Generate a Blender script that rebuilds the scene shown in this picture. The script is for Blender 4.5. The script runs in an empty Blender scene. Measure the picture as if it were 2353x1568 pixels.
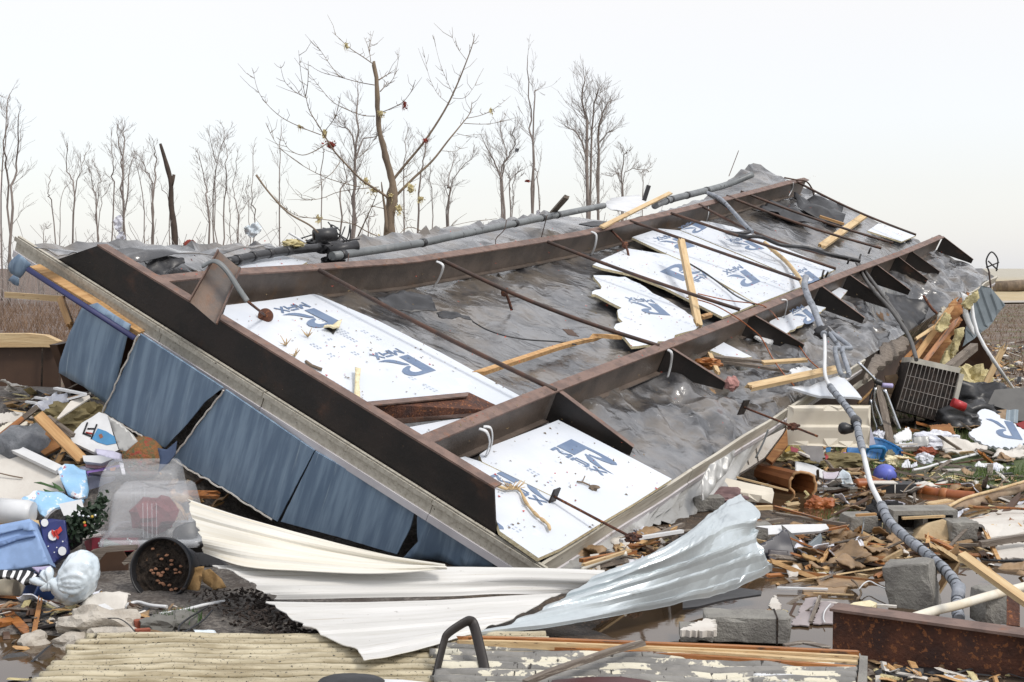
import bpy, bmesh, math, random
from mathutils import Vector, Matrix, noise
from mathutils.geometry import delaunay_2d_cdt

# ------------------------------------------------------------------ camera, sky, sun
scene = bpy.context.scene
TILT = math.radians(3.22); EYE = 1.75; FOC = 3000.0; CX, CY = 1176.5, 784.0
cam_d = bpy.data.cameras.new('camera'); cam = bpy.data.objects.new('camera', cam_d)
scene.collection.objects.link(cam); scene.camera = cam
cam.location = (0, 0, EYE); cam.rotation_euler = (math.radians(90) - TILT, 0, 0)
cam_d.sensor_width = 36; cam_d.lens = 36 * FOC / 2353; cam_d.clip_start = .05; cam_d.clip_end = 5000

world = bpy.data.worlds.new('World'); scene.world = world; world.use_nodes = True
SUN_EL, SUN_AZ = 50, 125          # azimuth clockwise from the viewing direction
def build_world():
    nt = world.node_tree; nt.nodes.clear(); N = nt.nodes.new; L = nt.links.new
    out = N('ShaderNodeOutputWorld'); sky = N('ShaderNodeTexSky'); sky.sky_type = 'NISHITA'; sky.sun_disc = False
    sky.sun_elevation = math.radians(SUN_EL); sky.sun_rotation = math.radians(SUN_AZ)
    b1 = N('ShaderNodeBackground'); b1.inputs[1].default_value = .05; L(sky.outputs[0], b1.inputs[0])
    # the cloud cover: pale at the horizon, brighter overhead
    tc = N('ShaderNodeTexCoord'); sx = N('ShaderNodeSeparateXYZ'); L(tc.outputs['Generated'], sx.inputs[0])
    rp = N('ShaderNodeValToRGB'); L(sx.outputs[2], rp.inputs[0]); e = rp.color_ramp.elements
    e[0].position = 0.0; e[0].color = (.60, .60, .63, 1); e[1].position = 1.0; e[1].color = (.80, .79, .78, 1)
    for z_, c_ in ((.06, (.64, .615, .61)), (.11, (.70, .675, .66)), (.20, (.765, .71, .655)), (.40, (.80, .78, .76))): m = e.new(z_); m.color = (*c_, 1)
    nz = N('ShaderNodeTexNoise'); nz.inputs['Scale'].default_value = 1.6; nz.inputs['Detail'].default_value = 4; L(tc.outputs['Generated'], nz.inputs['Vector'])
    mr = N('ShaderNodeMapRange'); mr.inputs[1].default_value = .3; mr.inputs[2].default_value = .7; mr.inputs[3].default_value = .975; mr.inputs[4].default_value = 1.02; L(nz.outputs[0], mr.inputs[0])
    mm = N('ShaderNodeMath'); mm.operation = 'MULTIPLY'; mm.inputs[1].default_value = 1.02; L(mr.outputs[0], mm.inputs[0])
    b2 = N('ShaderNodeBackground'); L(rp.outputs[0], b2.inputs[0]); L(mm.outputs[0], b2.inputs[1])
    ad = N('ShaderNodeAddShader'); L(b1.outputs[0], ad.inputs[0]); L(b2.outputs[0], ad.inputs[1]); L(ad.outputs[0], out.inputs[0])
build_world()
sun_d = bpy.data.lights.new('sun', 'SUN'); sun_d.energy = 2.0; sun_d.angle = math.radians(14); sun_d.color = (1, .95, .88)
sun = bpy.data.objects.new('sun', sun_d); scene.collection.objects.link(sun)
_a = math.radians(SUN_AZ + 0); _e = math.radians(SUN_EL)
_s = Vector((math.sin(_a) * math.cos(_e), math.cos(_a) * math.cos(_e), math.sin(_e)))
sun.rotation_euler = _s.to_track_quat('Z', 'Y').to_euler(); sun.location = _s * 30
vs = scene.view_settings; vs.view_transform = 'Standard'; vs.look = 'None'; vs.exposure = 0.1; vs.gamma = 1

# ------------------------------------------------------------------ measuring
FW = Vector((0, math.cos(TILT), -math.sin(TILT))); UPV = Vector((0, math.sin(TILT), math.cos(TILT))); RT = Vector((1, 0, 0)); EYEV = Vector((0, 0, EYE))
ZN = {'d': (1, 0, 0), 'A': (1/3, 0, 520.9), 'B': (1/3, 784.4, 520.9), 'C': (1/3, 1568.8, 337), 'D': (.3358, 0, 1041.7), 'E': (.3358, 784.4, 1041.7),
      'F': (1/3, 1568.8, 857.9), 'H': (1/3, 1568.8, 1164.3), 'T': (1/3, 0, 61.3), 'U': (.3321, 551.5, 61.3), 'L': (.1954, 0, 888.5), 'M': (.2771, 0, 1133.6),
      'N': (.1954, 1924.1, 766), 'J': (.23958, 1004.9, 955.9), 'K': (.3125, 490.2, 661.8), 'Q': (.2604, 1348, 490.2), 'R': (.5208, 588.2, 392.2),
      'S': (.15632, 1617.6, 980.4), 'W': (.15632, 1985.3, 980.4), 'X': (.4791, 1225.5, 1378.7), 'Y': (.17975, 1691.2, 1201)}
def zz(z, p):
    k, ox, oy = ZN[z]; return (ox + k * p[0], oy + k * p[1])
def ray(p): return RT * ((p[0] - CX) / FOC) + FW + UPV * ((CY - p[1]) / FOC)
def at_z(p, z=0.): d = ray(p); return EYEV + d * ((z - EYE) / d.z)
def at_y(p, Y): d = ray(p); return EYEV + d * (Y / d.y)
def on_plane(p, P0, n): d = ray(p); return EYEV + d * ((P0 - EYEV).dot(n) / d.dot(n))
def ss(a, b, x): t = min(1, max(0, (x - a) / (b - a))); return t * t * (3 - 2 * t)
def nz3(v, s=1., o=0.): return noise.noise(Vector(v) * s + Vector((o, o * 1.7, o * .3)))
def fbm(v, s=1., o=0., oct=3):
    r = 0; a = 1
    for i in range(oct): r += a * nz3(v, s, o + i * 7); s *= 2.1; a *= .5
    return r
def gz(x, y):
    z = .035 + .02 * fbm((x, y, 0), .9) + .012 * fbm((x, y, 3), 3.5)
    z += .82 * ss(7.25, 9.15, y + .2 * (x + 3)) * ss(-1.5, -2.4, x) * (1 - ss(9.6, 12.5, y))      # heap of household things
    z += .10 * ss(2.0, 3.0, x) * ss(11.5, 14, y) * (1 - ss(17, 22, y)) * ss(9, 6, abs(x))
    z -= .11 * ss(1.7, .2, ((x - 2.3) / 1.5) ** 2 + ((y - 6.9) / 1.25) ** 2)                        # puddles
    z -= .07 * ss(1.5, .2, ((x - 1.0) / .8) ** 2 + ((y - 6.25) / .45) ** 2)
    z -= .09 * ss(1.5, .2, ((x - 2.9) / 1.2) ** 2 + ((y - 9.6) / 1.0) ** 2)
    z -= .065 * ss(1.5, .3, ((x + 2.35) / .5) ** 2 + ((y - 5.75) / .5) ** 2)
    if y > 30: z += .5 * fbm((x, y, 0), .02, 5) * ss(30, 90, y)
    return z
def at_g(p, lift=0.):
    d = ray(p); t = 3.; st = .15
    while t < 400:
        q = EYEV + d * t
        if q.z < gz(q.x, q.y) + lift:
            lo, hi = t - st, t
            for _ in range(14):
                m = (lo + hi) / 2; q = EYEV + d * m
                if q.z < gz(q.x, q.y) + lift: hi = m
                else: lo = m
            return EYEV + d * hi
        st = .15 if t < 25 else t * .02; t += st
    return EYEV + d * 400
# the overturned floor: B = near corner, X along the home, Y across it, Z out of the underside
def _setup():
    v1 = Vector((-5359.6, -2810.8)); v2 = Vector((2878.8, 262.1))
    def dv(v): return (RT * (v.x - CX) - UPV * (v.y - CY) + FW * FOC).normalized()
    d1, d2 = dv(v1), dv(v2); d1 = (d1 - d2 * d1.dot(d2)).normalized(); n = d2.cross(d1).normalized()
    return d1, d2, n
D1, D2, NF = _setup()
FB = EYEV + ray((1240, 1300)) * 7.14814
WM = Matrix(((D2.x, D1.x, NF.x, FB.x), (D2.y, D1.y, NF.y, FB.y), (D2.z, D1.z, NF.z, FB.z), (0, 0, 0, 1)))
def lerp_tab(tab, x):
    for (a, b), (c, d) in zip(tab, tab[1:]):
        if x <= c: return b + (d - b) * max(0, (x - a) / (c - a))
    return tab[-1][1]
SAG = [(0, 0), (.8, -.04), (1.6, -.10), (3, -.19), (6.3, -.22), (9, -.15), (13, .03), (15, .05)]
def sag(s, t): return lerp_tab(SAG, t) * max(0, min(1.5, (s - .95) / 2.15)) - .50 * max(0, (s - 3.15) / 1.05) * ss(7.0, 10.5, t) * ss(14.7, 12.8, t)
def fl(s, t, h=0.): return FB + D1 * s + D2 * t + NF * (h + sag(s, t))
def at_f(p, h=0.):
    e = 0
    for _ in range(6):
        q = on_plane(p, FB + NF * (h + e), NF); r = q - FB; e = sag(r.dot(D1), r.dot(D2))
    return q
def st_of(p, h=0.): r = at_f(p, h) - FB; return r.dot(D1), r.dot(D2)
def placer(zone, spec, pts):
    """a function from zoom coordinates to a world point on one real surface"""
    k = spec[0]
    P = [zz(zone, p) for p in pts]
    if k == 'f': return lambda p: at_f(zz(zone, p), spec[1])
    if k == 'g': return lambda p: at_g(zz(zone, p), spec[1])
    if k == 'z': return lambda p: at_z(zz(zone, p), spec[1])
    if k == 'y': return lambda p: at_y(zz(zone, p), spec[1])
    if k == 'l':      # leaning: its lowest point touches the ground
        low = max(P, key=lambda q: q[1]); P0 = at_g(low, spec[1]); t = math.radians(spec[2]); a = math.radians(spec[3] if len(spec) > 3 else 0)
        n = Vector((math.sin(a) * math.sin(t), -math.cos(a) * math.sin(t), math.cos(t)))
    elif k == 'n':    # plane at a distance, tilted
        c = (sum(q[0] for q in P) / len(P), sum(q[1] for q in P) / len(P)); P0 = at_y(c, spec[1]); t = math.radians(spec[2]); a = math.radians(spec[3] if len(spec) > 3 else 0)
        n = Vector((math.sin(a) * math.sin(t), -math.cos(a) * math.sin(t), math.cos(t)))
    elif k == 'p': P0, n = spec[1], spec[2]
    return lambda p: on_plane(zz(zone, p), P0, n)

# ------------------------------------------------------------------ meshes
col = scene.collection; FR = {}
class MB:
    def __init__(s): s.v = []; s.f = []; s.m = []; s.uv = {}; s.sm = []
    def add(s, vs, fs, mi=0, uv=None, sm=False):
        o = len(s.v); s.v += [Vector(v) for v in vs]
        for f in fs: s.f.append([i + o for i in f]); s.m.append(mi); s.sm.append(sm)
        if uv:
            for i, u in enumerate(uv): s.uv[o + i] = u
        return s
    def box(s, c, ax, ay, az, hx, hy, hz, mi=0, taper=1.):
        c = Vector(c); vs = []
        for k in (-1, 1):
            tp = taper if k > 0 else 1
            for (i, j) in ((-1, -1), (1, -1), (1, 1), (-1, 1)): vs.append(c + ax * (i * hx * tp) + ay * (j * hy * tp) + az * (k * hz))
        return s.add(vs, [(3, 2, 1, 0), (4, 5, 6, 7), (0, 1, 5, 4), (1, 2, 6, 5), (2, 3, 7, 6), (3, 0, 4, 7)], mi)
    def hexa(s, q, mi=0):      # 8 corners: 4 of one face, 4 of the opposite
        return s.add(q, [(3, 2, 1, 0), (4, 5, 6, 7), (0, 1, 5, 4), (1, 2, 6, 5), (2, 3, 7, 6), (3, 0, 4, 7)], mi)
    def slab(s, q, n, th, mi=0):   # flat polygon q thickened along n
        n = Vector(n); k = len(q); a = [Vector(p) for p in q]; b = [p - n * th for p in a]
        fs = [tuple(range(k)), tuple(reversed(range(k, 2 * k)))] + [(i, k + i, k + (i + 1) % k, (i + 1) % k) for i in range(k)]
        return s.add(a + b, fs, mi)
    def tube(s, pts, r, n=8, mi=0, cap=True, sm=True, flat=1.):
        pts = [Vector(p) for p in pts]; m = len(pts)
        if not hasattr(r, '__len__'): r = [r] * m
        t0 = (pts[1] - pts[0]).normalized(); a = t0.orthogonal().normalized(); vs = []
        for i, p in enumerate(pts):
            t = (pts[min(i + 1, m - 1)] - pts[max(i - 1, 0)])
            t = t.normalized() if t.length > 1e-9 else t0
            a = (a - t * a.dot(t)); a = a.normalized() if a.length > 1e-6 else t.orthogonal().normalized(); b = t.cross(a)
            for j in range(n):
                w = 2 * math.pi * j / n; vs.append(p + a * (math.cos(w) * r[i]) + b * (math.sin(w) * r[i] * flat))
        fs = [(i * n + j, i * n + (j + 1) % n, (i + 1) * n + (j + 1) % n, (i + 1) * n + j) for i in range(m - 1) for j in range(n)]
        s.add(vs, fs, mi, sm=sm)
        if cap:
            o = len(s.v) - len(vs); s.f.append([o + j for j in reversed(range(n))]); s.m.append(mi); s.sm.append(False)
            s.f.append([o + (m - 1) * n + j for j in range(n)]); s.m.append(mi); s.sm.append(False)
        return s
    def lathe(s, O, ax, prof, n=28, mi=0, sm=True, sq=(1, 1), rx=None):
        ax = Vector(ax).normalized(); a = Vector(rx).normalized() if rx is not None else ax.orthogonal().normalized(); a = (a - ax * a.dot(ax)).normalized(); b = ax.cross(a); vs = []
        for (r, h) in prof:
            for j in range(n): w = 2 * math.pi * j / n; vs.append(Vector(O) + ax * h + a * (r * math.cos(w) * sq[0]) + b * (r * math.sin(w) * sq[1]))
        m = len(prof)
        fs = [(i * n + j, i * n + (j + 1) % n, (i + 1) * n + (j + 1) % n, (i + 1) * n + j) for i in range(m - 1) for j in range(n)]
        return s.add(vs, fs, mi, sm=sm)
    def blob(s, c, r, sub=3, amp=.25, sc=1.5, seed=0, mi=0, sm=False, ax=None, sharp=False):
        bm = bmesh.new(); bmesh.ops.create_icosphere(bm, subdivisions=sub, radius=1); vs = []
        R = ax or Matrix.Identity(3)
        for v in bm.verts:
            d = v.co.normalized(); k = 1 + amp * fbm(d, sc, seed * 3.1 + 1, 4)
            if sharp: k = 1 + amp * (1 - 2 * abs(nz3(d, sc, seed * 3.1))) - amp * .6 + .3 * amp * nz3(d, sc * 3, seed)
            vs.append(Vector(c) + R @ Vector((d.x * r[0] * k, d.y * r[1] * k, d.z * r[2] * k)))
        fs = [[v.index for v in f.verts] for f in bm.faces]; bm.free()
        return s.add(vs, fs, mi, sm=sm)
    def grid(s, rows, mi=0, sm=True, uv=None, th=0, closed=False):
        nr, nc = len(rows), len(rows[0]); vs = [p for r in rows for p in r]
        fs = [(i * nc + j, i * nc + j + 1, (i + 1) * nc + j + 1, (i + 1) * nc + j) for i in range(nr - 1) for j in range(nc - 1)]
        u = uv or [(j / (nc - 1), i / (nr - 1)) for i in range(nr) for j in range(nc)]
        s.add(vs, fs, mi, u, sm)
        if th:
            nn = []
            for i in range(nr):
                for j in range(nc):
                    a = Vector(rows[min(i + 1, nr - 1)][j]) - Vector(rows[max(i - 1, 0)][j]); b = Vector(rows[i][min(j + 1, nc - 1)]) - Vector(rows[i][max(j - 1, 0)])
                    q = b.cross(a); nn.append(q.normalized() if q.length > 1e-12 else Vector((0, 0, 1)))
            vb = [Vector(p) - n * th for p, n in zip(vs, nn)]
            s.add(vb, [tuple(reversed(f)) for f in fs], mi, u, sm); o = len(s.v) - 2 * len(vs); k = len(vs)
            ring = [j for j in range(nc)] + [i * nc + nc - 1 for i in range(1, nr)] + [(nr - 1) * nc + j for j in reversed(range(nc - 1))] + [i * nc for i in reversed(range(1, nr - 1))]
            for a, b in zip(ring, ring[1:] + ring[:1]): s.f.append([o + a, o + k + a, o + k + b, o + b]); s.m.append(mi); s.sm.append(False)
        return s

def finish(name, mb, mats, parent=None, frame=None):
    if not isinstance(mats, (list, tuple)): mats = [mats]
    me = bpy.data.meshes.new(name)
    if parent is not None: inv = FR[parent].inverted(); F = None
    else:
        if frame is None:
            k = len(mb.v); zmin = min(v.z for v in mb.v); frame = Matrix.Translation((sum(v.x for v in mb.v) / k, sum(v.y for v in mb.v) / k, zmin))
        F = frame; inv = frame.inverted()
    me.from_pydata([tuple(inv @ v) for v in mb.v], [], mb.f)
    for m in mats: me.materials.append(m)
    me.polygons.foreach_set('material_index', mb.m); me.polygons.foreach_set('use_smooth', mb.sm)
    if mb.uv:
        ul = me.uv_layers.new(name='UVMap'); ar = []
        for lp in me.loops: ar += mb.uv.get(lp.vertex_index, (0, 0))
        ul.data.foreach_set('uv', ar)
    me.validate(); me.update()
    o = bpy.data.objects.new(name, me); col.objects.link(o)
    if parent is not None: o.parent = parent; FR[o] = FR[parent]
    else: o.matrix_world = F; FR[o] = F
    return o
def tag(o, label=None, cat=None, group=None, kind=None):
    if label: o['label'] = label
    if cat: o['category'] = cat
    if group: o['group'] = group
    if kind: o['kind'] = kind
    return o
def thing(name, label, cat, frame, group=None):
    o = bpy.data.objects.new(name, None); col.objects.link(o); o.empty_display_size = .1
    if not isinstance(frame, Matrix): frame = Matrix.Translation(frame)
    o.matrix_world = frame; FR[o] = frame
    return tag(o, label, cat, group)
def one(name, label, cat, mb, mats, group=None, frame=None): return tag(finish(name, mb, mats, None, frame), label, cat, group)
def spline(pts, k=6):
    P = [Vector(p) for p in pts]; out = []
    for i in range(len(P) - 1):
        a, b, c, d = P[max(i - 1, 0)], P[i], P[i + 1], P[min(i + 2, len(P) - 1)]
        for j in range(k):
            t = j / k; out.append(.5 * ((2 * b) + (c - a) * t + (2 * a - 5 * b + 4 * c - d) * t * t + (3 * b - a - 3 * c + d) * t ** 3))
    return out + [P[-1]]
def rib_trap(x): x %= 1; return 0 if x < .55 else (x - .55) / .1 if x < .65 else 1 if x < .9 else (1 - x) / .1
def rib_sin(x): return .5 + .5 * math.sin(2 * math.pi * x)
def rib_lap(x): x %= 1; return x if x < .9 else (1 - x) * 9
def sheet(mb, P3, th=.008, space=None, jag=0, crumple=0, cscale=2., ribs=None, seed=0, mi=0, bend=None, sm=None, up=None):
    """a thin plate with outline P3 (nearly planar), meshed finely so that it can be bent, torn and ribbed"""
    P3 = [Vector(p) for p in P3]; c = sum(P3, Vector()) / len(P3); n = Vector()
    for a, b in zip(P3, P3[1:] + P3[:1]): n += (a - c).cross(b - c)
    n.normalize()
    if n.dot(EYEV - c) < 0: n = -n
    if up is not None: ex = (Vector(up) - n * Vector(up).dot(n)).normalized()
    else: ex = max(((b - a) for a, b in zip(P3, P3[1:] + P3[:1])), key=lambda e: e.length).normalized(); ex = (ex - n * ex.dot(n)).normalized()
    ey = n.cross(ex); P2 = [((p - c).dot(ex), (p - c).dot(ey)) for p in P3]; off = [(p - c).dot(n) for p in P3]
    size = max(max(abs(q[0]), abs(q[1])) for q in P2) * 2
    if space is None: space = size / 14
    rnd = random.Random(seed * 77 + 5); pts = []; oo = []
    for i, (a, b) in enumerate(zip(P2, P2[1:] + P2[:1])):
        L = math.hypot(b[0] - a[0], b[1] - a[1]); k = max(1, int(L / space)) * (2 if jag else 1)
        for j in range(k):
            t = j / k; x, y = a[0] + (b[0] - a[0]) * t, a[1] + (b[1] - a[1]) * t
            if jag and j: w = rnd.uniform(-jag, jag); x -= (b[1] - a[1]) / L * w; y += (b[0] - a[0]) / L * w
            pts.append(Vector((x, y))); oo.append(off[i] * (1 - t) + off[(i + 1) % len(P2)] * t)
    nb = len(pts); xs = [p.x for p in pts]; ys = [p.y for p in pts]
    def inside(x, y):
        r = False
        for a, b in zip(pts, pts[1:nb] + pts[:1]):
            if (a.y > y) != (b.y > y) and x < (b.x - a.x) * (y - a.y) / (b.y - a.y) + a.x: r = not r
        return r
    allp = list(pts); sx = space; sy = space
    if ribs: sy = min(space, ribs[1] / 7)
    y = min(ys) + sy * .5
    while y < max(ys):
        x = min(xs) + sx * .5
        while x < max(xs):
            q = (x + (0 if ribs else rnd.uniform(-.2, .2) * sx), y)
            if inside(*q) and min((p.x - q[0]) ** 2 + (p.y - q[1]) ** 2 for p in pts) > (.35 * min(sx, sy)) ** 2: allp.append(Vector(q))
            x += sx
        y += sy
    V, _, Fc, _, _, _ = delaunay_2d_cdt(allp, [], [list(range(nb))], 1, 1e-6)
    out = []; uvs = []; m0 = len(oo); avg = sum(oo) / m0
    for v in V:
        if max(abs(w) for w in oo) > 1e-4:
            sw = 0; so = 0
            for p, w in zip(pts, oo): q = 1 / ((p.x - v.x) ** 2 + (p.y - v.y) ** 2 + 1e-7) ** 1.5; sw += q; so += q * w
            h = so / sw
        else: h = 0
        if crumple: h += crumple * (fbm((v.x, v.y, seed * 1.3), cscale, seed, 3) + .6 * (abs(nz3((v.x, v.y, seed), cscale * 1.7)) - .3))
        if bend: h += bend(v.x / size, v.y / size) * size
        if ribs: h += ribs[2] * ribs[0](v.y / ribs[1] + .37 * seed)
        out.append(c + ex * v.x + ey * v.y + n * h); uvs.append((v.x, v.y))
    fs = []
    for f in Fc:
        f = list(f); a, b, d = [V[i] for i in f[:3]]
        if (b - a).cross(d - a) < 0: f.reverse()
        fs.append(f)
    k = len(out); ed = {}
    for f in fs:
        for a, b in zip(f, f[1:] + f[:1]): ed[(a, b)] = 1
    bd = [(a, b) for (a, b) in ed if (b, a) not in ed]
    smooth = (crumple > 0 or bend is not None) if sm is None else sm
    mb.add(out, fs, mi, uvs, smooth); o = len(mb.v) - k
    mb.add([p - n * th for p in out], [list(reversed(f)) for f in fs], mi, uvs, smooth)
    for a, b in bd: mb.f.append([o + b, o + a, o + k + a, o + k + b]); mb.m.append(mi); mb.sm.append(False)
    return mb
def S(name, label, cat, zone, pts, spec, mat, group=None, **kw):
    pl = placer(zone, spec, pts); mb = MB(); sheet(mb, [pl(p) for p in pts], **kw); return one(name, label, cat, mb, mat, group)
def plank_mb(mb, a, b, w, th, up=None, jag=(.0, .0), seed=0, mi=0, nx=10, warp=0):
    a, b = Vector(a), Vector(b); x = (b - a).normalized(); u = Vector(up) if up is not None else Vector((0, 0, 1))
    y = u.cross(x); y = y.normalized() if y.length > 1e-4 else x.orthogonal().normalized(); z = x.cross(y); L = (b - a).length; rnd = random.Random(seed + 3)
    ny = 5 if max(jag) else 1; vs = []; 
    for k in (-1, 1):
        for i in range(nx + 1):
            for j in range(ny + 1):
                t = i / nx; xx = t * L
                if i == 0: xx += rnd.uniform(0, jag[0])
                if i == nx: xx -= rnd.uniform(0, jag[1])
                vs.append(a + x * xx + y * ((j / ny - .5) * w) + z * (k * th / 2 + warp * math.sin(math.pi * t) + (warp * .4 * nz3((t * 3, seed, 0)) if warp else 0)))
    N = (nx + 1) * (ny + 1); R = ny + 1; fs = []
    for i in range(nx):
        for j in range(ny):
            q = [i * R + j, i * R + j + 1, (i + 1) * R + j + 1, (i + 1) * R + j]; fs.append([N + e for e in reversed(q)]); fs.append(q)
    ring = [j for j in range(R)] + [i * R + ny for i in range(1, nx + 1)] + [nx * R + j for j in reversed(range(ny))] + [i * R for i in reversed(range(1, nx))]
    for p, q in zip(ring, ring[1:] + ring[:1]): fs.append([q, p, N + p, N + q])
    mb.add(vs, fs, mi); fr = Matrix.Identity(4)
    for r in range(3): fr[r][0] = x[r]; fr[r][1] = y[r]; fr[r][2] = z[r]; fr[r][3] = a[r]
    return fr
def PL(name, label, cat, zone, p, q, sp, sq, wpx, thpx, mat, group=None, up=None, jag=(.0, .0), seed=0, warp=0):
    """a board between two points, its width and thickness measured in the photograph at its real distance"""
    a = placer(zone, sp, [p])(p); b = placer(zone, sq, [q])(q); k = ZN[zone][0] / FOC * ((a.y + b.y) / 2); mb = MB()
    fr = plank_mb(mb, a, b, wpx * k, thpx * k, up, (jag[0] * k, jag[1] * k), seed, warp=warp)
    return one(name, label, cat, mb, mat, group, fr)
def TB(name, label, cat, zone, pts, specs, rpx, mat, group=None, n=8, k=5, flat=1.):
    if not isinstance(specs, list): specs = [specs] * len(pts)
    P = [placer(zone, s, [p])(p) for p, s in zip(pts, specs)]; r = rpx * ZN[zone][0] / FOC * (sum(p.y for p in P) / len(P)); mb = MB(); mb.tube(spline(P, k), r, n, flat=flat)
    return one(name, label, cat, mb, mat, group)
# ------------------------------------------------------------------ materials
MATS = {}
def mat(name, c1, c2=None, rough=.6, scale=5., bump=0., bscale=40., metal=0., dirt=None, dscale=6., damt=.4, stretch=(1, 1, 1), coord='Object', trans=0., spec=.5, lo=.38, hi=.62, dstretch=None, dsoft=.06, dirt2=None, d2scale=20., d2amt=.3, rough2=None, rot=(0, 0, 0), alpha=1., sub=0., d2coord=None, coat=0.):
    m = bpy.data.materials.new(name); m.use_nodes = True; nt = m.node_tree; N = nt.nodes.new; L = nt.links.new; b = nt.nodes['Principled BSDF']
    b.inputs['Roughness'].default_value = rough; b.inputs['Metallic'].default_value = metal; b.inputs['Specular IOR Level'].default_value = spec
    if trans: b.inputs['Transmission Weight'].default_value = trans
    if alpha < 1: b.inputs['Alpha'].default_value = alpha
    if coat: b.inputs['Coat Weight'].default_value = coat; b.inputs['Coat Roughness'].default_value = .14; b.inputs['Coat IOR'].default_value = 1.6
    tc = N('ShaderNodeTexCoord'); mp = N('ShaderNodeMapping'); mp.inputs['Scale'].default_value = stretch; mp.inputs['Rotation'].default_value = rot; L(tc.outputs[coord], mp.inputs[0])
    def nzn(sc, vec, det=6): 
        n = N('ShaderNodeTexNoise'); n.inputs['Scale'].default_value = sc; n.inputs['Detail'].default_value = det; n.inputs['Roughness'].default_value = .62; L(vec, n.inputs['Vector']); return n.outputs[0]
    def mixc(fac, a, bb):
        x = N('ShaderNodeMix'); x.data_type = 'RGBA'; L(fac, x.inputs[0])
        for s, i in ((a, 6), (bb, 7)):
            if hasattr(s, 'links'): L(s, x.inputs[i])
            else: x.inputs[i].default_value = (*s, 1)
        return x.outputs[2]
    def rng(v, a, bb, o0=0., o1=1.):
        r = N('ShaderNodeMapRange'); r.inputs[1].default_value = a; r.inputs[2].default_value = bb; r.inputs[3].default_value = o0; r.inputs[4].default_value = o1; r.interpolation_type = 'SMOOTHSTEP'; L(v, r.inputs[0]); return r.outputs[0]
    if c2 is None: c2 = tuple(x * .82 for x in c1)
    f = nzn(scale, mp.outputs[0]); c = mixc(rng(f, lo, hi), c1, c2)
    if dirt:
        v = mp.outputs[0]
        if dstretch: m2 = N('ShaderNodeMapping'); m2.inputs['Scale'].default_value = dstretch; m2.inputs['Rotation'].default_value = rot; m2.inputs['Location'].default_value = (3, 7, 1); L(tc.outputs[coord], m2.inputs[0]); v = m2.outputs[0]
        th = .72 - damt * .5; f2 = rng(nzn(dscale, v), th, th + dsoft); c = mixc(f2, c, dirt)
    if dirt2: th = .72 - d2amt * .5; c = mixc(rng(nzn(d2scale, tc.outputs[d2coord or coord]), th, th + .04), c, dirt2)
    L(c, b.inputs['Base Color'])
    if rough2 is not None: L(rng(f, lo, hi, rough, rough2), b.inputs['Roughness'])
    if bump:
        bp = N('ShaderNodeBump'); bp.inputs['Strength'].default_value = bump; bp.inputs['Distance'].default_value = .02; L(nzn(bscale, mp.outputs[0], 5), bp.inputs['Height']); L(bp.outputs[0], b.inputs['Normal'])
    return m
m_wrap = mat('belly_wrap', (.028, .028, .031), (.125, .122, .123), rough=.34, rough2=.5, scale=2.4, lo=.40, hi=.62, bump=.15, coat=1., bscale=26, dirt=(.125, .105, .085), dscale=1.9, damt=.52, dsoft=.16, dirt2=(.24, .235, .23), d2scale=9, d2amt=.14)
m_deck = mat('deck_wood', (.30, .19, .10), (.16, .09, .045), rough=.8, scale=6, bump=.3)
m_foam = mat('foam_board', (.66, .69, .74), (.60, .64, .70), rough=.45, scale=1.5, dirt=(.40, .36, .31), dscale=13, damt=.09, dsoft=.12, dirt2=(.68, .70, .74), d2scale=2.2, d2amt=.16)
m_foamedge = mat('foam_core', (.78, .70, .48), (.66, .57, .36), rough=.9, scale=30, bump=.5)
m_blue = mat('logo_ink', (.125, .18, .29), (.16, .22, .33), rough=.5, scale=6, dirt=(.35, .40, .48), dscale=40, damt=.12)
m_steel = mat('rail_steel', (.135, .105, .086), (.08, .063, .052), rough=.45, scale=3, bump=.15, bscale=60, dirt=(.13, .085, .055), dscale=4, damt=.35, dsoft=.2, dirt2=(.40, .37, .32), d2scale=50, d2amt=.06, stretch=(1, 1, 1))
m_flange = mat('rusty_flange', (.20, .13, .105), (.13, .085, .07), rough=.65, scale=9, bump=.2, dirt=(.24, .10, .05), dscale=10, damt=.3, dsoft=.2)
m_dark = mat('dark_steel', (.012, .010, .0095), (.022, .016, .014), rough=.5, scale=4, dirt=(.10, .045, .025), dscale=3, damt=.28, dsoft=.25, bump=.1, dirt2=(.3, .2, .12), d2scale=60, d2amt=.03)
m_rust = mat('rust', (.13, .05, .028), (.07, .03, .02), rough=.85, scale=9, bump=.7, bscale=60, dirt=(.05, .03, .028), dscale=5, damt=.45, dsoft=.2, dirt2=(.26, .10, .04), d2scale=40, d2amt=.3)
m_bracket = mat('bracket_steel', (.25, .18, .14), (.17, .15, .14), rough=.55, scale=5, dirt=(.28, .13, .06), dscale=6, damt=.4, dsoft=.25, bump=.15)
m_rod = mat('rod_steel', (.045, .028, .022), (.085, .04, .025), rough=.6, scale=8)
m_rim = mat('rim_vinyl', (.50, .47, .40), (.40, .37, .31), rough=.6, scale=2, stretch=(1, 14, 14), dirt=(.26, .22, .16), dscale=4, damt=.35, dsoft=.2, dirt2=(.06, .05, .04), d2scale=26, d2amt=.10)
m_rimlow = mat('rim_flange_paint', (.60, .58, .60), (.50, .48, .50), rough=.5, scale=3, dirt=(.35, .3, .26), dscale=6, damt=.25, dsoft=.2)
m_panel = mat('blue_panel', (.135, .20, .29), (.235, .325, .43), rough=.42, scale=2.4, stretch=(1, 7, .6), lo=.40, hi=.66, dirt=(.34, .42, .50), dscale=3.2, damt=.22, dsoft=.14, dstretch=(1, 16, .55))  # pale streaks down the panel: reflections put into its colour
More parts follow.
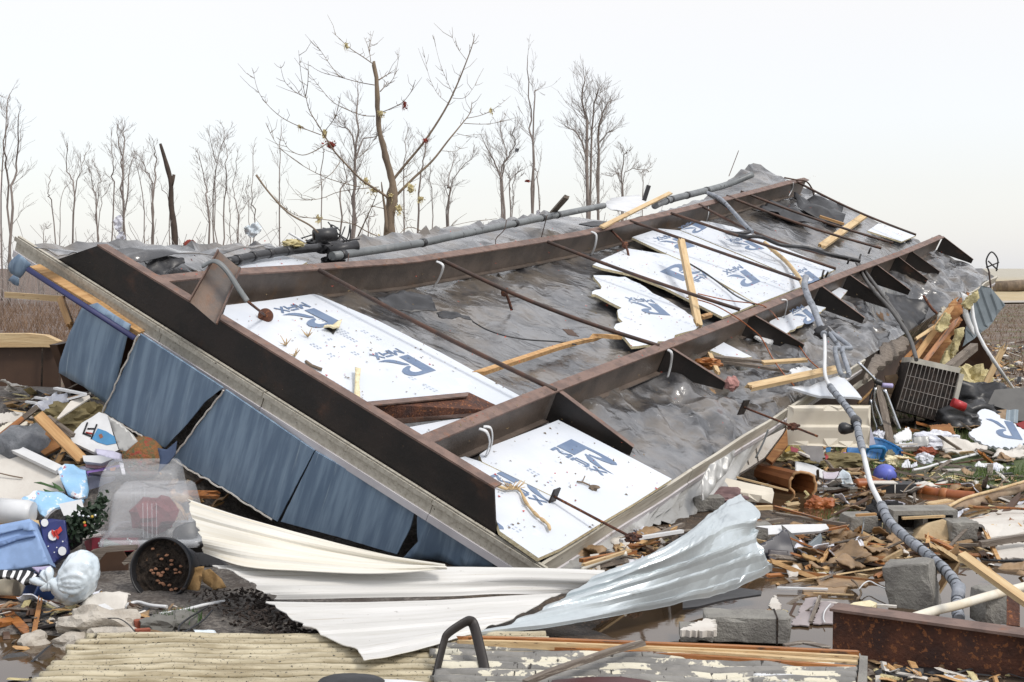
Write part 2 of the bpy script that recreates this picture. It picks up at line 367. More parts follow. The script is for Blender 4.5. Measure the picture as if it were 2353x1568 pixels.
m_white = mat('white_siding', (.68, .67, .65), (.60, .59, .56), rough=.38, scale=2.5, coord='UV', stretch=(.8, 6, 1), dirt=(.46, .42, .36), dscale=3, damt=.34, dsoft=.16, dstretch=(.6, 12, 1), dirt2=(.16, .13, .11), d2scale=30, d2amt=.10, bump=.02)
m_whitey = mat('yellowed_siding', (.71, .69, .63), (.66, .62, .53), rough=.38, scale=2.5, coord='UV', stretch=(.8, 6, 1), dirt=(.62, .50, .28), dscale=2.5, damt=.30, dsoft=.2, dstretch=(.5, 7, 1))
m_galv = mat('galvanised', (.54, .59, .61), (.44, .48, .50), rough=.32, rough2=.45, scale=3, metal=.45, bump=.1, bscale=9, coord='Object', dirt=(.30, .31, .30), dscale=7, damt=.16, dsoft=.1)
m_side = mat('crumpled_siding', (.46, .46, .45), (.33, .33, .32), rough=.4, scale=3, dirt=(.26, .25, .23), dscale=5, damt=.36, dsoft=.2, bump=.1, metal=.2)
m_cream = mat('cream_siding', (.54, .48, .345), (.38, .33, .225), rough=.6, scale=4, coord='UV', stretch=(.7, 8, 1), dirt=(.26, .21, .125), dscale=3, damt=.50, dsoft=.22, dstretch=(.5, 9, 1), dirt2=(.04, .035, .03), d2scale=80, d2amt=.24, d2coord='Object')
m_cream2 = mat('cream_panel', (.68, .63, .53), (.60, .55, .45), rough=.5, scale=2, dirt=(.42, .27, .12), dscale=2.6, damt=.28, dsoft=.25, coord='Object')
m_peel = mat('peeled_siding', (.17, .165, .155), (.25, .24, .225), rough=.7, scale=3, coord='UV', stretch=(1, 6, 1), dirt=(.66, .62, .50), dscale=3.2, damt=.40, dsoft=.02, dstretch=(.7, 3.5, 1), dirt2=(.04, .035, .03), d2scale=20, d2amt=.22, bump=.3)
m_wood = mat('fresh_wood', (.56, .35, .16), (.43, .24, .10), rough=.75, scale=2.5, stretch=(1, 14, 14), bump=.25, bscale=8, dirt=(.24, .13, .06), dscale=5, damt=.18)
m_pale = mat('pale_wood', (.62, .47, .27), (.52, .36, .19), rough=.75, scale=2.5, stretch=(1, 14, 14), bump=.25, bscale=8, dirt=(.22, .14, .08), dscale=6, damt=.22)
m_orange = mat('wet_orange_wood', (.40, .16, .045), (.27, .10, .028), rough=.5, scale=2.5, stretch=(1, 10, 10), bump=.25, bscale=8, dirt=(.10, .05, .025), dscale=4, damt=.3)
m_grey = mat('weathered_wood', (.21, .175, .145), (.13, .105, .085), rough=.85, scale=2.5, stretch=(1, 16, 16), bump=.5, bscale=8, dirt=(.33, .29, .24), dscale=5, damt=.3)
m_ply = mat('plywood', (.36, .17, .06), (.22, .095, .035), rough=.8, scale=3, stretch=(1, 1, 7), dirt=(.52, .33, .15), dscale=4, damt=.3, dsoft=.2, bump=.3)
m_brown = mat('brown_panel', (.085, .045, .026), (.06, .032, .02), rough=.6, scale=2, dirt=(.12, .07, .04), dscale=5, damt=.2)
m_conc = mat('concrete', (.27, .26, .235), (.20, .19, .175), rough=.95, scale=7, bump=.6, bscale=70, dirt=(.13, .125, .11), dscale=3, damt=.38, dsoft=.2)
m_stone = mat('limestone', (.50, .46, .40), (.36, .32, .27), rough=.95, scale=5, bump=.8, bscale=25, dirt=(.22, .15, .09), dscale=4, damt=.35, dsoft=.15)
m_brick = mat('brick', (.30, .085, .045), (.22, .06, .035), rough=.9, scale=9, bump=.5)
m_black = mat('black_plastic', (.018, .018, .02), (.03, .03, .033), rough=.42, scale=6, bump=.15, bscale=12, dirt=(.10, .09, .085), dscale=8, damt=.2, dsoft=.2)
m_soil = mat('potting_soil', (.018, .013, .010), (.04, .028, .02), rough=1, scale=30, bump=1, bscale=60, dirt=(.20, .11, .06), dscale=24, damt=.12)
m_pipe = mat('grey_pipe', (.20, .215, .22), (.14, .15, .155), rough=.45, scale=3, dirt=(.33, .33, .33), dscale=4, damt=.3, dsoft=.2, dirt2=(.05, .05, .05), d2scale=14, d2amt=.2)
m_wrapc = mat('cable_wrap', (.30, .32, .36), (.20, .22, .25), rough=.6, scale=14, bump=.4, dirt=(.06, .065, .075), dscale=10, damt=.3, dsoft=.1)
m_paint = mat('white_paint', (.69, .70, .71), (.61, .62, .63), rough=.4, scale=4, dirt=(.45, .40, .33), dscale=5, damt=.2, dsoft=.15)
m_drywall = mat('drywall', (.63, .60, .55), (.55, .51, .46), rough=.9, scale=3, bump=.2, dirt=(.40, .33, .25), dscale=4, damt=.22, dsoft=.15, dirt2=(.2, .16, .12), d2scale=30, d2amt=.06)
m_cardb = mat('wet_cardboard', (.33, .215, .115), (.20, .125, .065), rough=.5, scale=4, bump=.4, bscale=20, dirt=(.45, .33, .20), dscale=5, damt=.35, dsoft=.2, dirt2=(.12, .075, .04), d2scale=9, d2amt=.2)
m_tan = mat('tan_cloth', (.42, .27, .12), (.30, .18, .075), rough=.9, scale=5, bump=.4, bscale=30)
m_fab = mat('white_fabric', (.72, .73, .78), (.58, .60, .68), rough=.9, scale=6, bump=.4)
m_bag = mat('plastic_bag', (.66, .73, .78), (.52, .60, .66), rough=.22, scale=5, bump=.2, bscale=11, spec=.6, coat=.5)
m_greyc = mat('grey_cloth', (.22, .23, .25), (.13, .14, .155), rough=.95, scale=9, bump=.6)
m_insul = mat('yellow_insulation', (.62, .54, .31), (.48, .41, .21), rough=1, scale=12, bump=1, bscale=30, dirt=(.30, .22, .09), dscale=5, damt=.3, dsoft=.2)
m_bark = mat('bark', (.23, .175, .125), (.15, .115, .085), rough=.95, scale=4, bump=.8, bscale=14, stretch=(1, 1, .35), dirt=(.26, .20, .12), dscale=3, damt=.35, dsoft=.2)
m_bark_hazed = mat('far_bark_hazed', (.25, .215, .195), (.19, .16, .145), rough=.95, scale=2)  # distant trunks lightened, haze put into the bark colour
m_twig_hazed = mat('twigs', (.36, .33, .31), (.29, .26, .245), rough=.95, scale=2)  # twig colour lightened too, standing in for haze
m_redfab = mat('red_scraps', (.27, .05, .035), (.15, .03, .022), rough=.9, scale=9)
m_leaf = mat('green_leaf', (.035, .085, .022), (.06, .12, .035), rough=.5, scale=9)
m_grass = mat('grass', (.075, .13, .028), (.13, .17, .05), rough=.8, scale=4)
m_chrome = mat('chrome', (.62, .64, .67), (.5, .52, .55), rough=.18, metal=1, scale=4)
m_wetorg = mat('orange_pipe', (.36, .11, .03), (.27, .075, .022), rough=.45, scale=6, dirt=(.15, .05, .02), dscale=6, damt=.3, dsoft=.2)
m_water = mat('muddy_water', (.085, .055, .03), (.065, .042, .024), rough=.03, scale=.8, bump=.02, bscale=3, spec=.6)
def crinkle(m, scales=(2.2, 5.5, 12), strength=.8, dist=.05, stretch=(1, 1, 1)):
    """the facets and sharp creases of crumpled film or foil"""
    nt = m.node_tree; N = nt.nodes.new; L = nt.links.new; b = nt.nodes['Principled BSDF']; tc = N('ShaderNodeTexCoord'); mp = N('ShaderNodeMapping'); mp.inputs['Scale'].default_value = stretch; L(tc.outputs['Object'], mp.inputs[0])
    nz = N('ShaderNodeTexNoise'); nz.inputs['Scale'].default_value = 2.5; nz.inputs['Detail'].default_value = 3; L(mp.outputs[0], nz.inputs['Vector']); mx = N('ShaderNodeVectorMath'); mx.operation = 'MULTIPLY_ADD'; L(nz.outputs['Color'], mx.inputs[0]); mx.inputs[1].default_value = (.35, .35, .35); L(mp.outputs[0], mx.inputs[2]); last = None
    for i, sc in enumerate(scales):
        m2 = N('ShaderNodeMapping'); m2.inputs['Rotation'].default_value = (.4 * i, .3 + .5 * i, .5 + 1.1 * i); m2.inputs['Scale'].default_value = (1, .42, 1); m2.inputs['Location'].default_value = (i * 3.1, i, 0); L(mx.outputs[0], m2.inputs[0])
        v = N('ShaderNodeTexNoise'); v.noise_type = 'RIDGED_MULTIFRACTAL'; v.inputs['Scale'].default_value = sc; v.inputs['Detail'].default_value = 2; v.inputs['Roughness'].default_value = .45; v.normalize = True; L(m2.outputs[0], v.inputs['Vector']); k = N('ShaderNodeMath'); k.operation = 'MULTIPLY_ADD'; k.inputs[1].default_value = 1 / (1 + i * 1.1); L(v.outputs[0], k.inputs[0])
        if last is not None: L(last, k.inputs[2])
        else: k.inputs[2].default_value = 0
        last = k.outputs[0]
    bp = N('ShaderNodeBump'); bp.inputs['Strength'].default_value = strength; bp.inputs['Distance'].default_value = dist; L(last, bp.inputs['Height'])
    if b.inputs['Normal'].links: L(b.inputs['Normal'].links[0].from_socket, bp.inputs['Normal'])
    L(bp.outputs[0], b.inputs['Normal']); L(bp.outputs[0], b.inputs['Coat Normal']); return m
crinkle(m_wrap, (2.2, 6, 13), .8, .04); crinkle(m_bag, (7, 16, 34), .5, .012); crinkle(m_galv, (1.4, 4), .3, .04); crinkle(m_side, (3, 8), .5, .03); crinkle(m_fab, (8, 18), .6, .02); crinkle(m_cardb, (6, 14), .5, .015)
def plain(name, c, rough=.55, **k):
    if name not in MATS: MATS[name] = mat(name, c, tuple(x * .8 for x in c), rough=rough, scale=6, **k)
    return MATS[name]
def ground_mat():
    m = bpy.data.materials.new('ground'); m.use_nodes = True; nt = m.node_tree; N = nt.nodes.new; L = nt.links.new; b = nt.nodes['Principled BSDF']
    tc = N('ShaderNodeTexCoord'); P = tc.outputs['Object']; sp = N('ShaderNodeSeparateXYZ'); L(P, sp.inputs[0])
    def nzn(sc, det=6, ro=.6): n = N('ShaderNodeTexNoise'); n.inputs['Scale'].default_value = sc; n.inputs['Detail'].default_value = det; n.inputs['Roughness'].default_value = ro; L(P, n.inputs['Vector']); return n.outputs[0]
    def rng(v, a, bb, o0=0., o1=1.): r = N('ShaderNodeMapRange'); r.inputs[1].default_value = a; r.inputs[2].default_value = bb; r.inputs[3].default_value = o0; r.inputs[4].default_value = o1; r.interpolation_type = 'SMOOTHSTEP'; L(v, r.inputs[0]); return r.outputs[0]
    def mx(f, a, c):
        x = N('ShaderNodeMix'); x.data_type = 'RGBA'; L(f, x.inputs[0])
        for s, i in ((a, 6), (c, 7)):
            if hasattr(s, 'links'): L(s, x.inputs[i])
            else: x.inputs[i].default_value = (*s, 1)
        return x.outputs[2]
    def mul(a, c): x = N('ShaderNodeMath'); x.operation = 'MULTIPLY'; L(a, x.inputs[0]); L(c, x.inputs[1]); return x.outputs[0]
    def addn(v, n, k): x = N('ShaderNodeMath'); x.operation = 'MULTIPLY_ADD'; L(n, x.inputs[0]); x.inputs[1].default_value = k; L(v, x.inputs[2]); return x.outputs[0]
    n1 = nzn(.9); n2 = nzn(7); n3 = nzn(45, 4); n4 = nzn(.12)
    mud = mx(rng(n2, .35, .65), (.085, .056, .034), (.036, .025, .017))
    mud = mx(rng(n3, .58, .66), mud, (.20, .14, .09))
    grav = mx(rng(n3, .38, .62), (.085, .075, .068), (.20, .18, .16)); grav = mx(rng(n2, .45, .7), grav, (.075, .06, .05))
    lx = rng(addn(sp.outputs[0], n1, 1.6), .1, .9); c = mx(lx, grav, mud)
    # grass patches to the right, then a churned field and dry grass further off
    gx = mul(rng(addn(sp.outputs[0], n2, .9), 3.3, 3.8), mul(rng(addn(sp.outputs[1], n2, 1.5), 10.6, 11.2), rng(addn(sp.outputs[1], n2, 1.5), 14.8, 13.2)))
    c = mx(mul(gx, rng(n1, .35, .5)), c, mx(rng(n3, .4, .6), (.06, .095, .025), (.10, .12, .045)))
    fld = mx(rng(n2, .4, .6), (.09, .058, .038), (.145, .10, .064)); fld = mx(rng(n1, .52, .62), fld, (.10, .11, .045)); fld = mx(rng(n3, .60, .66), fld, (.36, .28, .2))
    c = mx(rng(addn(sp.outputs[1], n1, 4), 16, 19), c, fld)
    dry = mx(rng(n4, .4, .6), (.46, .36, .20), (.38, .30, .17)); dry = mx(rng(sp.outputs[1], 260, 120), (.40, .37, .30), dry)  # farthest grass turns paler, haze painted into its colour
    rightside = mul(rng(addn(sp.outputs[0], n4, 6), 8, 14), rng(addn(sp.outputs[1], n4, 8), 66, 70))
    c = mx(rightside, c, dry)
    scr = mx(rng(n2, .4, .62), (.16, .105, .075), (.09, .06, .045)); leftside = mul(rng(addn(sp.outputs[0], n4, 6), 8, 2), rng(sp.outputs[1], 18, 24)); c = mx(leftside, c, scr)
    L(c, b.inputs['Base Color']); L(rng(n1, .3, .6, .45, .85), b.inputs['Roughness'])
    bp = N('ShaderNodeBump'); bp.inputs['Strength'].default_value = .9; bp.inputs['Distance'].default_value = .02; L(n3, bp.inputs['Height']); L(bp.outputs[0], b.inputs['Normal'])
    return m

# ------------------------------------------------------------------ ground and water
def axis(a, b, st, far, g=1.14):
    r = []; x = a
    while x < b: r.append(x); x += st
    r.append(b); s = st; hi = []; x = b
    while x < far: s *= g; x += s; hi.append(x)
    s = st; lo = []; x = a
    while x > -far: s *= g; x -= s; lo.append(x)
    return list(reversed(lo)) + r + hi
def build_ground():
    xs = axis(-5.5, 9, .07, 900); ys = [y for y in axis(4.6, 16, .07, 1800, 1.11) if y > -60]
    mb = MB(); mb.grid([[Vector((x, y, gz(x, y))) for x in xs] for y in reversed(ys)])
    mb.uv = {}; o = finish('ground', mb, ground_mat(), None, Matrix.Identity(4)); tag(o, kind='structure')
    for nm, x0, x1, y0, y1 in (('puddle', .2, 5.6, 5.1, 11.4), ('puddle', -3.3, -1.5, 5.0, 6.6)):
        w = MB(); w.grid([[Vector((x0 + (x1 - x0) * i / 30, y0 + (y1 - y0) * (1 - j / 30), -.012)) for i in range(31)] for j in range(31)]); w.uv = {}
        tag(finish(nm, w, m_water), kind='structure')
build_ground()
# ------------------------------------------------------------------ the overturned mobile home
home = thing('overturned_mobile_home', 'wrecked mobile home flipped on its roof, steel chassis rails and black belly wrap showing', 'mobile home', WM)
def hp(name, mb, m, label=None, parent=None):
    o = finish(name, mb, m, parent or home); 
    if label: o['label'] = label
    return o
def ridge(s, t, ang, L, W, o):
    c, n = math.cos(ang), math.sin(ang); u, v = (s * c + t * n) / L, (-s * n + t * c) / W
    return 1 - min(1, abs(noise.noise((u, v, o))) * 3.2)
def wrinkle(s, t):
    q = (s, t, 0); a = fbm(q, .8, 2, 2); near = ss(1.05, .85, s); w = .35 + .65 * ss(-.3, .3, nz3(q, .45, 8)); k = near * 1.15 + (1 - near) * w * .75
    x, y = s + .12 * nz3(q, 2.2, 3), t + .12 * nz3(q, 2.2, 5)
    h = .03 * a + k * (.034 * ridge(x, y, .5, .8, .22, 1) + .030 * ridge(x, y, 1.25, .9, .26, 9) + .024 * ridge(x, y, -.4, .55, .16, 17) + .016 * ridge(x, y, 2.2, .3, .10, 25))
    return h - .05
FC = {}
def facet(s, t):      # creased film: flat triangles between randomly raised points
    a, b = s / .17 + .35 * t, t / .24 + .5 * s; i, j = math.floor(a), math.floor(b); x, y = a - i, b - j
    def g(p, q):
        if (p, q) not in FC: FC[(p, q)] = random.Random(p * 7919 + q * 104729 + 5).gauss(0, 1)
        return FC[(p, q)]
    return g(i, j) + (g(i + 1, j) - g(i, j)) * x + (g(i + 1, j + 1) - g(i + 1, j)) * y if x > y else g(i, j) + (g(i, j + 1) - g(i, j)) * y + (g(i + 1, j + 1) - g(i, j + 1)) * x
def build_floor():
    rr = random.Random(31); P = []; H = []; Lt, Ls = 14.7, 4.18
    def put(s, t, h): P.append(Vector((t, s))); H.append(h)
    n = 150
    for i in range(n): put(0.02, .02 + Lt * i / n, -.02); put(Ls, .02 + Lt * (i + 1) / n, .02 * rr.gauss(0, 1))
    for i in range(1, 40): put(.02 + (Ls - .02) * i / 40, .02, -.02); put(.02 + (Ls - .02) * i / 40, .02 + Lt, rr.gauss(0, .02))
    put(Ls, .02, 0); put(.02, .02 + Lt, 0)
    FO = []
    for i in range(230):
        a_ = rr.uniform(.1, .9) if i < 130 else rr.uniform(1.0, 4.0); b_ = rr.uniform(.2, 14.5); an = rr.gauss(.9, .5) if i % 3 else rr.uniform(0, 3.1)
        FO.append((a_, b_, math.cos(an), math.sin(an), rr.uniform(.06, .11), rr.uniform(.015, .038) * (1 if a_ < .95 else .8) * rr.choice((1, 1, -.7)), rr.uniform(.3, 1.0)))
    for s0, s1, ds, dt, amp in ((.08, .96, .05, .075, .026), (.97, 3.1, .10, .15, .012), (3.12, 4.14, .08, .12, .018)):
        s = s0
        while s < s1:
            t = .08
            while t < Lt - .04:
                u, v = s + rr.uniform(-.45, .45) * ds, t + rr.uniform(-.45, .45) * dt; w = .45 + .8 * ss(-.35, .3, nz3((u, v, 0), .6, 8))
                fo = sum(max(0, 1 - abs((u - a_) * c_ - (v - b_) * n_) / wd) * ht * max(0, 1 - abs((u - a_) * n_ + (v - b_) * c_) / ln) for a_, b_, c_, n_, wd, ht, ln in FO if abs(u - a_) < 1.2 and abs(v - b_) < 1.2); h = fo + amp * w * (.38 * rr.gauss(0, 1) + 1.5 * facet(u, v)) + .35 * wrinkle(u, v) + .02 * fbm((u, v, 0), .7, 2, 2); cave = ss(1.1, .25, ((v - 10.3) / 1.5) ** 2 + ((u - .25) / .55) ** 2)
                put(u, v, (min(h, .03) if s0 > .9 else min(h, .05)) - .32 * cave); t += dt
            s += ds
    V, _, F, orig, _, _ = delaunay_2d_cdt(P, [], [], 0, 1e-7); h = [H[o[0]] if o else 0 for o in orig]
    mb = MB(); vs = [fl(v.y, v.x, h[i]) for i, v in enumerate(V)]
    up = [f if (V[f[1]] - V[f[0]]).cross(V[f[2]] - V[f[0]]) > 0 else list(reversed(f)) for f in map(list, F)]; mid = lambda f: 1.0 < sum(V[i].y for i in f) / 3 < 3.08
    mb.add(vs, [f for f in up if mid(f)], 0, sm=True); o = len(mb.v); mb.add(vs, [f for f in up if not mid(f)], 0, sm=True); hp('belly_wrap', mb, m_wrap)
    d = MB(); rows = [[fl(s, t, -.12 - .3 * ss(1.1, .25, ((t - 10.3) / 1.5) ** 2 + ((s - .25) / .55) ** 2)) for t in [.12 + 14.5 * j / 60 for j in range(61)]] for s in [.1 + 3.98 * i / 12 for i in range(13)]]
    d.grid(rows, th=.04); d.uv = {}; hp('floor_deck', d, m_deck)
build_floor()
def beam(mb, pts, side, up, web, H, fw=.09, ft=.012, wt=.012, mats=(0, 1)):
    """an I section swept along pts; side and up are unit vectors"""
    def bar(lo, hi, w, mi):
        vs = []
        for p in pts: vs += [p + up * lo - side * w / 2, p + up * lo + side * w / 2, p + up * hi + side * w / 2, p + up * hi - side * w / 2]
        n = len(pts); fs = [(0, 1, 2, 3), tuple(4 * (n - 1) + i for i in (3, 2, 1, 0))]
        for i in range(n - 1):
            a, b = 4 * i, 4 * i + 4
            for j in range(4): k = (j + 1) % 4; fs.append((a + k, a + j, b + j, b + k))
        mb.add(vs, fs, mi)
    bar(ft, H - ft, wt, mats[0]); bar(H - ft, H, fw, mats[1]); bar(0, ft, fw, mats[0])
def build_rails():
    for s, t0, t1 in ((.95, .09, 14.55), (3.1, .09, 14.0)):
        mb = MB(); beam(mb, [fl(s + .012 * math.sin(t * .9), t, 0) for t in [t0 + (t1 - t0) * i / 60 for i in range(61)]], D1, NF, 0, .26); hp('chassis_rail', mb, [m_steel, m_flange])
    # end beam: channel with slanting cut ends
    mb = MB(); t = .012
    q = [fl(.30, t, -.01), fl(3.95, t, -.01), fl(3.62, t, .25), fl(.42, t, .25)]; mb.slab(q, -D2, .012, 0)
    mb.slab([fl(.42, t, .262), fl(3.62, t, .262), fl(3.62, t + .085, .262), fl(.42, t + .085, .262)], NF, .0115, 1)
    mb.slab([fl(.32, t + .0125, .004), fl(3.9, t + .0125, .004), fl(3.9, t + .08, .004), fl(.32, t + .08, .004)], NF, .01, 0)
    hp('end_beam', mb, [m_dark, m_flange], 'black end beam rusted along its flange')
    # outriggers from the near rail to the eave
    for a, b in (((1298, 908), (1458, 1031)), ((1523, 795), (1672, 881)), ((1715, 720), (1852, 794)), ((1879, 654), (1987, 734)), ((1939, 627), (2045, 700)), ((1992, 599), (2092, 670)), ((2035, 577), (2132, 645)), ((2066, 565), (2160, 627)), ((2152, 537), (2236, 599))):
        s0, t0 = st_of(a, .255); s1, t1 = st_of(b, .06); s1 = max(.08, s1); mb = MB()
        tt = (t0 + t1) / 2; t0 = t0 * .7 + tt * .3; t1 = t1 * .7 + tt * .3
        e = (fl(s1, t1) - fl(.94, t0)).normalized(); side = e.cross(NF).normalized()
        q = [fl(.94, t0, .0), fl(.94, t0, .25), fl(s1, t1, .085), fl(s1, t1, .015)]; mb.slab([p + side * .006 for p in q], side, .012, 0)
        f = [fl(.94, t0, .25), fl(s1, t1, .085)]; u = (f[1] - f[0]).cross(side).normalized(); u = u if u.dot(NF) > 0 else -u
        mb.slab([f[0] + side * .03 + u * .004, f[0] - side * .03 + u * .004, f[1] - side * .025 + u * .004, f[1] + side * .025 + u * .004], u, .0035, 1)
        hp('outrigger', mb, [m_dark, m_flange])
    # cross rods
    for a, b, sg in (((733, 621), (1278, 898), .02), ((1018, 599), (1514, 795), .05), ((1258, 556), (1700, 712), .02), ((1447, 508), (1840, 644), 0), ((1541, 490), (1921, 618), .0), ((1605, 470), (1965, 600), .1), ((1669, 450), (2025, 571), .04), ((1702, 440), (2052, 559), .03), ((1829, 417), (2105, 540), .04)):
        A, B = at_f(a, .262), at_f(b, .262); mb = MB(); r = .017
        mb.tube([A.lerp(B, i / 14) - NF * (sg * math.sin(math.pi * i / 14)) for i in range(15)], r, 8); hp('cross_rod', mb, m_rod)
    for pts in ([(1127, 650), (1160, 672), (1176, 713)], [(1387, 514), (1436, 563), (1446, 605)]):
        mb = MB(); mb.tube(spline([at_f(p, h) for p, h in zip(pts, (.22, .16, .02))], 4), .013, 7); mb.blob(at_f(pts[1], .16), (.035, .03, .04), 2, .4, 2, 3); hp('hanger_rod', mb, m_rust)
    # galvanised straps round the rails
    for zone, pts in (('B', [(620, 215), (665, 245), (640, 330), (600, 390)]), ('B', [(1690, 15), (1725, 40), (1715, 120), (1690, 175)]), ('B', [(2205, 820), (2232, 845), (2225, 930), (2205, 1010)]),
                      ('J', [(370, 45), (440, 60), (455, 170), (420, 300), (340, 400)]), ('J', [(330, 65), (400, 95), (430, 190), (400, 300), (360, 380)]), ('Q', [(1670, 735), (1720, 745), (1705, 850), (1680, 930)]),
                      ('C', [(735, 235), (735, 270), (705, 330)]), ('C', [(145, 370), (150, 440), (135, 500)]), ('C', [(1690, 610), (1685, 650), (1675, 715)])):
        h = [.275, .27, .14, .03] if len(pts) == 4 else [.275, .28, .2, .1, .02] if len(pts) == 5 else [.275, .16, .03]
        mb = MB(); mb.tube(spline([at_f(zz(zone, p), hh) - D2 * .02 - D1 * .07 for p, hh in zip(pts, h)], 5), .011, 6, flat=.4); hp('rail_strap', mb, m_paint)
    # fallen cross channel between end beam and near rail
    mb = MB(); kk = lambda p, h: at_f(zz('K', p), h)
    w = [kk((1030, 848), .16), kk((1880, 768), .14), kk((2168, 905), .12), kk((1205, 968), .05)]; n = (w[1] - w[0]).cross(w[3] - w[0]).normalized(); n = n if n.dot(EYEV - w[0]) > 0 else -n
    mb.slab(w, n, .01, 0); f2 = [kk((1205, 968), .052), kk((2168, 905), .122), kk((2050, 928), .04), kk((1290, 1000), .02)]; mb.slab(f2, NF, .01, 1)
    f1 = [kk((1030, 848), .162), kk((1880, 768), .142), kk((1870, 795), .165), kk((1150, 865), .175)]; mb.slab(f1, NF, .01, 1); hp('fallen_channel', mb, [m_rust, m_flange], 'rusty channel section lying loose on the foam')
    # bent bracket standing on the end beam with its strap
    P0 = at_f((495, 742), .26); nb = (EYEV - P0).normalized() * .75 + NF * .25 - D2 * .2; nb.normalize(); mb = MB(); bk = lambda p: on_plane(zz('A', p), P0, nb)
    q = [bk(p) for p in ((1512, 172), (1655, 290), (1490, 675), (1312, 522))]; mb.slab(q, nb, .01, 0)
    for a, b in ((q[3], q[0]), (q[1], q[2])):
        mb.slab([a, b, b + nb * .05, a + nb * .05], (b - a).cross(nb).normalized(), .008, 1)
    br = hp('hanger_bracket', mb, [m_bracket, m_flange], 'bent rusty bracket standing up on the end beam')
    st = MB(); pp = [on_plane(zz('A', p), P0 + nb * o, nb) for p, o in (((1395, 275), .03), ((1480, 238), .08), ((1560, 300), .09), ((1640, 420), .08), ((1705, 515), .05))]; st.tube(spline(pp, 6), .018, 8, flat=.45); hp('tie_strap', st, m_pipe, 'grey metal tie strap over the bracket')
    st = MB(); e = at_f(zz('A', (1828, 612)), .10); st.tube([pp[-1], e], .009, 7); dz = (e - pp[-1]).normalized(); st.lathe(e, dz, [(0, 0), (.045, 0), (.05, .01), (.05, .05), (.042, .055), (.02, .04), (0, .04)], 20); hp('tie_bolt', st, m_rust)
build_rails()
def build_skin():
    # vinyl rim along the end
    for (h0, h1, off, m, nm) in ((-.085, .02, .0, m_rim, 'end_rim'), (-.13, -.0855, .012, m_rimlow, 'end_rim_flange')):
        mb = MB()
        for s0, s1 in ((-.05, .72), (.724, 2.02), (2.028, 2.9), (2.904, 4.28)):
            q = [fl(s0, -.02 - off, h0), fl(s1, -.02 - off, h0), fl(s1, -.02 - off, h1), fl(s0, -.02 - off, h1)]; mb.slab(q, -D2, .02, 0)
            if off == 0:
                q = [fl(s0, -.021, h0 + .05), fl(s1, -.021, h0 + .05), fl(s1, -.028, h0 + .056), fl(s0, -.028, h0 + .056)]; mb.hexa([fl(s0, -.0395, h1 - .03), fl(s1, -.0395, h1 - .03), fl(s1, -.046, h1 - .03), fl(s0, -.046, h1 - .03), fl(s0, -.0395, h1), fl(s1, -.0395, h1), fl(s1, -.046, h1), fl(s0, -.046, h1)])
        hp(nm, mb, m)
    # rim along the near side, torn beyond the condenser
    for t0, t1, nm in ((.0, 2.2, 'side_rim'), (2.21, 4.35, 'side_rim'), (4.37, 6.9, 'side_rim'), (12.2, 14.8, 'side_rim')):
        mb = MB(); j = 24
        for (h0, h1, o, mi) in ((-.085, .022, 0, 0), (-.125, -.0855, .012, 1)):
            vs = []; tt = [t0 + (t1 - t0) * i / j for i in range(j + 1)]; w = lambda t: .02 * nz3((t * 1.4, 2, 0)) + (.05 * nz3((t * 2, 5, 0)) if t0 > 12 else 0)
            for t in tt: vs += [fl(-.022 - o, t, h0 + w(t)), fl(-.002 - o, t, h0 + w(t)), fl(-.002 - o, t, h1 + w(t)), fl(-.022 - o, t, h1 + w(t))]
            fs = [(3, 2, 1, 0), tuple(4 * j + i for i in (0, 1, 2, 3))]
            for i in range(j):
                a, b = 4 * i, 4 * i + 4
                for e in range(4): k = (e + 1) % 4; fs.append((a + e, a + k, b + k, b + e))
            mb.add(vs, fs, mi)
        hp(nm, mb, [m_rim, m_rimlow])
    # blue end-wall panels hanging from the rim
    PP = fl(2, -.05, -.12); pn = (-D2 * .93 + Vector((0, -.15, -.1))).normalized()
    panels = [('A', [(545, 560), (635, 535), (860, 690), (825, 860), (735, 1265), (560, 1110), (372, 1020), (385, 950)], .012, 1),
              ('A', [(965, 740), (1535, 1112), (1410, 1210), (1290, 1360), (1135, 1525), (900, 1390), (715, 1285)], .005, 2),
              ('d', [(518, 896), (722, 1036), (637, 1199), (520, 1125), (397, 1055)], .004, 3),
              ('d', [(724, 1038), (955, 1168), (942, 1215), (912, 1274), (780, 1235), (645, 1199)], .006, 4),
              ('d', [(957, 1168), (1075, 1238), (1115, 1256), (1140, 1302), (1040, 1305), (926, 1283), (960, 1245)], .05, 5)]
    for z, pts, cr, sd in panels:
        mb = MB(); P = [on_plane(zz(z, p), PP - D2 * (.012 * sd), pn) for p in pts]
        bend = None; cr = 0 if sd in (2, 3, 4) else cr
        if sd == 1: bend = lambda x, y: -.22 * (x * x + y * y)
        if sd == 5: bend = lambda x, y: .18 * math.sin(6 * x + 2) * (y - .2)
        sheet(mb, P, .014, .06, .001, cr, 1.6, seed=sd, bend=bend, sm=sd in (1, 5)); pn_ = hp('wall_panel', mb, m_panel, 'blue-grey wall panel bent and curling' if sd in (1, 5) else None)
        if sd in (2, 3):     # torn pale edge
            e = MB(); ed = [P[0]] + ([P[-1]] if sd == 2 else [P[-1]]); rr = random.Random(sd)
            path = [P[0], P[-1]] + ([P[-2], P[-3]] if sd == 2 else [P[-2], P[-3]])
            Q = []
            for a, b in zip(path, path[1:]): Q += [a.lerp(b, i / 16) + Vector((rr.uniform(-1, 1), rr.uniform(-1, 1), rr.uniform(-1, 1))) * .005 - D2 * .014 for i in range(16)]
            e.tube(Q, .006, 5, sm=False); hp('torn_edge', e, m_drywall, None, pn_)
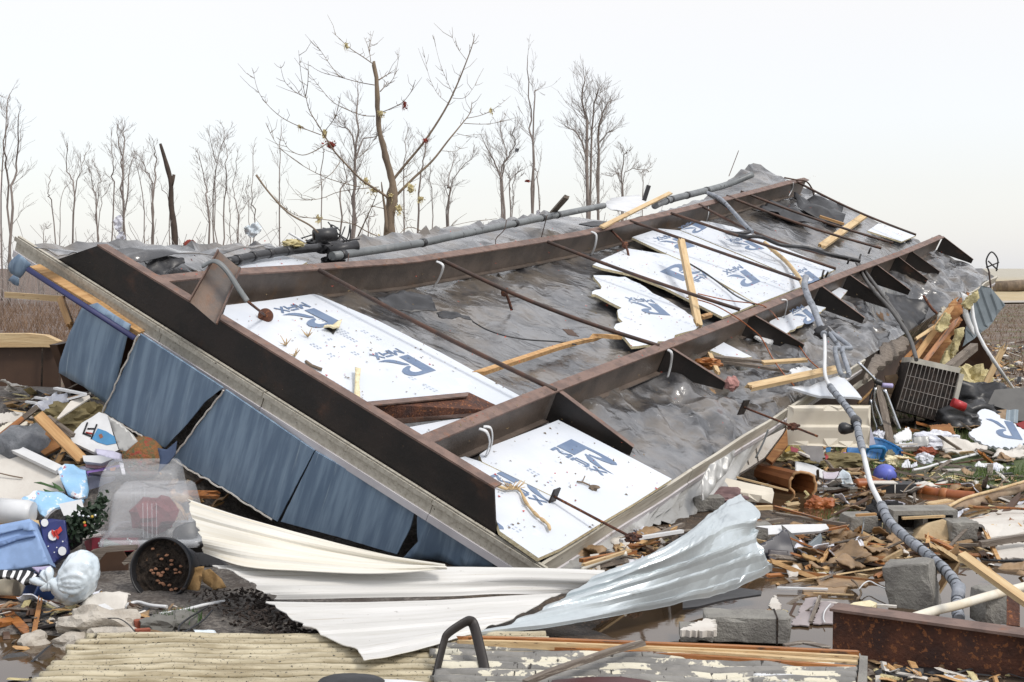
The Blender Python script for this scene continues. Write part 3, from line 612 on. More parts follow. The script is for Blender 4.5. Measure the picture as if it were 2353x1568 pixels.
    # wooden wall plate below the raised corner, with the blue-grey corner scrap
    mb = MB(); P = [on_plane(zz('A', p), PP + D2 * .08, pn) for p in ((170, 285), (205, 275), (960, 730), (940, 800), (600, 560))]; sheet(mb, P, .09, .3); hp('wall_plate', mb, m_wood)
    mb = MB(); a, b = on_plane(zz('A', (190, 292)), PP - D2 * .02, pn), on_plane(zz('A', (930, 770)), PP - D2 * .02, pn); mb.tube([a, b], .02, 6, flat=.5); hp('blue_edging', mb, plain('navy_edging', (.03, .035, .12)))
    mb = MB(); P = [on_plane(zz('A', p), PP - D2 * .03, pn) for p in ((105, 195), (185, 265), (120, 360), (65, 325), (35, 285))]; sheet(mb, P, .006, .05, .004, .05, 4, seed=8); P = [on_plane(zz('A', p), PP + D2 * .02, pn) for p in ((75, 335), (120, 365), (118, 412), (35, 375))]; sheet(mb, P, .006, .05, .004, .05, 4, seed=9); hp('corner_scrap', mb, m_panel)
    # crumpled siding hanging under the near side
    top = [0, .25, .6, 1.1, 1.7, 2.3, 3.0, 3.7, 4.3, 4.9, 5.3]; bot = [(1262, 1304), (1340, 1290), (1385, 1255), (1425, 1243), (1470, 1210), (1525, 1190), (1580, 1158), (1622, 1140), (1655, 1100), (1690, 1062), (1692, 1020)]
    mb = MB(); rows = []; kk = 10; TT = [lerp_tab([(i, t) for i, t in enumerate(top)], x / kk) for x in range(10 * kk + 1)]; BB = spline([at_y((p[0], p[1] + 14), min(fl(0, t).y + .12, at_g((p[0], p[1] + 14), .01).y - .03)) for p, t in zip(bot, top)], kk)
    for i in range(15):
        v = i / 14; row = []
        for j, (t, b) in enumerate(zip(TT, BB)):
            a = fl(-.016, t, -.11); o = .055 * (abs(((j * .29) % 1) - .5) * 2) * (.3 + v) + .10 * v * fbm((j * .06, v * .5, 2), 2.0, 1)
            q = a.lerp(b, v * (1 + .10 * nz3((j * .35, 1, 1)))); row.append(q - D1 * (o - .02) )
        rows.append(row)
    mb.grid(rows, sm=False, th=.004); mb.uv = {}; hp('side_siding', mb, m_side, 'crumpled white siding hanging under the near eave')
    # dark slabs added under the floor as folded walls, to keep light out
    mb = MB(); mb.slab([fl(.5, .5, -.35), fl(.6, 14.4, -.4), Vector((6.6, 20, 0)), Vector((.7, 8.8, -.05))], (1, -.3, .2), .06); mb.slab([fl(4.1, .3, -.75), fl(4.1, 14.4, -.6), Vector((4.1, 21.4, 0)), Vector((-3.0, 9.6, 0))], (-1, .3, 0), .06)
    mb.slab([fl(.4, 14.5, -.2), fl(4.1, 14.5, -.2), Vector((4.3, 21.2, 0)), Vector((7.4, 19.8, 0))], (.3, 1, 0), .06); hp('light_block_wall', mb, m_brown)
build_skin()
def logo(mb, zone, O, E, U, h, mi, clip=None):
    o, e, u = [Vector(st_of(zz(zone, p), h)) for p in (O, E, U)]; ex = (e - o) / 1.2; uy = u - o
    def poly(pts, lv=0):
        q = [o + ex * x + uy * y for x, y in pts]
        if clip:
            a, b = [Vector(st_of(zz(zone, p), h)) for p in clip]; d = b - a; out = []
            side = lambda p: d.x * (p.y - a.y) - d.y * (p.x - a.x)
            for p, r in zip(q, q[1:] + q[:1]):
                sp, sr = side(p), side(r)
                if sp <= 0: out.append(p)
                if sp * sr < 0: out.append(p + (r - p) * (sp / (sp - sr)))
            q = out
        if len(q) < 3: return
        P = [fl(p.x, p.y, h) for p in q]; f = list(range(len(P)))
        if (P[1] - P[0]).cross(P[2] - P[1]).dot(NF) < 0: f.reverse()
        mb.add(P, [f], mi)
    sw = .40
    poly([(0, 0), (sw, 0), (sw, 1), (0, 1)])
    # bowl as a strip of quads, so that its counter stays open
    out = [(sw, 1), (.7, 1), (.92, .97), (1.06, .89), (1.12, .77), (1.06, .64), (.9, .55), (.7, .5), (.56, .49)]; inn = [(sw, .84), (.6, .85), (.7, .83), (.77, .79), (.79, .73), (.76, .67), (.7, .62), (.62, .58), (.55, .56)]
    for i in range(8): poly([out[i], out[i + 1], inn[i + 1], inn[i]])
    t1 = [(.5, .46), (.62, .44), (.72, .38), (.84, .25), (.96, .14), (1.1, .06), (1.28, 0)]; t2 = [(.5, .40), (.56, .32), (.62, .2), (.72, .09), (.84, .02), (1.0, -.02), (1.28, -.005)]
    for i in range(6): poly([t1[i], t1[i + 1], t2[i + 1], t2[i]])
    def stroke(a, b, w=.035):
        d = Vector((b[0] - a[0], b[1] - a[1])).normalized() * w; k = Vector((-d.y, d.x)); a, b = Vector(a), Vector(b); poly([a - k, b - k, b + k, a + k])
    y0, y1 = -.42, -.1
    for g in ([((.03, y0), (.03, y1)), ((.03, y1), (.2, y0 + .1)), ((.2, y0 + .1), (.37, y1)), ((.37, y1), (.37, y0))], [((.47, y0), (.47, y1 - .1)), ((.47, y1 - .04), (.78, y1 - .04)), ((.78, y1 - .1), (.78, y0)), ((.51, y0 + .14), (.74, y0 + .14))], [((.87, y0), (1.16, y1)), ((.87, y1), (1.16, y0))]):
        for a, b in g: stroke(a, b)
def board(label, zone, pts, h, logos=(), jag=0, th=.025, cr=0, seed=0):
    h += .03; pl = placer(zone, ('f', h), pts); mb = MB(); P = [pl(p) for p in pts]; sheet(mb, P, th, .16, jag, 0, seed=seed, sm=False)
    nf = len(mb.f)
    for i in range(nf):      # torn sides show the foam core
        a, b, c = [mb.v[k] for k in mb.f[i][:3]]; n = (b - a).cross(c - a)
        if n.length and abs(n.normalized().dot(NF)) < .5: mb.m[i] = 1
    for lg in logos: logo(mb, zone, *lg[:3], h + .003, 2, lg[3] if len(lg) > 3 else None)
    rr = random.Random(seed + 50); q = [st_of(zz(zone, p), h) for p in pts]
    def inside(x, y):
        r = False
        for a, b in zip(q, q[1:] + q[:1]):
            if (a[1] > y) != (b[1] > y) and x < (b[0] - a[0]) * (y - a[1]) / (b[1] - a[1]) + a[0]: r = not r
        return r
    s0, s1, t0, t1 = min(p[0] for p in q), max(p[0] for p in q), min(p[1] for p in q), max(p[1] for p in q)
    for i in range(int(50 * (s1 - s0) * (t1 - t0))):
        x, y = rr.uniform(s0, s1), rr.uniform(t0, t1)
        if not inside(x, y): continue
        w = rr.uniform(.003, .012); a = rr.uniform(0, 6.28); f = [fl(x + w * math.cos(a + k * 2.1) * rr.uniform(.5, 1.6), y + w * math.sin(a + k * 2.1), h + .003 + .002 * k) for k in range(3)]; mb.add(f if (f[1] - f[0]).cross(f[2] - f[0]).dot(NF) > 0 else f[::-1], [(0, 1, 2)], 3 if rr.random() < .75 else 4)
    for i in range(int(3 * (s1 - s0) * (t1 - t0))):
        x, y = rr.uniform(s0, s1), rr.uniform(t0, t1)
        for j in range(9):
            if rr.random() < .3 or not inside(x - .03 * j, y): continue
            for k in range(2): f = [fl(x - .03 * j + dx, y + .03 * k + dy, h + .002) for dx, dy in ((0, 0), (-.017, 0), (-.017, .011), (0, .011))]; mb.add(f if (f[1] - f[0]).cross(f[2] - f[0]).dot(NF) > 0 else f[::-1], [(0, 1, 2, 3)], 5)
    return one('insulation_board', label, 'foam board', mb, [m_foam, m_foamedge, m_blue, plain('leaf_speck', (.16, .11, .06), .9), plain('red_speck', (.5, .06, .05), .8), plain('faint_print', (.50, .56, .66), .5)], 'printed foam boards on the wreck')
board('largest printed foam board, behind the black end beam, holed beside the logo', 'K', [(45, 272), (95, 128), (400, 92), (740, 45), (795, 62), (1210, 240), (1680, 480), (2320, 830), (2168, 900), (1880, 775), (1200, 852), (960, 830), (830, 752)], .036,
      [((1430, 490), (1228, 540), (1638, 606)), ((740, 148), (525, 196), (945, 252)), ((250, 478), (462, 432), (45, 350), ((965, 830), (40, 270))), ((1000, 880), (1212, 836), (790, 752), ((1200, 852), (955, 828)))], seed=1)
board('narrow strip of foam board under the fallen rusty channel', 'B', [(365, 1402), (700, 1340), (1042, 1290), (1010, 1330), (860, 1380), (525, 1508)], .03)
board('foam board below the first outrigger, its upper logo clear of debris', 'J', [(405, 372), (530, 285), (960, 120), (1160, 40), (1300, 110), (1900, 420), (2250, 605), (1900, 830), (1585, 1015), (1140, 785), (430, 440)], .04, [((1145, 290), (1660, 545), (1285, 222))], seed=3)
board('foam board in the near corner, crossed by a rusty rod and a broken twig', 'J', [(78, 440), (265, 390), (428, 444), (1135, 790), (1570, 1030), (1180, 1270), (970, 1362), (600, 1105), (480, 722)], .034, [((570, 550), (1085, 828), (735, 478)), ((33, 885), (553, 1165), (198, 815), ((480, 700), (600, 1105)))], seed=4)
board('broken foam board with ragged cream edge in the middle bay', 'Q', [(60, 548), (200, 550), (340, 562), (660, 740), (960, 920), (975, 1012), (690, 1130), (400, 1175), (240, 1010), (320, 960), (278, 890), (310, 835), (110, 730), (48, 715), (132, 650)], .05, [((620, 800), (380, 780), (742, 902))], jag=.03, seed=5)
board('foam board under the leaning split timber, logo upside down', 'Q', [(55, 455), (130, 410), (360, 310), (720, 368), (880, 432), (1200, 640), (1490, 800), (1345, 862), (1200, 915), (700, 660), (400, 540), (130, 482)], .055, [((852, 600), (1010, 510), (645, 516))], seed=6)
board('foam board with two logos in a row beyond the split timber', 'Q', [(400, 212), (640, 135), (820, 152), (1400, 390), (1905, 605), (1905, 645), (1500, 800), (900, 440), (680, 345)], .065, [((1400, 495), (1250, 556), (1535, 602)), ((800, 215), (650, 250), (962, 290))], seed=7)
board('farthest printed foam board, lying under the black cable', 'Q', [(825, 148), (1010, 68), (1120, 82), (1300, 122), (1900, 370), (2200, 492), (1965, 612), (1900, 595), (1400, 380)], .05, [((1430, 240), (1285, 262), (1570, 312)), ((1960, 508), (1828, 562), (2060, 582)), ((965, 82), (850, 145), (1065, 125))], seed=8)
board('small torn foam board with half a logo outside the near rail', 'Q', [(1608, 966), (1980, 800), (2112, 832), (1960, 950), (1760, 1060)], .05, [((1935, 842), (1830, 902), (2040, 932))], jag=.015, seed=9)
board('white foam scrap wedged between the third and fourth outriggers', 'Q', [(2150, 702), (2230, 655), (2302, 682), (2240, 757)], .05)
board('white foam strip beside the splintered dark lumber', 'Q', [(1090, 1210), (1210, 1140), (1460, 1268), (1290, 1285)], .05)
board('foam board piece with faded print by the black pipe end', 'A', [(1610, 252), (1700, 225), (1900, 190), (2120, 242), (2060, 275), (1980, 292), (1690, 306)], .05)
board('blank white board at the far end of the wreck', 'C', [(1275, 580), (1350, 530), (1610, 612), (1510, 655)], .05)
# ------------------------------------------------------------------ pipes and lumber along the far edge
def edge_things():
    fz = lambda p, h: at_f(zz('R', p), h)
    def pipe(label, pts, hs, r, m, bands=(), bm=m_black, open_end=False):
        P = spline([fz(p, h) for p, h in zip(pts, hs)], 6); o = thing('drain_pipe', label, 'pipe', P[0], 'drain pipes along the far side of the floor'); mb = MB(); mb.tube(P, r, 12); finish('pipe', mb, m, o)
        for b in bands:
            i = int(b * (len(P) - 2)); d = (P[i + 1] - P[i]).normalized(); mb = MB(); mb.tube([P[i] - d * .03, P[i] + d * .03], r * 1.13, 12); finish('coupling', mb, bm, o)
        if open_end: d = (P[-1] - P[-2]).normalized(); mb = MB(); mb.tube([P[-1], P[-1] + d * .004], r * .8, 12); finish('opening', mb, m_soil, o)
    pipe('long grey drain pipe with black couplings, running from the black fittings uphill', [(335, 378), (700, 325), (870, 290), (1200, 222), (1535, 155)], (.16, .16, .17, .2, .2), .036, m_pipe, (.06, .31, .76, .84, .90))
    pipe('black ribbed pipe left of the tangle of fittings', [(-130, 405), (60, 365), (275, 340)], (.12, .14, .16), .035, m_black, (.2, .4, .6, .8))
    pipe('far grey pipe bending over the top end of the wreck', [(1760, 155), (1830, 128), (2060, 68), (2190, 18)], (.2, .2, .2, .25), .048, m_pipe, (.3, .4, .5, .6), m_black, False)
    o = thing('fitting_tangle', 'tangle of black pipe fittings and wires on the far edge', 'pipe fittings', fz((290, 330), .15))
    mb = MB(); c = fz((255, 290), .3); mb.tube([c, c + Vector((.17, .07, .02))], .055, 14); mb.tube([c + Vector((-.003, -.001, 0)), c + Vector((.01, 0, 0))], .032, 12, 1); finish('elbow', mb, [m_black, m_soil], o)
    mb = MB(); c = fz((320, 360), .14); mb.tube([c, c + Vector((.22, .15, .06))], .045, 14); mb.blob(fz((290, 330), .15), (.15, .12, .06), 3, .6, 2.5, 3); mb.blob(fz((340, 395), .05), (.10, .09, .04), 3, .5, 2.5, 5); finish('trap', mb, m_black, o)
    rr = random.Random(4)
    for i in range(5):
        b = fz((270 + 30 * i, 350), .1); mb = MB(); mb.tube(spline([b + Vector((rr.uniform(-.2, .2), rr.uniform(-.1, .1), rr.uniform(-.02, .25))) for _ in range(5)], 5), .006, 5); finish('wire', mb, m_black, o)
    TB('broken_branch', 'fallen bare branch on the black fittings', 'branch', 'R', [(0, 20), (60, 100), (140, 185), (235, 240), (275, 275)], [('y', 9.6)] * 5, 4, m_bark)
    TB('white_pipe', 'thin white pipe sticking out beside the black fittings', 'pipe', 'R', [(145, 275), (220, 318)], [('y', 9.9), ('y', 9.9)], 5, m_paint)
    mb = MB(); mb.blob(fz((165, 322), .2), (.09, .07, .035), 3, .5, 3, 2); one('insulation_tuft', 'yellow insulation tuft beside the black fittings', 'insulation', mb, m_insul)
    def LB(name, label, cat, zone, a, b, ha, hb, w, th, m, **k): PL(name, label, cat, zone, a, b, ('f', ha), ('f', hb), w, th, m, up=NF, **k)
    LB('lumber', 'pale pinkish board propped across the far rail', 'board', 'R', (1525, 250), (1830, 98), .30, .32, 20, 8, m_pale, jag=(0, 20), seed=2)
    LB('lumber', 'short brown stub of wood upright behind the long grey pipe', 'board', 'R', (1305, 190), (1372, 115), .12, .5, 22, 14, m_grey, jag=(0, 8), seed=3)
    PL('post', 'black square post standing at the far edge by the pale board', 'post', 'R', (1712, 132), (1733, 66), ('y', 15.2), ('y', 15.2), 25, 18, m_black)
    PL('metal_spike', 'thin dark metal blade pointing up at the top of the wreck', 'metal strip', 'C', (318, 205), (388, 22), ('y', 20.6), ('y', 20.6), 15, 3, m_rust, up=(1, 0, 0), jag=(0, 40))
    S('white_sheet', 'white plastic sheet lying behind the pale board', 'plastic sheet', 'R', [(1520, 150), (1580, 118), (1690, 110), (1740, 150), (1690, 180), (1590, 178)], ('f', .15), m_paint, crumple=.05, th=.006)
    for lb, pts in (('bent black flashing lying flat before the far rail', [(1015, 340), (1120, 330), (1200, 318), (1205, 326), (1060, 345)]), ('black plate under the propped pale board', [(1425, 235), (1490, 222), (1560, 225), (1570, 240), (1480, 245)])):
        S('black_flashing', lb, 'metal strip', 'R', pts, ('f', .08), m_black, th=.012)
    TB('wire', 'thin rusty wire hanging over the far rail', 'wire', 'R', [(1105, 220), (1095, 262), (1060, 300), (1058, 335)], [('f', .28), ('f', .2), ('f', .1), ('f', .03)], 2, m_rod)
    TB('wire', 'straight wire standing between long grey pipe and rail', 'wire', 'R', [(1285, 195), (1258, 300)], [('f', .3), ('f', .03)], 2, m_rod)
    TB('wire', 'dark wire hanging down the far rail beside the first rod', 'wire', 'R', [(410, 365), (405, 430), (420, 490), (480, 545)], [('f', .3), ('f', .2), ('f', .08), ('f', .03)], 2, m_rod)
    S('wrap_tatter', 'upturned black tatter of belly wrap at the left corner', 'plastic sheet', 'A', [(232, 132), (420, 140), (585, 165), (395, 222)], ('f', .14), m_wrap, crumple=.05, cscale=3, th=.004)
    S('wrap_tatter', 'loose grey plastic flap at the far edge behind the bracket', 'plastic sheet', 'A', [(650, 152), (900, 150), (1100, 150), (1500, 140), (1900, 130), (1500, 195), (1200, 205), (980, 215)], ('f', .16), m_wrap, crumple=.07, cscale=2.5, th=.004)
    S('wrap_tatter', 'black flap of wrap curling round a hole behind the end beam', 'plastic sheet', 'A', [(985, 225), (1100, 220), (1220, 225), (1270, 270), (1190, 275), (1120, 290), (1010, 250)], ('f', .12), m_black, crumple=.07, cscale=5, th=.004)
    S('wrap_tatter', 'torn black flap folded back beside the first rod', 'plastic sheet', 'B', [(230, 475), (400, 460), (500, 455), (600, 500), (665, 570), (540, 560), (400, 540), (260, 510)], ('f', .10), m_black, crumple=.06, cscale=3, th=.004)
    S('wrap_tatter', 'long black slit of torn wrap in the big middle bay', 'plastic sheet', 'B', [(665, 560), (760, 575), (905, 655), (800, 640), (690, 620)], ('f', .085), m_black, crumple=.05, cscale=4, th=.004)
    S('wrap_tatter', 'dark peeled wrap by the far rail at the top end', 'plastic sheet', 'C', [(470, 440), (600, 380), (760, 400), (940, 525), (900, 540), (700, 470)], ('f', .09), m_black, crumple=.10, cscale=3, th=.004)
    S('wrap_tatter', 'dark wrap bunched along the far end of the wreck', 'plastic sheet', 'C', [(760, 330), (900, 350), (1110, 410), (1110, 530), (950, 470), (800, 400)], ('f', .10), m_black, crumple=.14, cscale=3, th=.004)
    S('wrap_tatter', 'large torn black flap hanging between the rear outriggers', 'plastic sheet', 'C', [(1400, 1000), (1550, 1010), (1700, 1080), (1680, 1180), (1560, 1310), (1480, 1220), (1430, 1100)], ('n', 16.0, 55, 30), m_black, crumple=.09, cscale=2.5, th=.004)
    S('wrap_tatter', 'slit of wrap with brown wood showing near the bent board', 'plastic sheet', 'B', [(1525, 700), (1590, 710), (1640, 760), (1570, 745)], ('f', .05), m_brown, crumple=.02, th=.004)
edge_things()
def lumber_on_wreck():
    def LB(label, zone, a, b, ha, hb, w, th, m, name='lumber', **k): PL(name, label, 'board', zone, a, b, ('f', ha), ('f', hb), w, th, m, up=NF, **k)
    # the bowed board in the big middle bay
    mb = MB(); P = spline([at_f(zz('B', p), .07) for p in ((945, 1000), (1250, 900), (1550, 805), (1740, 768), (1900, 778))], 6)
    for P_ in [P]:
        rows = [[p + (D1 * .02 - D2 * .055) * k for p in P_] for k in (-1, -.3, .3, 1)]; mb.grid(rows, th=.035, sm=False); mb.uv = {}
    one('lumber', 'long yellow board bowed across the torn wrap in the middle bay', 'board', mb, m_wood)
    LB('split timber leaning from the fourth rod onto the near rail', 'Q', (832, 235), (990, 1005), .42, .05, 60, 40, m_pale, jag=(60, 30), seed=5)
    LB('light board lying across the bay at the top end', 'C', (955, 690), (1255, 475), .06, .08, 48, 20, m_pale, jag=(30, 0), seed=6)
    LB('thin yellow batten under the top rods', 'C', (945, 482), (1110, 535), .08, .08, 18, 16, m_wood, seed=7)
    LB('splintered yellow lath beside the near eave', 'Q', (1545, 1320), (1950, 1295), .10, .12, 45, 25, m_pale, jag=(10, 60), seed=8)
    LB('dark weathered lath under the splintered one', 'Q', (1110, 1268), (1560, 1312), .09, .10, 40, 25, m_grey, jag=(20, 20), seed=9)
    LB('brown batten lying outside the near rail', 'Q', (1150, 1300), (1790, 1395), .06, .08, 40, 25, m_grey, jag=(10, 80), seed=10)
    LB('long pale board lying across the near eave to the siding panel', 'Q', (1420, 1540), (2210, 1375), .14, .20, 75, 40, m_pale, jag=(60, 0), seed=11)
    LB('short stub of wood at the lower end of the leaning timber', 'Q', (1010, 920), (1100, 895), .08, .08, 40, 30, m_wood, jag=(20, 20), seed=12)
    LB('splintered stake between the first two outriggers', 'Q', (1080, 1230), (1160, 1420), .10, .08, 45, 25, m_pale, jag=(40, 60), seed=13)
    mb = MB(); mb.blob(at_f(zz('Q', (1275, 1505)), .08), (.06, .06, .06), 3, .4, 2, 3); one('insulation_tuft', 'pink tuft stuck on the tip of the second outrigger', 'insulation', mb, plain('pink_tuft', (.42, .22, .20), .95))
    mb = MB(); mb.blob(at_f(zz('Q', (1060, 1330)), .06), (.12, .1, .05), 3, .5, 2, 7, sharp=True); one('wood_scrap', 'reddish scrap of wood by the first outrigger', 'wood scrap', mb, m_orange)
    S('foam_scrap', 'white foam scrap lying on the pale eave board', 'foam scrap', 'Q', [(1790, 1390), (1930, 1345), (1995, 1385), (1930, 1420), (1810, 1440)], ('f', .12), m_paint, jag=.02, th=.03)
    S('foam_scrap', 'bent white sheet hanging off the near eave', 'foam scrap', 'F', [(720, 100), (880, 85), (1060, 25), (1115, 35), (1150, 85), (1240, 168), (1050, 150), (850, 130)], ('f', .12), m_foam, crumple=.03, cscale=2, th=.02)
    S('foam_scrap', 'chipped white crumb under the second outrigger', 'foam scrap', 'Q', [(1480, 1085), (1560, 1090), (1655, 1110), (1610, 1150), (1530, 1120)], ('f', .05), m_paint, jag=.02, th=.02)
    S('broken_eave_board', 'splintered grey eave boards at the torn edge', 'board', 'C', [(1270, 1540), (1440, 1290), (1480, 1265), (1580, 1330), (1560, 1370), (1400, 1500), (1250, 1600)], ('f', -.02), m_grey, jag=.03, th=.05, crumple=.03)
    # loose rods
    for lb, z, a, b, ha, hb, pl, sz in (('thin rusty rod with a square plate, lying over the corner foam board', 'J', (1120, 775), (1900, 1185), .10, .16, (1105, 755), .05), ('short rusty rod with a black end plate above the cream panel', 'F', (420, 235), (930, 435), .12, .25, (400, 230), .06)):
        A, B = at_f(zz(z, a), ha), at_f(zz(z, b), hb); o = thing('anchor_rod', lb, 'rod', A, 'rusty anchor rods at the near eave'); mb = MB(); mb.tube([A.lerp(B, i / 8) for i in range(9)], .009, 6); finish('rod', mb, m_rust, o)
        x = (B - A).normalized(); y = NF.cross(x).normalized(); mb = MB(); mb.box(A, x, y, NF, .006, sz * .7, sz * 1.1); finish('end_plate', mb, m_dark, o)
        mb = MB(); C = A.lerp(B, .97 if z == 'J' else .68); mb.blob(C, (.045, .025, .028), 3, .8, 2.5, 4, sharp=True); finish('rust_clump', mb, m_rust, o)
    P = [at_f(zz('J', p), .085) for p in ((560, 665), (660, 700), (780, 700), (850, 830), (940, 940), (1000, 990), (1060, 1040), (1080, 1095))]; mb = MB(); mb.tube(spline(P, 3), [.006 + .006 * abs(math.sin(i * .9)) for i in range(22)], 6); rr = random.Random(3)
    for i in range(22): q = P[1].lerp(P[2], rr.random()); mb.tube([q, q + Vector((rr.uniform(-.05, .05), rr.uniform(-.05, .05), rr.uniform(.0, .05)))], .003, 4)
    one('broken_twig', 'crooked bleached twig on the near corner foam board', 'twig', mb, m_pale)
    mb = MB(); P = [at_f(zz('J', p), .082) for p in ((1340, 630), (1390, 635), (1450, 660), (1500, 690))]; mb.tube(P, .006, 5); mb.blob(P[-1], (.03, .02, .02), 2, .5); mb.tube([P[1], P[1] + Vector((.02, .05, .03))], .004, 4); one('broken_twig', 'small curled twig on the foam board below the first outrigger', 'twig', mb, m_bark)
    P = [at_f(zz('K', p), .08) for p in ((680, 540), (720, 570), (770, 590), (800, 600))]; mb = MB(); mb.tube(P, .012, 5); one('broken_twig', 'dark twig on the largest foam board', 'twig', mb, m_bark)
    rr = random.Random(9)
    for lb, p in (('tuft of dry grass standing on the largest foam board', (600, 500)), ('yellow leaf scrap near the hole in the largest foam board', (695, 358)), ('brown leaf between the two logos of the largest foam board', (535, 420))):
        c = at_f(zz('K', p), .07); mb = MB()
        for i in range(7): mb.tube([c, c + Vector((rr.uniform(-.05, .05), rr.uniform(-.05, .05), rr.uniform(.01, .07)))], [.006, .002], 4)
        one('dry_leaf', lb, 'leaf', mb, m_pale)
    S('foam_hole', 'torn hole with curled cream flap in the largest foam board', 'torn flap', 'K', [(810, 285), (850, 255), (945, 240), (925, 290), (880, 300)], ('f', .10), m_foamedge, crumple=.03, cscale=8, th=.012)
    S('foam_hole', 'dark gap in the foam under the curled cream flap', 'hole', 'K', [(815, 288), (930, 262), (885, 340), (862, 318)], ('f', .0715), m_black, th=.002)
    S('tape_strip', 'strip of yellowed tape hanging on the largest foam board', 'tape', 'K', [(1040, 588), (1082, 600), (1075, 690), (1088, 835), (1035, 835), (1042, 690)], ('f', .10), m_foamedge, th=.004, crumple=.02)
    # cables over the wreck
    def CB(label, zone, pts, hs, r, m, cat='cable', name='cable'):
        mb = MB(); mb.tube(spline([at_f(zz(zone, p), h) for p, h in zip(pts, hs)], 6), r, 7); one(name, label, cat, mb, m)
    CB('thick black cable snaking from the top pipe across the rods', 'C', [(180, 330), (290, 400), (400, 500), (470, 580), (380, 600), (300, 590), (420, 620), (540, 625), (680, 680), (860, 700), (1000, 740), (1160, 775), (1220, 790)], [.3, .3, .3, .3, .25, .2, .28, .3, .3, .29, .3, .3, .3], .024, m_black)
    CB('grey cable drooping from the top pipe onto the boards', 'C', [(170, 320), (260, 360), (340, 440), (420, 530), (480, 590)], [.32, .33, .34, .33, .3], .026, m_wrapc)
    CB('pale branch-like cable lying over the foam boards to the near rail', 'C', [(560, 660), (640, 730), (720, 800), (800, 900), (830, 960)], [.2, .15, .14, .2, .3], .025, m_pale)
    CB('thin dark wire curving over the middle foam boards', 'Q', [(880, 430), (1050, 530), (1200, 640), (1320, 730), (1480, 805)], [.12, .12, .12, .14, .28], .009, m_black)
    CB('thin orange cord looping over the near rail to the eave board', 'Q', [(880, 740), (1100, 800), (1290, 900), (1430, 1000), (1540, 1100), (1640, 1280), (1740, 1420), (1830, 1520)], [.13, .18, .29, .2, .08, .1, .12, .16], .006, m_wetorg)
    CB('orange cord arched over the rail, ending in a loop by the eave', 'Q', [(980, 710), (1250, 770), (1520, 805), (1620, 860), (1690, 940), (1780, 1060), (1880, 1180), (1960, 1290), (2060, 1380)], [.12, .16, .29, .2, .08, .06, .06, .06, .06], .006, m_wetorg)
    CB('thin cord lying in the torn wrap of the middle bay', 'B', [(905, 655), (1000, 710), (1120, 750), (1280, 780), (1500, 795), (1620, 815)], [.06] * 6, .006, m_black)
    for i, (a, b) in enumerate((((1135, 810), (1150, 770)), ((1215, 800), (1225, 745)), ((1280, 740), (1295, 700)), ((960, 910), (970, 855)), ((985, 900), (1000, 865)))):
        lb = ['bent bolt standing on the near rail below the third outrigger', 'bolt stub on the near rail by the black cable end', 'topmost bolt stub on the near rail', 'twin bolt on the near rail, the taller one', 'twin bolt on the near rail, the shorter one'][i]
        P, Q = at_f(zz('C', a), .255), at_f(zz('C', b), .33); mb = MB(); mb.tube([P, P.lerp(Q, .7), Q + D2 * .02], .012, 6); one('bolt', lb, 'bolt', mb, m_dark, 'bolts standing on the near rail')
    mb = MB(); c = at_f((2278, 600), .1)
    mb.tube(spline([c + Vector(v) for v in ((-.02, 0, -.2), (-.08, 0, .0), (.0, 0, .14), (.1, 0, .02), (.08, 0, -.16))], 5), .012, 6); mb.tube([c + Vector((-.08, 0, -.1)), c + Vector((.12, 0, -.02))], .012, 5); mb.tube([c + Vector((-.05, 0, .0)), c + Vector((.1, 0, -.14))], .012, 5); one('wire_coil', 'black looped wire at the far right corner of the wreck', 'wire', mb, m_black)
    CB('brown cable bending over the end of the far rail', 'C', [(700, 215), (780, 230), (850, 240), (890, 290), (905, 345)], [.3, .3, .3, .2, .05], .012, m_brown)
lumber_on_wreck()
# ------------------------------------------------------------------ torn far right corner
S('plywood_sheet', 'broken orange plywood leaning behind the condenser', 'plywood', 'C', [(1600, 1470), (1610, 1400), (1720, 1240), (1850, 1070), (1910, 1030), (1900, 1240), (1830, 1420), (1740, 1530)], ('n', 14.6, 70, -10), m_ply, jag=.04, th=.02, crumple=.03)
S('plywood_sheet', 'darker plywood strip left of the orange sheet', 'plywood', 'C', [(1470, 1560), (1600, 1380), (1740, 1200), (1760, 1230), (1620, 1450), (1540, 1600)], ('n', 14.4, 70, -10), m_grey, jag=.03, th=.02)
S('plywood_sheet', 'upper plywood piece below the torn rim', 'plywood', 'C', [(1760, 1230), (1860, 1080), (1980, 1010), (1940, 1130), (1880, 1240), (1820, 1290)], ('n', 14.8, 75, 0), m_orange, jag=.04, th=.02)
for i, (lb, pts) in enumerate((('long yellow insulation tuft hanging by the grey corrugated sheet', [(1880, 1260), (1930, 1250), (1930, 1330), (1900, 1440), (1870, 1470), (1870, 1380)]), ('yellow insulation hanging from the torn rim', [(1760, 1260), (1820, 1140), (1860, 1160), (1850, 1240), (1790, 1280)]), ('ragged yellow insulation below the plywood', [(1800, 1440), (1880, 1330), (1890, 1400), (1830, 1510), (1770, 1540)]), ('small insulation curl right of the torn rim', [(1950, 1080), (1990, 1020), (2030, 990), (2040, 1040), (1990, 1120)]))):
    S('insulation_tuft', lb, 'insulation', 'C', pts, ('n', 14.2, 80, 10), m_insul, jag=.008, th=.05, crumple=.08, cscale=4, seed=i)
S('corrugated_sheet', 'blue-grey corrugated sheet hanging off the right end', 'metal sheet', 'C', [(2050, 960), (2125, 975), (2222, 1090), (2100, 1250), (1930, 1380), (1960, 1200)], ('n', 15.5, 80, 30), plain('slate_metal', (.15, .18, .20), .45), ribs=(rib_trap, .14, .02), up=(.35, 0, -.9), th=.006, space=.1)
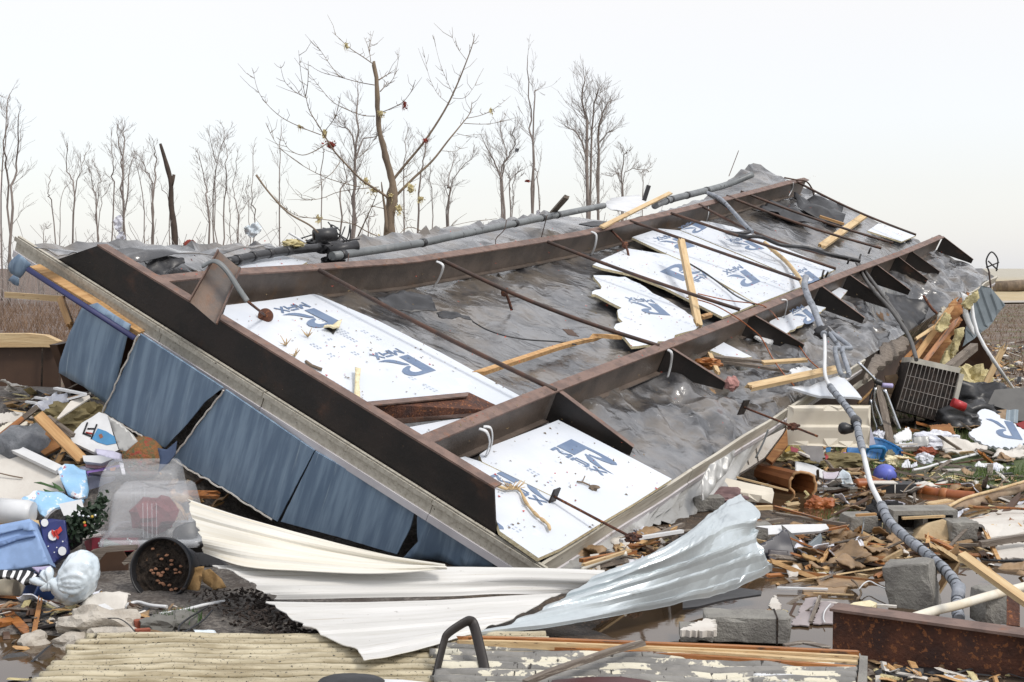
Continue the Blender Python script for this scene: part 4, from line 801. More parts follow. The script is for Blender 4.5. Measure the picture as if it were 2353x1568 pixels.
S('metal_flashing', 'curved white flashing dangling from the right corner', 'metal strip', 'C', [(1895, 1010), (1950, 1040), (1960, 1130), (2030, 1240), (2035, 1300), (1930, 1170)], ('n', 14.6, 80, 0), m_paint, th=.006, bend=lambda x, y: .2 * math.sin(4 * x))
TB('pole', 'long thin white pole leaning from the right corner to the ground', 'pole', 'C', [(1985, 1020), (2030, 1280), (2200, 1560), (2318, 1720)], [('y', 14.4), ('y', 14.2), ('y', 14.2), ('g', .0)], 12, m_paint, k=3)
TB('pole', 'thin dark rod hanging below the right corner rim', 'pole', 'C', [(2110, 860), (2125, 980)], [('y', 17)] * 2, 6, m_rod)
PL('lumber', 'grey beam leaning on the plywood at the right end', 'board', 'C', (1830, 1530), (2010, 1380), ('y', 13.6), ('y', 14.6), 50, 50, m_grey)
TB('rusty_hanger', 'rusty wire hanging by the torn black flap', 'wire', 'C', [(1660, 1030), (1720, 1120), (1780, 1170)], [('y', 15.4), ('y', 15.3), ('y', 15.3)], 10, m_rust)
S('torn_rim', 'ragged cream rim piece peeling off above the plywood', 'rim piece', 'C', [(1755, 1210), (1780, 1130), (1840, 1090), (1900, 1045), (1900, 1085), (1830, 1130), (1800, 1190)], ('n', 14.7, 80, 20), m_rim, jag=.03, th=.02, crumple=.03)
for lb, pts in (('bent dark strut crossing the rear outriggers, upper one', [(1195, 790), (1250, 900), (1330, 1010)]), ('bent dark strut crossing the rear outriggers, lower one', [(1200, 785), (1300, 920), (1420, 1080), (1510, 1210)]), ('long dark strut ending at the broken eave boards', [(1330, 1010), (1440, 1130), (1560, 1310), (1610, 1470)])):
    mb = MB(); mb.tube(spline([at_f(zz('C', p), .2) for p in pts], 4), .022, 7); one('strut', lb, 'strut', mb, plain('grey_strut', (.10, .095, .09)), 'bent struts at the rear outriggers')
# ------------------------------------------------------------------ the heap on the left
def left_heap():
    # brown wall with a pale top plate behind the heap
    W0 = thing('wall_section', 'low brown wall section with a splintered pale top plate at the left', 'wall', at_y(zz('A', (200, 1250)), 10.2))
    pl = placer('A', ('y', 10.2), []); mb = MB(); mb.slab([pl(p) for p in ((-300, 1330), (405, 1200), (405, 815), (-300, 815))], (0, -1, 0), .05); finish('face', mb, m_brown, W0)
    mb = MB(); mb.slab([pl(p) + Vector((0, -.06, 0)) for p in ((-300, 832), (320, 828), (410, 832), (420, 790), (330, 748), (200, 735), (-300, 738))], (0, -1, 0), .10); finish('top_plate', mb, m_pale, W0)
    mb = MB(); a, b = pl((310, 835)), pl((300, 1200)); mb.tube([a + Vector((0, -.052, 0)), b + Vector((0, -.052, 0))], .008, 4); finish('seam', mb, m_soil, W0)
    PL('lumber', 'thin pale board sticking out level under the raised corner', 'board', 'A', (40, 470), (440, 500), ('y', 9.4), ('y', 9.0), 24, 40, m_pale)
    PL('lumber', 'short orange brace under the raised corner', 'board', 'A', (420, 500), (490, 690), ('y', 9.0), ('y', 8.7), 45, 40, m_wood, jag=(0, 30), up=(0, -1, .2))
    # heap contents
    PL('lumber', 'thick orange board lying down the heap below the blue panels', 'board', 'L', (450, 340), (985, 880), ('g', .42), ('g', .16), 125, 70, m_wood, up=(.25, -.8, .45), jag=(0, 50), seed=3)
    PL('lumber', 'second board edge behind the thick orange board', 'board', 'L', (560, 360), (860, 580), ('g', .38), ('g', .30), 60, 50, m_grey, seed=4)
    PL('lumber', 'narrow orange batten under the thick orange board', 'board', 'L', (760, 740), (660, 930), ('g', .12), ('g', .05), 55, 40, m_wood, up=(0, -1, .3))
    PL('lumber', 'orange-brown board rising at the left edge of the picture', 'board', 'L', (-40, 620), (275, 375), ('g', .20), ('g', .25), 60, 60, m_orange, up=(.3, -.8, .4))
    PL('lumber', 'reddish board running up to the brown wall', 'board', 'L', (270, 380), (440, 240), ('g', .22), ('g', .28), 60, 50, m_grey, up=(.3, -.8, .4))
    S('brown_board', 'stained brown wood panel propped against the thick orange board', 'panel', 'L', [(305, 545), (420, 480), (525, 450), (610, 570), (705, 708), (525, 805), (440, 740)], ('l', .12, 55, -10), m_ply, th=.02)
    mb = MB(); c = at_g(zz('L', (320, 690)), .10); mb.blob(c, (.20, .14, .13), 3, .35, 2, 3, sm=True); one('cloth', 'crumpled grey cloth beside the stained brown panel', 'cloth', mb, m_greyc)
    mb = MB(); pl = placer('L', ('n', 8.7, 55, 10), [(600, 200)]); sheet(mb, [pl(p) for p in ((450, 215), (540, 110), (640, 60), (720, 100), (800, 95), (830, 200), (700, 270), (610, 330), (500, 290))], .008, .022, .01, .13, 3.5, seed=6); sheet(mb, [pl(p) + Vector((0, .05, 0)) for p in ((300, 235), (330, 190), (440, 150), (540, 120), (580, 200), (470, 240), (380, 260))], .008, .022, .01, .09, 4, seed=8); one('cloth', 'crumpled white cloth on top of the heap', 'cloth', mb, m_fab)
    for i, (a, b, w) in enumerate((((305, 180), (430, 195), 28), ((415, 130), (560, 150), 28), ((650, 20), (1000, 90), 60), ((800, 150), (1010, 95), 50))):
        PL('trim_piece', ['short white trim stub under the crumpled white cloth', 'upper white trim stub by the crumpled white cloth', 'long grey-white trim under the first blue panel', 'white trim in front of the first blue panel'][i], 'trim', 'L', a, b, ('g', .42), ('g', .45), w, 25, m_paint, seed=i)
    S('panel', 'thin white board slicing diagonally below the first blue panel', 'panel', 'L', [(668, 372), (830, 170), (1050, 100), (1062, 130), (880, 250), (690, 378)], ('n', 8.2, 40, 20), m_drywall, th=.012)
    mb = MB(); mb.blob(at_g(zz('L', (880, 400)), .14), (.22, .14, .12), 4, .5, 2.4, 12); one('insulation_tuft', 'dirty yellow insulation in the heap under the white board', 'insulation', mb, plain('dirty_insulation', (.22, .18, .09), .95))
    PL('lumber', 'curved orange wood piece beside the dirty insulation', 'board', 'L', (700, 340), (840, 500), ('g', .22), ('g', .18), 45, 40, m_wood, up=(.2, -.8, .4))
    for lb, pts, m in (('beige broken board at the foot of the brown wall', [(-40, 330), (130, 300), (275, 300), (270, 370), (120, 420), (-40, 440)], m_drywall), ('pale plaster slab under the orange-brown board', [(-30, 520), (60, 440), (210, 400), (330, 420), (250, 540), (90, 600), (-30, 640)], m_cream2), ('cream board scrap beside the crumpled grey cloth', [(150, 560), (300, 470), (390, 430), (340, 520), (210, 610)], m_drywall), ('dark stained plank end in the upper heap', [(-30, 660), (80, 650), (150, 640), (60, 690), (-30, 720)], m_grey)):
        S('broken_board', lb, 'board', 'L', pts, ('l', .10, 38, 5), m, jag=.008, th=.02)
    # cabinet door lying against the heap
    D0 = thing('cabinet_door', 'large cream cabinet door with a white edge strip lying against the heap', 'door', at_g(zz('L', (300, 1360)), 0))
    spec = ('l', .06, 42, -8); pts = [(-90, 700), (60, 705), (695, 1045), (765, 1240), (420, 1330), (250, 1385), (-90, 1395)]; pl = placer('L', spec, pts); mb = MB(); sheet(mb, [pl(p) for p in pts], .025); finish('door_panel', mb, m_drywall, D0)
    a, b = pl((45, 690)), pl((720, 1010)); mb = MB(); plank_mb(mb, a + Vector((0, -.03, .02)), b + Vector((0, -.03, .02)), .055, .03, (0, -.6, .8)); finish('edge_strip', mb, m_paint, D0)
    TB('plant_stalk', 'thin brown stalk lying on the cream cabinet door', 'stalk', 'L', [(0, 1020), (130, 1050), (265, 1075)], [('p', pl((0, 1020)) + Vector((0, -.02, .02)), Vector((0, -.67, .74)))] * 3, 8, m_bark)
    # picture box
    B0 = thing('toy_box_lid', 'white box panel with a blue picture and a small cart drawing', 'box', at_g(zz('L', (1100, 770)), .1))
    pts = [(828, 600), (880, 520), (965, 425), (1080, 360), (1165, 300), (1265, 335), (1330, 560), (1395, 745), (1290, 790), (1105, 772), (855, 655)]; pl = placer('L', ('l', .14, 50, 12), pts); mb = MB(); sheet(mb, [pl(p) for p in pts], .03); finish('panel', mb, m_paint, B0)
    nn = (pl((1000, 600)) - pl((1100, 600))).cross(pl((1000, 700)) - pl((1000, 600))).normalized(); nn = nn if nn.dot(EYEV - pl((1000, 600))) > 0 else -nn
    up_ = lambda p, o: pl(p) + nn * o
    mb = MB(); mb.slab([up_(p, .004) for p in ((1080, 620), (1150, 495), (1250, 530), (1345, 590), (1368, 672), (1260, 692), (1150, 660))], nn, .002, 0); mb.slab([up_(p, .006) for p in ((1160, 575), (1195, 560), (1215, 600), (1180, 620))], nn, .0015, 1)
    for a, b in (((1030, 430), (980, 560)), ((1140, 450), (1075, 620)), ((1030, 500), (1110, 500)), ((985, 555), (1070, 590)), ((1010, 545), (1085, 560))): mb.tube([up_(a, .005), up_(b, .005)], .006, 4, 2 if b != (1085, 560) else 3)
    finish('print', mb, [plain('picture_blue', (.06, .25, .48)), plain('picture_orange', (.28, .10, .04)), plain('picture_black', (.02, .02, .025)), plain('picture_red', (.5, .05, .04))], B0)
    # papers, books
    mb = MB(); mb.slab([placer('L', ('l', .20, 70, 5), [(1190, 900)])(p) for p in ((970, 812), (1185, 810), (1330, 850), (1190, 905), (985, 880))], (.1, -.9, .4), .10); one('box', 'small white carton under the picture panel', 'box', mb, m_paint)
    for i, (lb, pts, c) in enumerate((('stack of lilac papers behind the small white carton', [(1118, 730), (1330, 755), (1480, 815), (1475, 885), (1330, 850), (1140, 790)], (.55, .54, .68)), ('purple book below the small white carton', [(1010, 1000), (1180, 960), (1400, 915), (1415, 940), (1260, 990), (1030, 1030)], (.22, .13, .38)), ('dark folder under the purple book', [(1040, 1020), (1280, 975), (1460, 960), (1440, 1010), (1200, 1040)], (.05, .04, .055)), ('red-edged magazine beside the small carton', [(1000, 915), (1120, 905), (1330, 925), (1160, 960), (1010, 945)], (.40, .25, .28)), ('white paper strip between book and basket', [(1400, 890), (1450, 900), (1475, 1030), (1435, 1030)], (.72, .72, .78)), ('orange printed leaflet on the dark folder', [(1290, 960), (1360, 945), (1350, 985), (1300, 990)], (.45, .16, .06)), ('white card standing behind the clear tubs', [(1150, 1030), (1245, 965), (1290, 1020), (1200, 1060)], (.75, .75, .77)))):
        S('paper' if i not in (1, 2) else 'book', lb, 'paper' if i not in (1, 2) else 'book', 'L', pts, ('l', .14 + .01 * (i % 3), 40, 0), plain('paper_%s' % 'abcdefg'[i], c, .6), th=.02 if i < 3 else .006, crumple=.01)
    c = at_g(zz('L', (1680, 1010)), .02); mb = MB(); d = at_y(zz('L', (1680, 830)), c.y)
    mb.lathe(d, (0.15, -.75, .5), [(0, .10), (.07, .095), (.115, .06), (.132, .0), (.125, -.06), (.10, -.12), (.06, -.15), (0, -.155)], 24); one('wicker_basket', 'round orange-brown wicker basket below the second blue panel', 'basket', mb, mat('wicker', (.30, .12, .04), (.16, .12, .05), rough=.8, scale=26, bump=.9, bscale=60, dirt=(.33, .06, .04), dscale=22, damt=.3, dirt2=(.10, .13, .06), d2scale=30, d2amt=.3))
    S('clear_sheet', 'grey translucent sheet behind the wicker basket', 'plastic sheet', 'L', [(1265, 350), (1400, 420), (1560, 560), (1620, 640), (1480, 760), (1400, 745), (1340, 560)], ('n', 7.9, 75, 10), plain('greyish_film', (.42, .42, .41), .35), th=.006, crumple=.03)
    S('fabric', 'dark blue fabric between the basket and the third blue panel', 'cloth', 'L', [(1850, 720), (1960, 740), (2080, 640), (2060, 800), (1980, 900), (1860, 1010), (1880, 860)], ('n', 7.75, 75, 0), plain('dark_blue_cloth', (.05, .075, .14), .8), crumple=.015, th=.01)
    # blanket
    mbl = mat('snow_blanket', (.28, .50, .74), (.38, .60, .82), rough=.9, scale=4, bump=.3, bscale=30, dirt=(.80, .82, .85), dscale=9, damt=.36, dsoft=.03, dirt2=(.5, .03, .04), d2scale=11, d2amt=.20)
    for lb, pts, cr in (('upper bunch of a light blue fleece blanket with red and white blotches', [(690, 1010), (780, 955), (880, 950), (1000, 970), (1010, 1120), (985, 1210), (900, 1270), (790, 1250), (720, 1110)], .10), ('lower twist of the light blue fleece blanket with red and white blotches', [(230, 1365), (420, 1280), (600, 1220), (720, 1210), (850, 1260), (960, 1270), (900, 1330), (720, 1400), (600, 1500), (540, 1545), (470, 1500), (420, 1400)], .09)):
        S('blanket', lb, 'blanket', 'L', pts, ('l', .12, 45, 0), mbl, crumple=cr, cscale=4, th=.02, space=.03)
    for i, (lb, pts) in enumerate((('longer green leaf blade on the cream cabinet door', [(395, 1125), (480, 1118), (620, 1165), (740, 1210), (640, 1195), (500, 1150)]), ('green leaf blade behind the blue blanket', [(505, 1200), (600, 1230), (720, 1240), (620, 1255), (530, 1240)]), ('broad green leaf beside the blue blanket', [(610, 1120), (700, 1170), (760, 1230), (700, 1225), (640, 1180)]))):
        S('leaf_blade', lb, 'leaf', 'L', pts, ('l', .16, 45, 0), m_leaf, th=.004, crumple=.01)
    # clear tubs, upside down
    clear = mat('frosted_plastic', (.88, .90, .93), (.82, .85, .89), rough=.22, scale=3, alpha=.24, spec=.7)
    lilac = mat('lilac_plastic', (.62, .66, .86), (.54, .58, .78), rough=.25, scale=3, alpha=.55, spec=.6)
    def tub(label, z, base, Y, w, d, h, az, tiltv, m, taper=.8):
        c = at_y(zz(z, base), Y); ax = Matrix.Rotation(math.radians(az), 3, 'Z'); R = ax @ Matrix.Rotation(tiltv, 3, 'X'); o = thing('storage_tub', label, 'storage tub', c, 'clear plastic tubs'); mb = MB(); rows = []
        def ring(k, hh, e=0):
            pts = []; r = .12 * min(w, d); W, Dd = w / 2 * k + e, d / 2 * k + e
            for cx_, cy_, a0 in ((W - r, Dd - r, 0), (-W + r, Dd - r, 90), (-W + r, -Dd + r, 180), (W - r, -Dd + r, 270)):
                for i in range(5): a = math.radians(a0 + 22.5 * i); pts.append(c + R @ Vector((cx_ + r * math.cos(a), cy_ + r * math.sin(a), hh)))
            return pts + [pts[0]]
        rows = [ring(1.0, .02), ring(.97, h * .35), ring(.965, h * .36), ring(taper + .06, h * .85), ring(taper + .03, h * .95), ring(taper - .03, h), ring(taper * .8, h * 1.0), ring(.02, h * 1.0)]; mb.grid(rows); mb.uv = {}; finish('body', mb, m, o)
        mb = MB(); mb.grid([ring(1.0, .022), ring(1.0, .024, .03), ring(1.0, .0, .035), ring(1.0, -.012, .03)], th=.004); mb.uv = {}; finish('rim', mb, m, o)
        mb = MB()
        for k in range(4):
            x = -.04 + .025 * k; mb.tube([c + R @ Vector((x, -d / 2 * .985, h * .12)), c + R @ Vector((x, -d / 2 * (taper + .05), h * .8))], .003, 4)
        finish('rib', mb, m, o)
    tub('large frosted tub upside down behind the black plant pot', 'D', (985, 480), 7.75, .52, .40, .36, 8, .12, clear)
    tub('front frosted tub upside down with reddish things inside', 'D', (1075, 560), 7.45, .50, .34, .29, 3, .1, clear)
    tub('lilac tub upside down left of the frosted tubs', 'D', (660, 320), 8.15, .26, .22, .20, 20, .2, lilac)
    mb = MB(); mb.blob(at_y(zz('D', (1060, 420)), 7.48), (.13, .10, .10), 3, .4, 2, 3); one('cloth', 'maroon cloth inside the front frosted tub', 'cloth', mb, plain('maroon_cloth', (.20, .05, .06), .9))
    S('card', 'white card leaning beside the christmas greenery', 'card', 'L', [(690, 1380), (960, 1325), (985, 1420), (870, 1600), (800, 1640)], ('l', .16, 60, 10), m_paint, th=.006)
    mb = MB(); a, b = at_g(zz('L', (-60, 1455)), .20), at_g(zz('L', (390, 1490)), .17); mb.tube([a, a.lerp(b, .85), b], [.075, .075, .066], 20); one('plastic_tube', 'fat white plastic tube at the left edge', 'tube', mb, m_paint)
    S('lumber', 'yellow board edge beneath the fat white tube', 'board', 'M', [(-20, 190), (150, 205), (320, 225), (335, 300), (250, 300), (-20, 275)], ('l', .10, 30, 0), m_pale, th=.03)
    # greenery with ornaments
    G = thing('christmas_greenery', 'bunch of dark green christmas greenery with small bright baubles', 'wreath', at_g(zz('M', (715, 315)), .10)); rr = random.Random(5); mb = MB(); c = at_g(zz('M', (715, 230)), .26)
    for i in range(520):
        d = Vector((rr.gauss(0, .5), rr.gauss(0, .4), rr.gauss(0, .5))); p = c + Vector((d.x * .075 + d.z * .05, d.y * .08, d.z * .085)); e = Vector((rr.uniform(-1, 1), rr.uniform(-1, 1), rr.uniform(-1, 1))).normalized() * rr.uniform(.015, .03); f = e.orthogonal() * .4
        mb.add([p - e - f * .1, p + f, p + e, p - f], [(0, 1, 2, 3)])
    for q in ((855, 50), (830, 75), (575, 235)):
        q = at_y(zz('M', q), c.y)
        for i in range(26): e = Vector((rr.uniform(-1, 1), rr.uniform(-1, 1), rr.uniform(-1, 1))).normalized() * .018; f = e.orthogonal() * .4; p = q + Vector((rr.gauss(0, .014), rr.gauss(0, .014), rr.gauss(0, .014))); mb.add([p - e, p + f, p + e, p - f], [(0, 1, 2, 3)])
    finish('foliage', mb, plain('dark_greenery', (.014, .034, .014), .6), G)
    for p, cc in (((690, 190), 'silver'), ((735, 195), 'silver'), ((765, 195), 'gold'), ((705, 268), 'red'), ((790, 185), 'silver'), ((660, 185), 'silver'), ((700, 245), 'gold')):
        mb = MB(); mb.blob(at_y(zz('M', p), c.y - .07), (.009, .009, .009), 2, 0, sm=True); finish('bauble', mb, {'silver': m_chrome, 'gold': plain('gold_bauble', (.6, .4, .06), .25), 'red': plain('red_bauble', (.55, .03, .02), .25)}[cc], G)
    # blue storage box
    F0 = thing('fabric_box', 'pale blue fabric storage box on its side at the left edge', 'box', at_g(zz('M', (200, 630)), 0)); mbx = plain('pale_blue_box', (.27, .40, .66), .7)
    pts = [(-120, 300), (0, 272), (262, 222), (335, 400), (402, 585), (200, 620), (-120, 660)]; pl = placer('M', ('l', .04, 66, -4), pts); mb = MB(); sheet(mb, [pl(p) for p in pts], .10, crumple=.008); finish('side_panel', mb, mbx, F0)
    nn = (pl((0, 300)) - pl((200, 300))).cross(pl((0, 500)) - pl((0, 300))).normalized(); nn = nn if nn.y < 0 else -nn
    mb = MB(); sheet(mb, [pl(p) + nn * .02 for p in ((-120, 440), (0, 410), (150, 360), (290, 345), (298, 362), (240, 375), (150, 395), (0, 450), (-120, 480))], .02, crumple=.01); finish('fold', mb, plain('blue_box_fold', (.16, .25, .46), .7), F0)
    mb = MB(); sheet(mb, [pl(p) + nn * .025 for p in ((-120, 300), (0, 272), (262, 222), (310, 320), (210, 318), (205, 300), (0, 350), (-120, 370))], .012, crumple=.006); finish('flap', mb, mbx, F0)
    # navy gift bag
    Gb = thing('gift_bag', 'navy blue christmas gift bag with white snow dots and a red bow', 'gift bag', at_g(zz('M', (420, 610)), 0)); pts = [(330, 225), (430, 212), (540, 225), (562, 400), (565, 500), (470, 560), (410, 612), (370, 470)]; pl = placer('M', ('l', .05, 72, 12), pts); mb = MB(); sheet(mb, [pl(p) for p in pts], .09, crumple=.01); finish('bag', mb, plain('navy_bag', (.02, .03, .15), .5), Gb)
    off = (EYEV - pl((430, 350))).normalized() * .016; mb = MB()
    for (x, y, r) in ((438, 350, 40), (370, 245, 30), (515, 480, 34), (470, 450, 5), (450, 490, 5), (520, 400, 6), (400, 440, 5), (490, 330, 6)): mb.slab([pl((x + r * math.cos(a * .524), y + r * 1.1 * math.sin(a * .524))) + off for a in range(12)], (0, -1, .3), .003, 0)
    o2 = off * 1.4
    for q in (((430, 300), (460, 330), (450, 370), (425, 330)), ((460, 320), (500, 275), (515, 310), (475, 350)), ((465, 340), (490, 360), (480, 385), (455, 350)), ((440, 320), (470, 300), (480, 345), (450, 355))): mb.slab([pl(p) + o2 for p in q], (0, -1, .3), .004, 1)
    finish('print', mb, [m_paint, plain('bow_red', (.5, .03, .02))], Gb)
    # tied white carrier bag
    c = at_g(zz('M', (590, 860)), .12); R = Matrix.Rotation(-.55, 3, 'Y'); mb = MB(); Cb = c + Vector((.01, .08, .075)); mb.blob(Cb, (.098, .10, .142), 5, .09, 1.1, 23, sm=True, ax=Matrix.Rotation(.42, 3, 'Y')); k = at_y(zz('M', (425, 735)), Cb.y - .05)
    mb.tube(spline([Cb + Vector((-.04, -.02, -.06)), k, k + Vector((-.03, 0, -.005)), k + Vector((-.10, 0, .01))], 3), [.07, .055, .045, .02, .016, .015, .02, .022, .02, .008], 10, cap=True)
    for dx, dz in ((-.05, .06), (-.045, -.05), (-.01, .075), (.0, -.045)): mb.tube(spline([k, k + Vector((dx * .5, -.01, dz * .5)), k + Vector((dx, .01, dz))], 3), [.018, .02, .018, .022, .02, .014, .004], 6, flat=.3)
    for v in range(len(mb.v)):
        q = mb.v[v] - k; ph = math.atan2(q.z, q.y + .02); r_ = q.length; f = .006 * ss(.34, .05, r_) * math.sin(9 * ph + 3 * nz3(q, 5, 2)) + -.003 * (abs(nz3(q, 21, 41)) - .25) - .005 * (abs(nz3(q, 37, 14)) - .25); mb.v[v] = mb.v[v] + (mb.v[v] - Cb).normalized() * f * min(1, r_ / .06)
    one('carrier_bag', 'tied white plastic carrier bag full of rubbish', 'plastic bag', mb, m_bag)
    # red carton with tree picture
    Rb = thing('red_carton', 'dark red christmas tree carton with a green tree picture', 'box', at_g(zz('M', (930, 480)), .02)); Y = at_g(zz('M', (930, 500)), .05).y; pl = lambda p, dy=0: at_y(zz('M', p), Y + dy); mr = plain('carton_red', (.27, .03, .05), .5)
    mb = MB(); mb.hexa([pl((760, 500)), pl((1145, 480)), pl((1135, 368)), pl((762, 370)), pl((705, 520), .2), pl((1200, 480), .3), pl((1190, 370), .3), pl((700, 400), .2)]); finish('carton', mb, mr, Rb)
    mb = MB(); mb.slab([pl(p, -.006) for p in ((850, 452), (1030, 438), (868, 376), (862, 405))], (0, -1, 0), .002, 0)
    for x, y in ((820, 415), (835, 405), (825, 438), (840, 435), (1075, 390), (1090, 400), (1080, 425), (1095, 432), (1058, 380)): mb.slab([pl((x + a, y + b), -.005) for a, b in ((-5, -8), (5, -8), (7, 8), (-7, 8))], (0, -1, 0), .002, 1)
    finish('print', mb, [plain('tree_picture', (.10, .14, .09)), m_paint], Rb)
    Y2 = Y - .22; pl = lambda p, dy=0: at_y(zz('M', p), Y2 + dy); Wb = thing('wooden_crate', 'broken dark wooden crate tipped beside the plant pot', 'crate', pl((900, 740)))
    for nm, q in (('side', [(725, 500), (770, 468), (785, 600), (735, 680)]), ('side', [(770, 470), (905, 440), (1140, 430), (1130, 470), (880, 492), (790, 600)]), ('side', [(1010, 575), (1140, 450), (1100, 560), (1030, 600)]), ('bottom', [(735, 690), (880, 490), (1020, 480), (1060, 560), (1060, 740), (730, 745)])):
        mb = MB(); sheet(mb, [pl(p, .10 if nm == 'bottom' else 0) for p in q], .016); finish(nm, mb, m_grey if nm == 'side' else m_brown, Wb)
    S('white_tray', 'white tray edge with black slots behind the red carton', 'tray', 'M', [(630, 320), (800, 300), (850, 350), (760, 368), (640, 395)], ('n', 7.6, 60, 0), m_drywall, th=.02)
    mb = MB(); mb.blob(at_g(zz('M', (590, 320)), .18), (.08, .08, .09), 3, .4, 2, 3); one('cloth', 'black cloth behind the white carrier bag', 'cloth', mb, plain('black_cloth', (.012, .012, .014), .9))
    # plant pots
    c = at_y(zz('M', (1330, 630)), 6.78); ax = Vector((-.12, -.97, .22)).normalized(); r = .168; Pt = thing('plant_pot', 'large black plant pot tipped towards the viewer, full of dark soil', 'plant pot', Vector((c.x, c.y, 0.02)))
    mb = MB(); mb.lathe(c, ax, [(r * .70, -.30), (r * .9, -.05), (r * .92, -.045), (r * 1.0, -.04), (r * 1.0, .0), (r * .96, .008), (r * .93, .0), (r * .9, -.06), (r * .86, -.1)], 48); mb.lathe(c, ax, [(0, -.30), (r * .7, -.30)], 48); finish('pot', mb, m_black, Pt)
    mb = MB(); rows = []; a = ax.orthogonal().normalized(); b = ax.cross(a)
    for i in range(26):
        rows.append([c + ax * (-.045 + .02 * fbm((i * .3, j * .3, 0), 1.5)) + (a * math.cos(j * math.pi / 24) + b * math.sin(j * math.pi / 24)) * (r * .93 * i / 25) for j in range(49)])
    mb.grid(rows); mb.uv = {}; finish('soil', mb, m_soil, Pt)
    rr = random.Random(8); mb = MB()
    for i in range(26): q = c + ax * (-.03) + a * rr.gauss(0, .045) + b * rr.gauss(0, .05); mb.blob(q, (.012, .008, .008), 1, .4, 2, i)
    finish('chips', mb, plain('wood_chips', (.34, .17, .10), .9), Pt)
    c2 = at_y(zz('M', (1640, 320)), 7.4); mb = MB(); mb.lathe(c2, (.05, -.25, .96), [(.0, -.22), (.10, -.22), (.125, -.03), (.14, -.03), (.14, .0), (.125, .0), (.11, -.05), (0, -.06)], 32); one('plant_pot', 'smaller black pot standing behind the white siding tip', 'plant pot', mb, m_black)
    S('black_sheet', 'black plastic sheet tucked under the white siding tip', 'plastic sheet', 'M', [(1580, 490), (1680, 490), (1770, 470), (1900, 600), (1780, 610), (1600, 610)], ('n', 7.0, 60, 0), m_black, th=.01, crumple=.02)
    mb = MB(); cc = at_g(zz('M', (1560, 940)), 0.01); pl = placer('M', ('n', 6.85, 65, 0), [(1600, 780)])
    for i, q in enumerate(([(1495, 950), (1540, 800), (1605, 625), (1690, 605), (1670, 700), (1660, 800), (1640, 945)], [(1660, 940), (1650, 860), (1700, 810), (1800, 780), (1850, 800), (1780, 900), (1720, 945)], [(1690, 610), (1760, 600), (1860, 690), (1900, 760), (1800, 780), (1690, 700)])): sheet(mb, [pl(p) + Vector((0, -.03 * i, 0)) for p in q], .012, .02, 0, .06, 6, seed=i + 2)
    one('tan_cloth', 'crumpled tan cloth between plant pot and white siding', 'cloth', mb, m_tan)
    # bottom left things
    mstripe = bpy.data.materials.new('striped_cloth'); mstripe.use_nodes = True; nt = mstripe.node_tree; wv = nt.nodes.new('ShaderNodeTexWave'); tc = nt.nodes.new('ShaderNodeTexCoord'); nt.links.new(tc.outputs['Object'], wv.inputs[0]); wv.inputs['Scale'].default_value = 9; wv.inputs['Distortion'].default_value = 3; wv.inputs['Detail'].default_value = 1; rp = nt.nodes.new('ShaderNodeValToRGB'); rp.color_ramp.interpolation = 'CONSTANT'; rp.color_ramp.elements[0].color = (.012, .012, .013, 1); rp.color_ramp.elements[1].color = (.75, .75, .76, 1); rp.color_ramp.elements[1].position = .62; nt.links.new(wv.outputs[1], rp.inputs[0]); nt.links.new(rp.outputs[0], nt.nodes['Principled BSDF'].inputs[0])
    S('striped_cloth', 'black and white patterned cloth under the pale blue box', 'cloth', 'M', [(-60, 660), (80, 635), (220, 620), (290, 650), (270, 720), (190, 760), (120, 700), (-60, 720)], ('l', .10, 50, 0), mstripe, crumple=.05, cscale=5, th=.02, space=.025)
    S('lilac_cloth', 'lilac cloth between patterned cloth and carrier bag', 'cloth', 'M', [(260, 610), (420, 600), (430, 650), (370, 690), (310, 650)], ('l', .12, 50, 0), plain('lilac_cloth', (.42, .38, .55), .9), crumple=.04, th=.02)
    mb = MB(); a, b = at_g(zz('M', (150, 780)), .06), at_g(zz('M', (10, 760)), .07); mb.tube([a, b], .058, 18, 0); mb.tube([b + (b - a) * .02, b + (b - a) * .5], .059, 18, 1); one('fabric_roll', 'cream ribbed roll with a terracotta end on the ground', 'fabric roll', mb, [plain('cream_knit', (.62, .55, .42), .9), plain('terracotta', (.36, .12, .06), .9)])
    c = at_g(zz('M', (265, 800)), .05); mb = MB(); mb.lathe(c, (-.75, -.45, .45), [(0, -.10), (.085, -.10), (.10, .0), (.11, .0), (.11, .01), (.095, .01), (.08, -.09), (0, -.09)], 28); one('plastic_tub', 'dark blue tub tipped over beside the fabric roll', 'tub', mb, plain('dark_blue_tub', (.015, .035, .11), .35))
    TB('rusty_bar', 'long rusty bar lying on the wet gravel', 'bar', 'M', [(-20, 855), (130, 862), (290, 880), (520, 920), (760, 985)], ('g', .015), 9, m_rust)
    PL('lumber', 'orange splinter at the left edge of the gravel', 'board', 'M', (-20, 852), (250, 875), ('g', .02), ('g', .02), 22, 20, m_orange, jag=(0, 60))
    S('roof_tile', 'flat brown tile lying beside the power strip', 'tile', 'M', [(532, 1010), (620, 1000), (850, 1045), (830, 1058), (660, 1070), (540, 1030)], ('g', .03), m_brown, th=.02)
    # power strip
    Ps = thing('power_strip', 'white power strip with a red switch and white cord', 'power strip', at_g(zz('M', (900, 980)), 0)); a, b = at_g(zz('M', (790, 985)), .035), at_g(zz('M', (1022, 935)), .035); mb = MB(); plank_mb(mb, a, b, .055, .035, (0, -.6, .8)); finish('housing', mb, m_paint, Ps)
    u = Vector((0, -.6, .8)); mb = MB(); mb.slab([a.lerp(b, t) + u * .02 + Vector((0, -.006, -.004)) * s for t, s in ((.74, 1), (.84, 1), (.84, -1), (.74, -1))], u, .002); finish('switch', mb, plain('switch_red', (.5, .02, .02), .3), Ps)
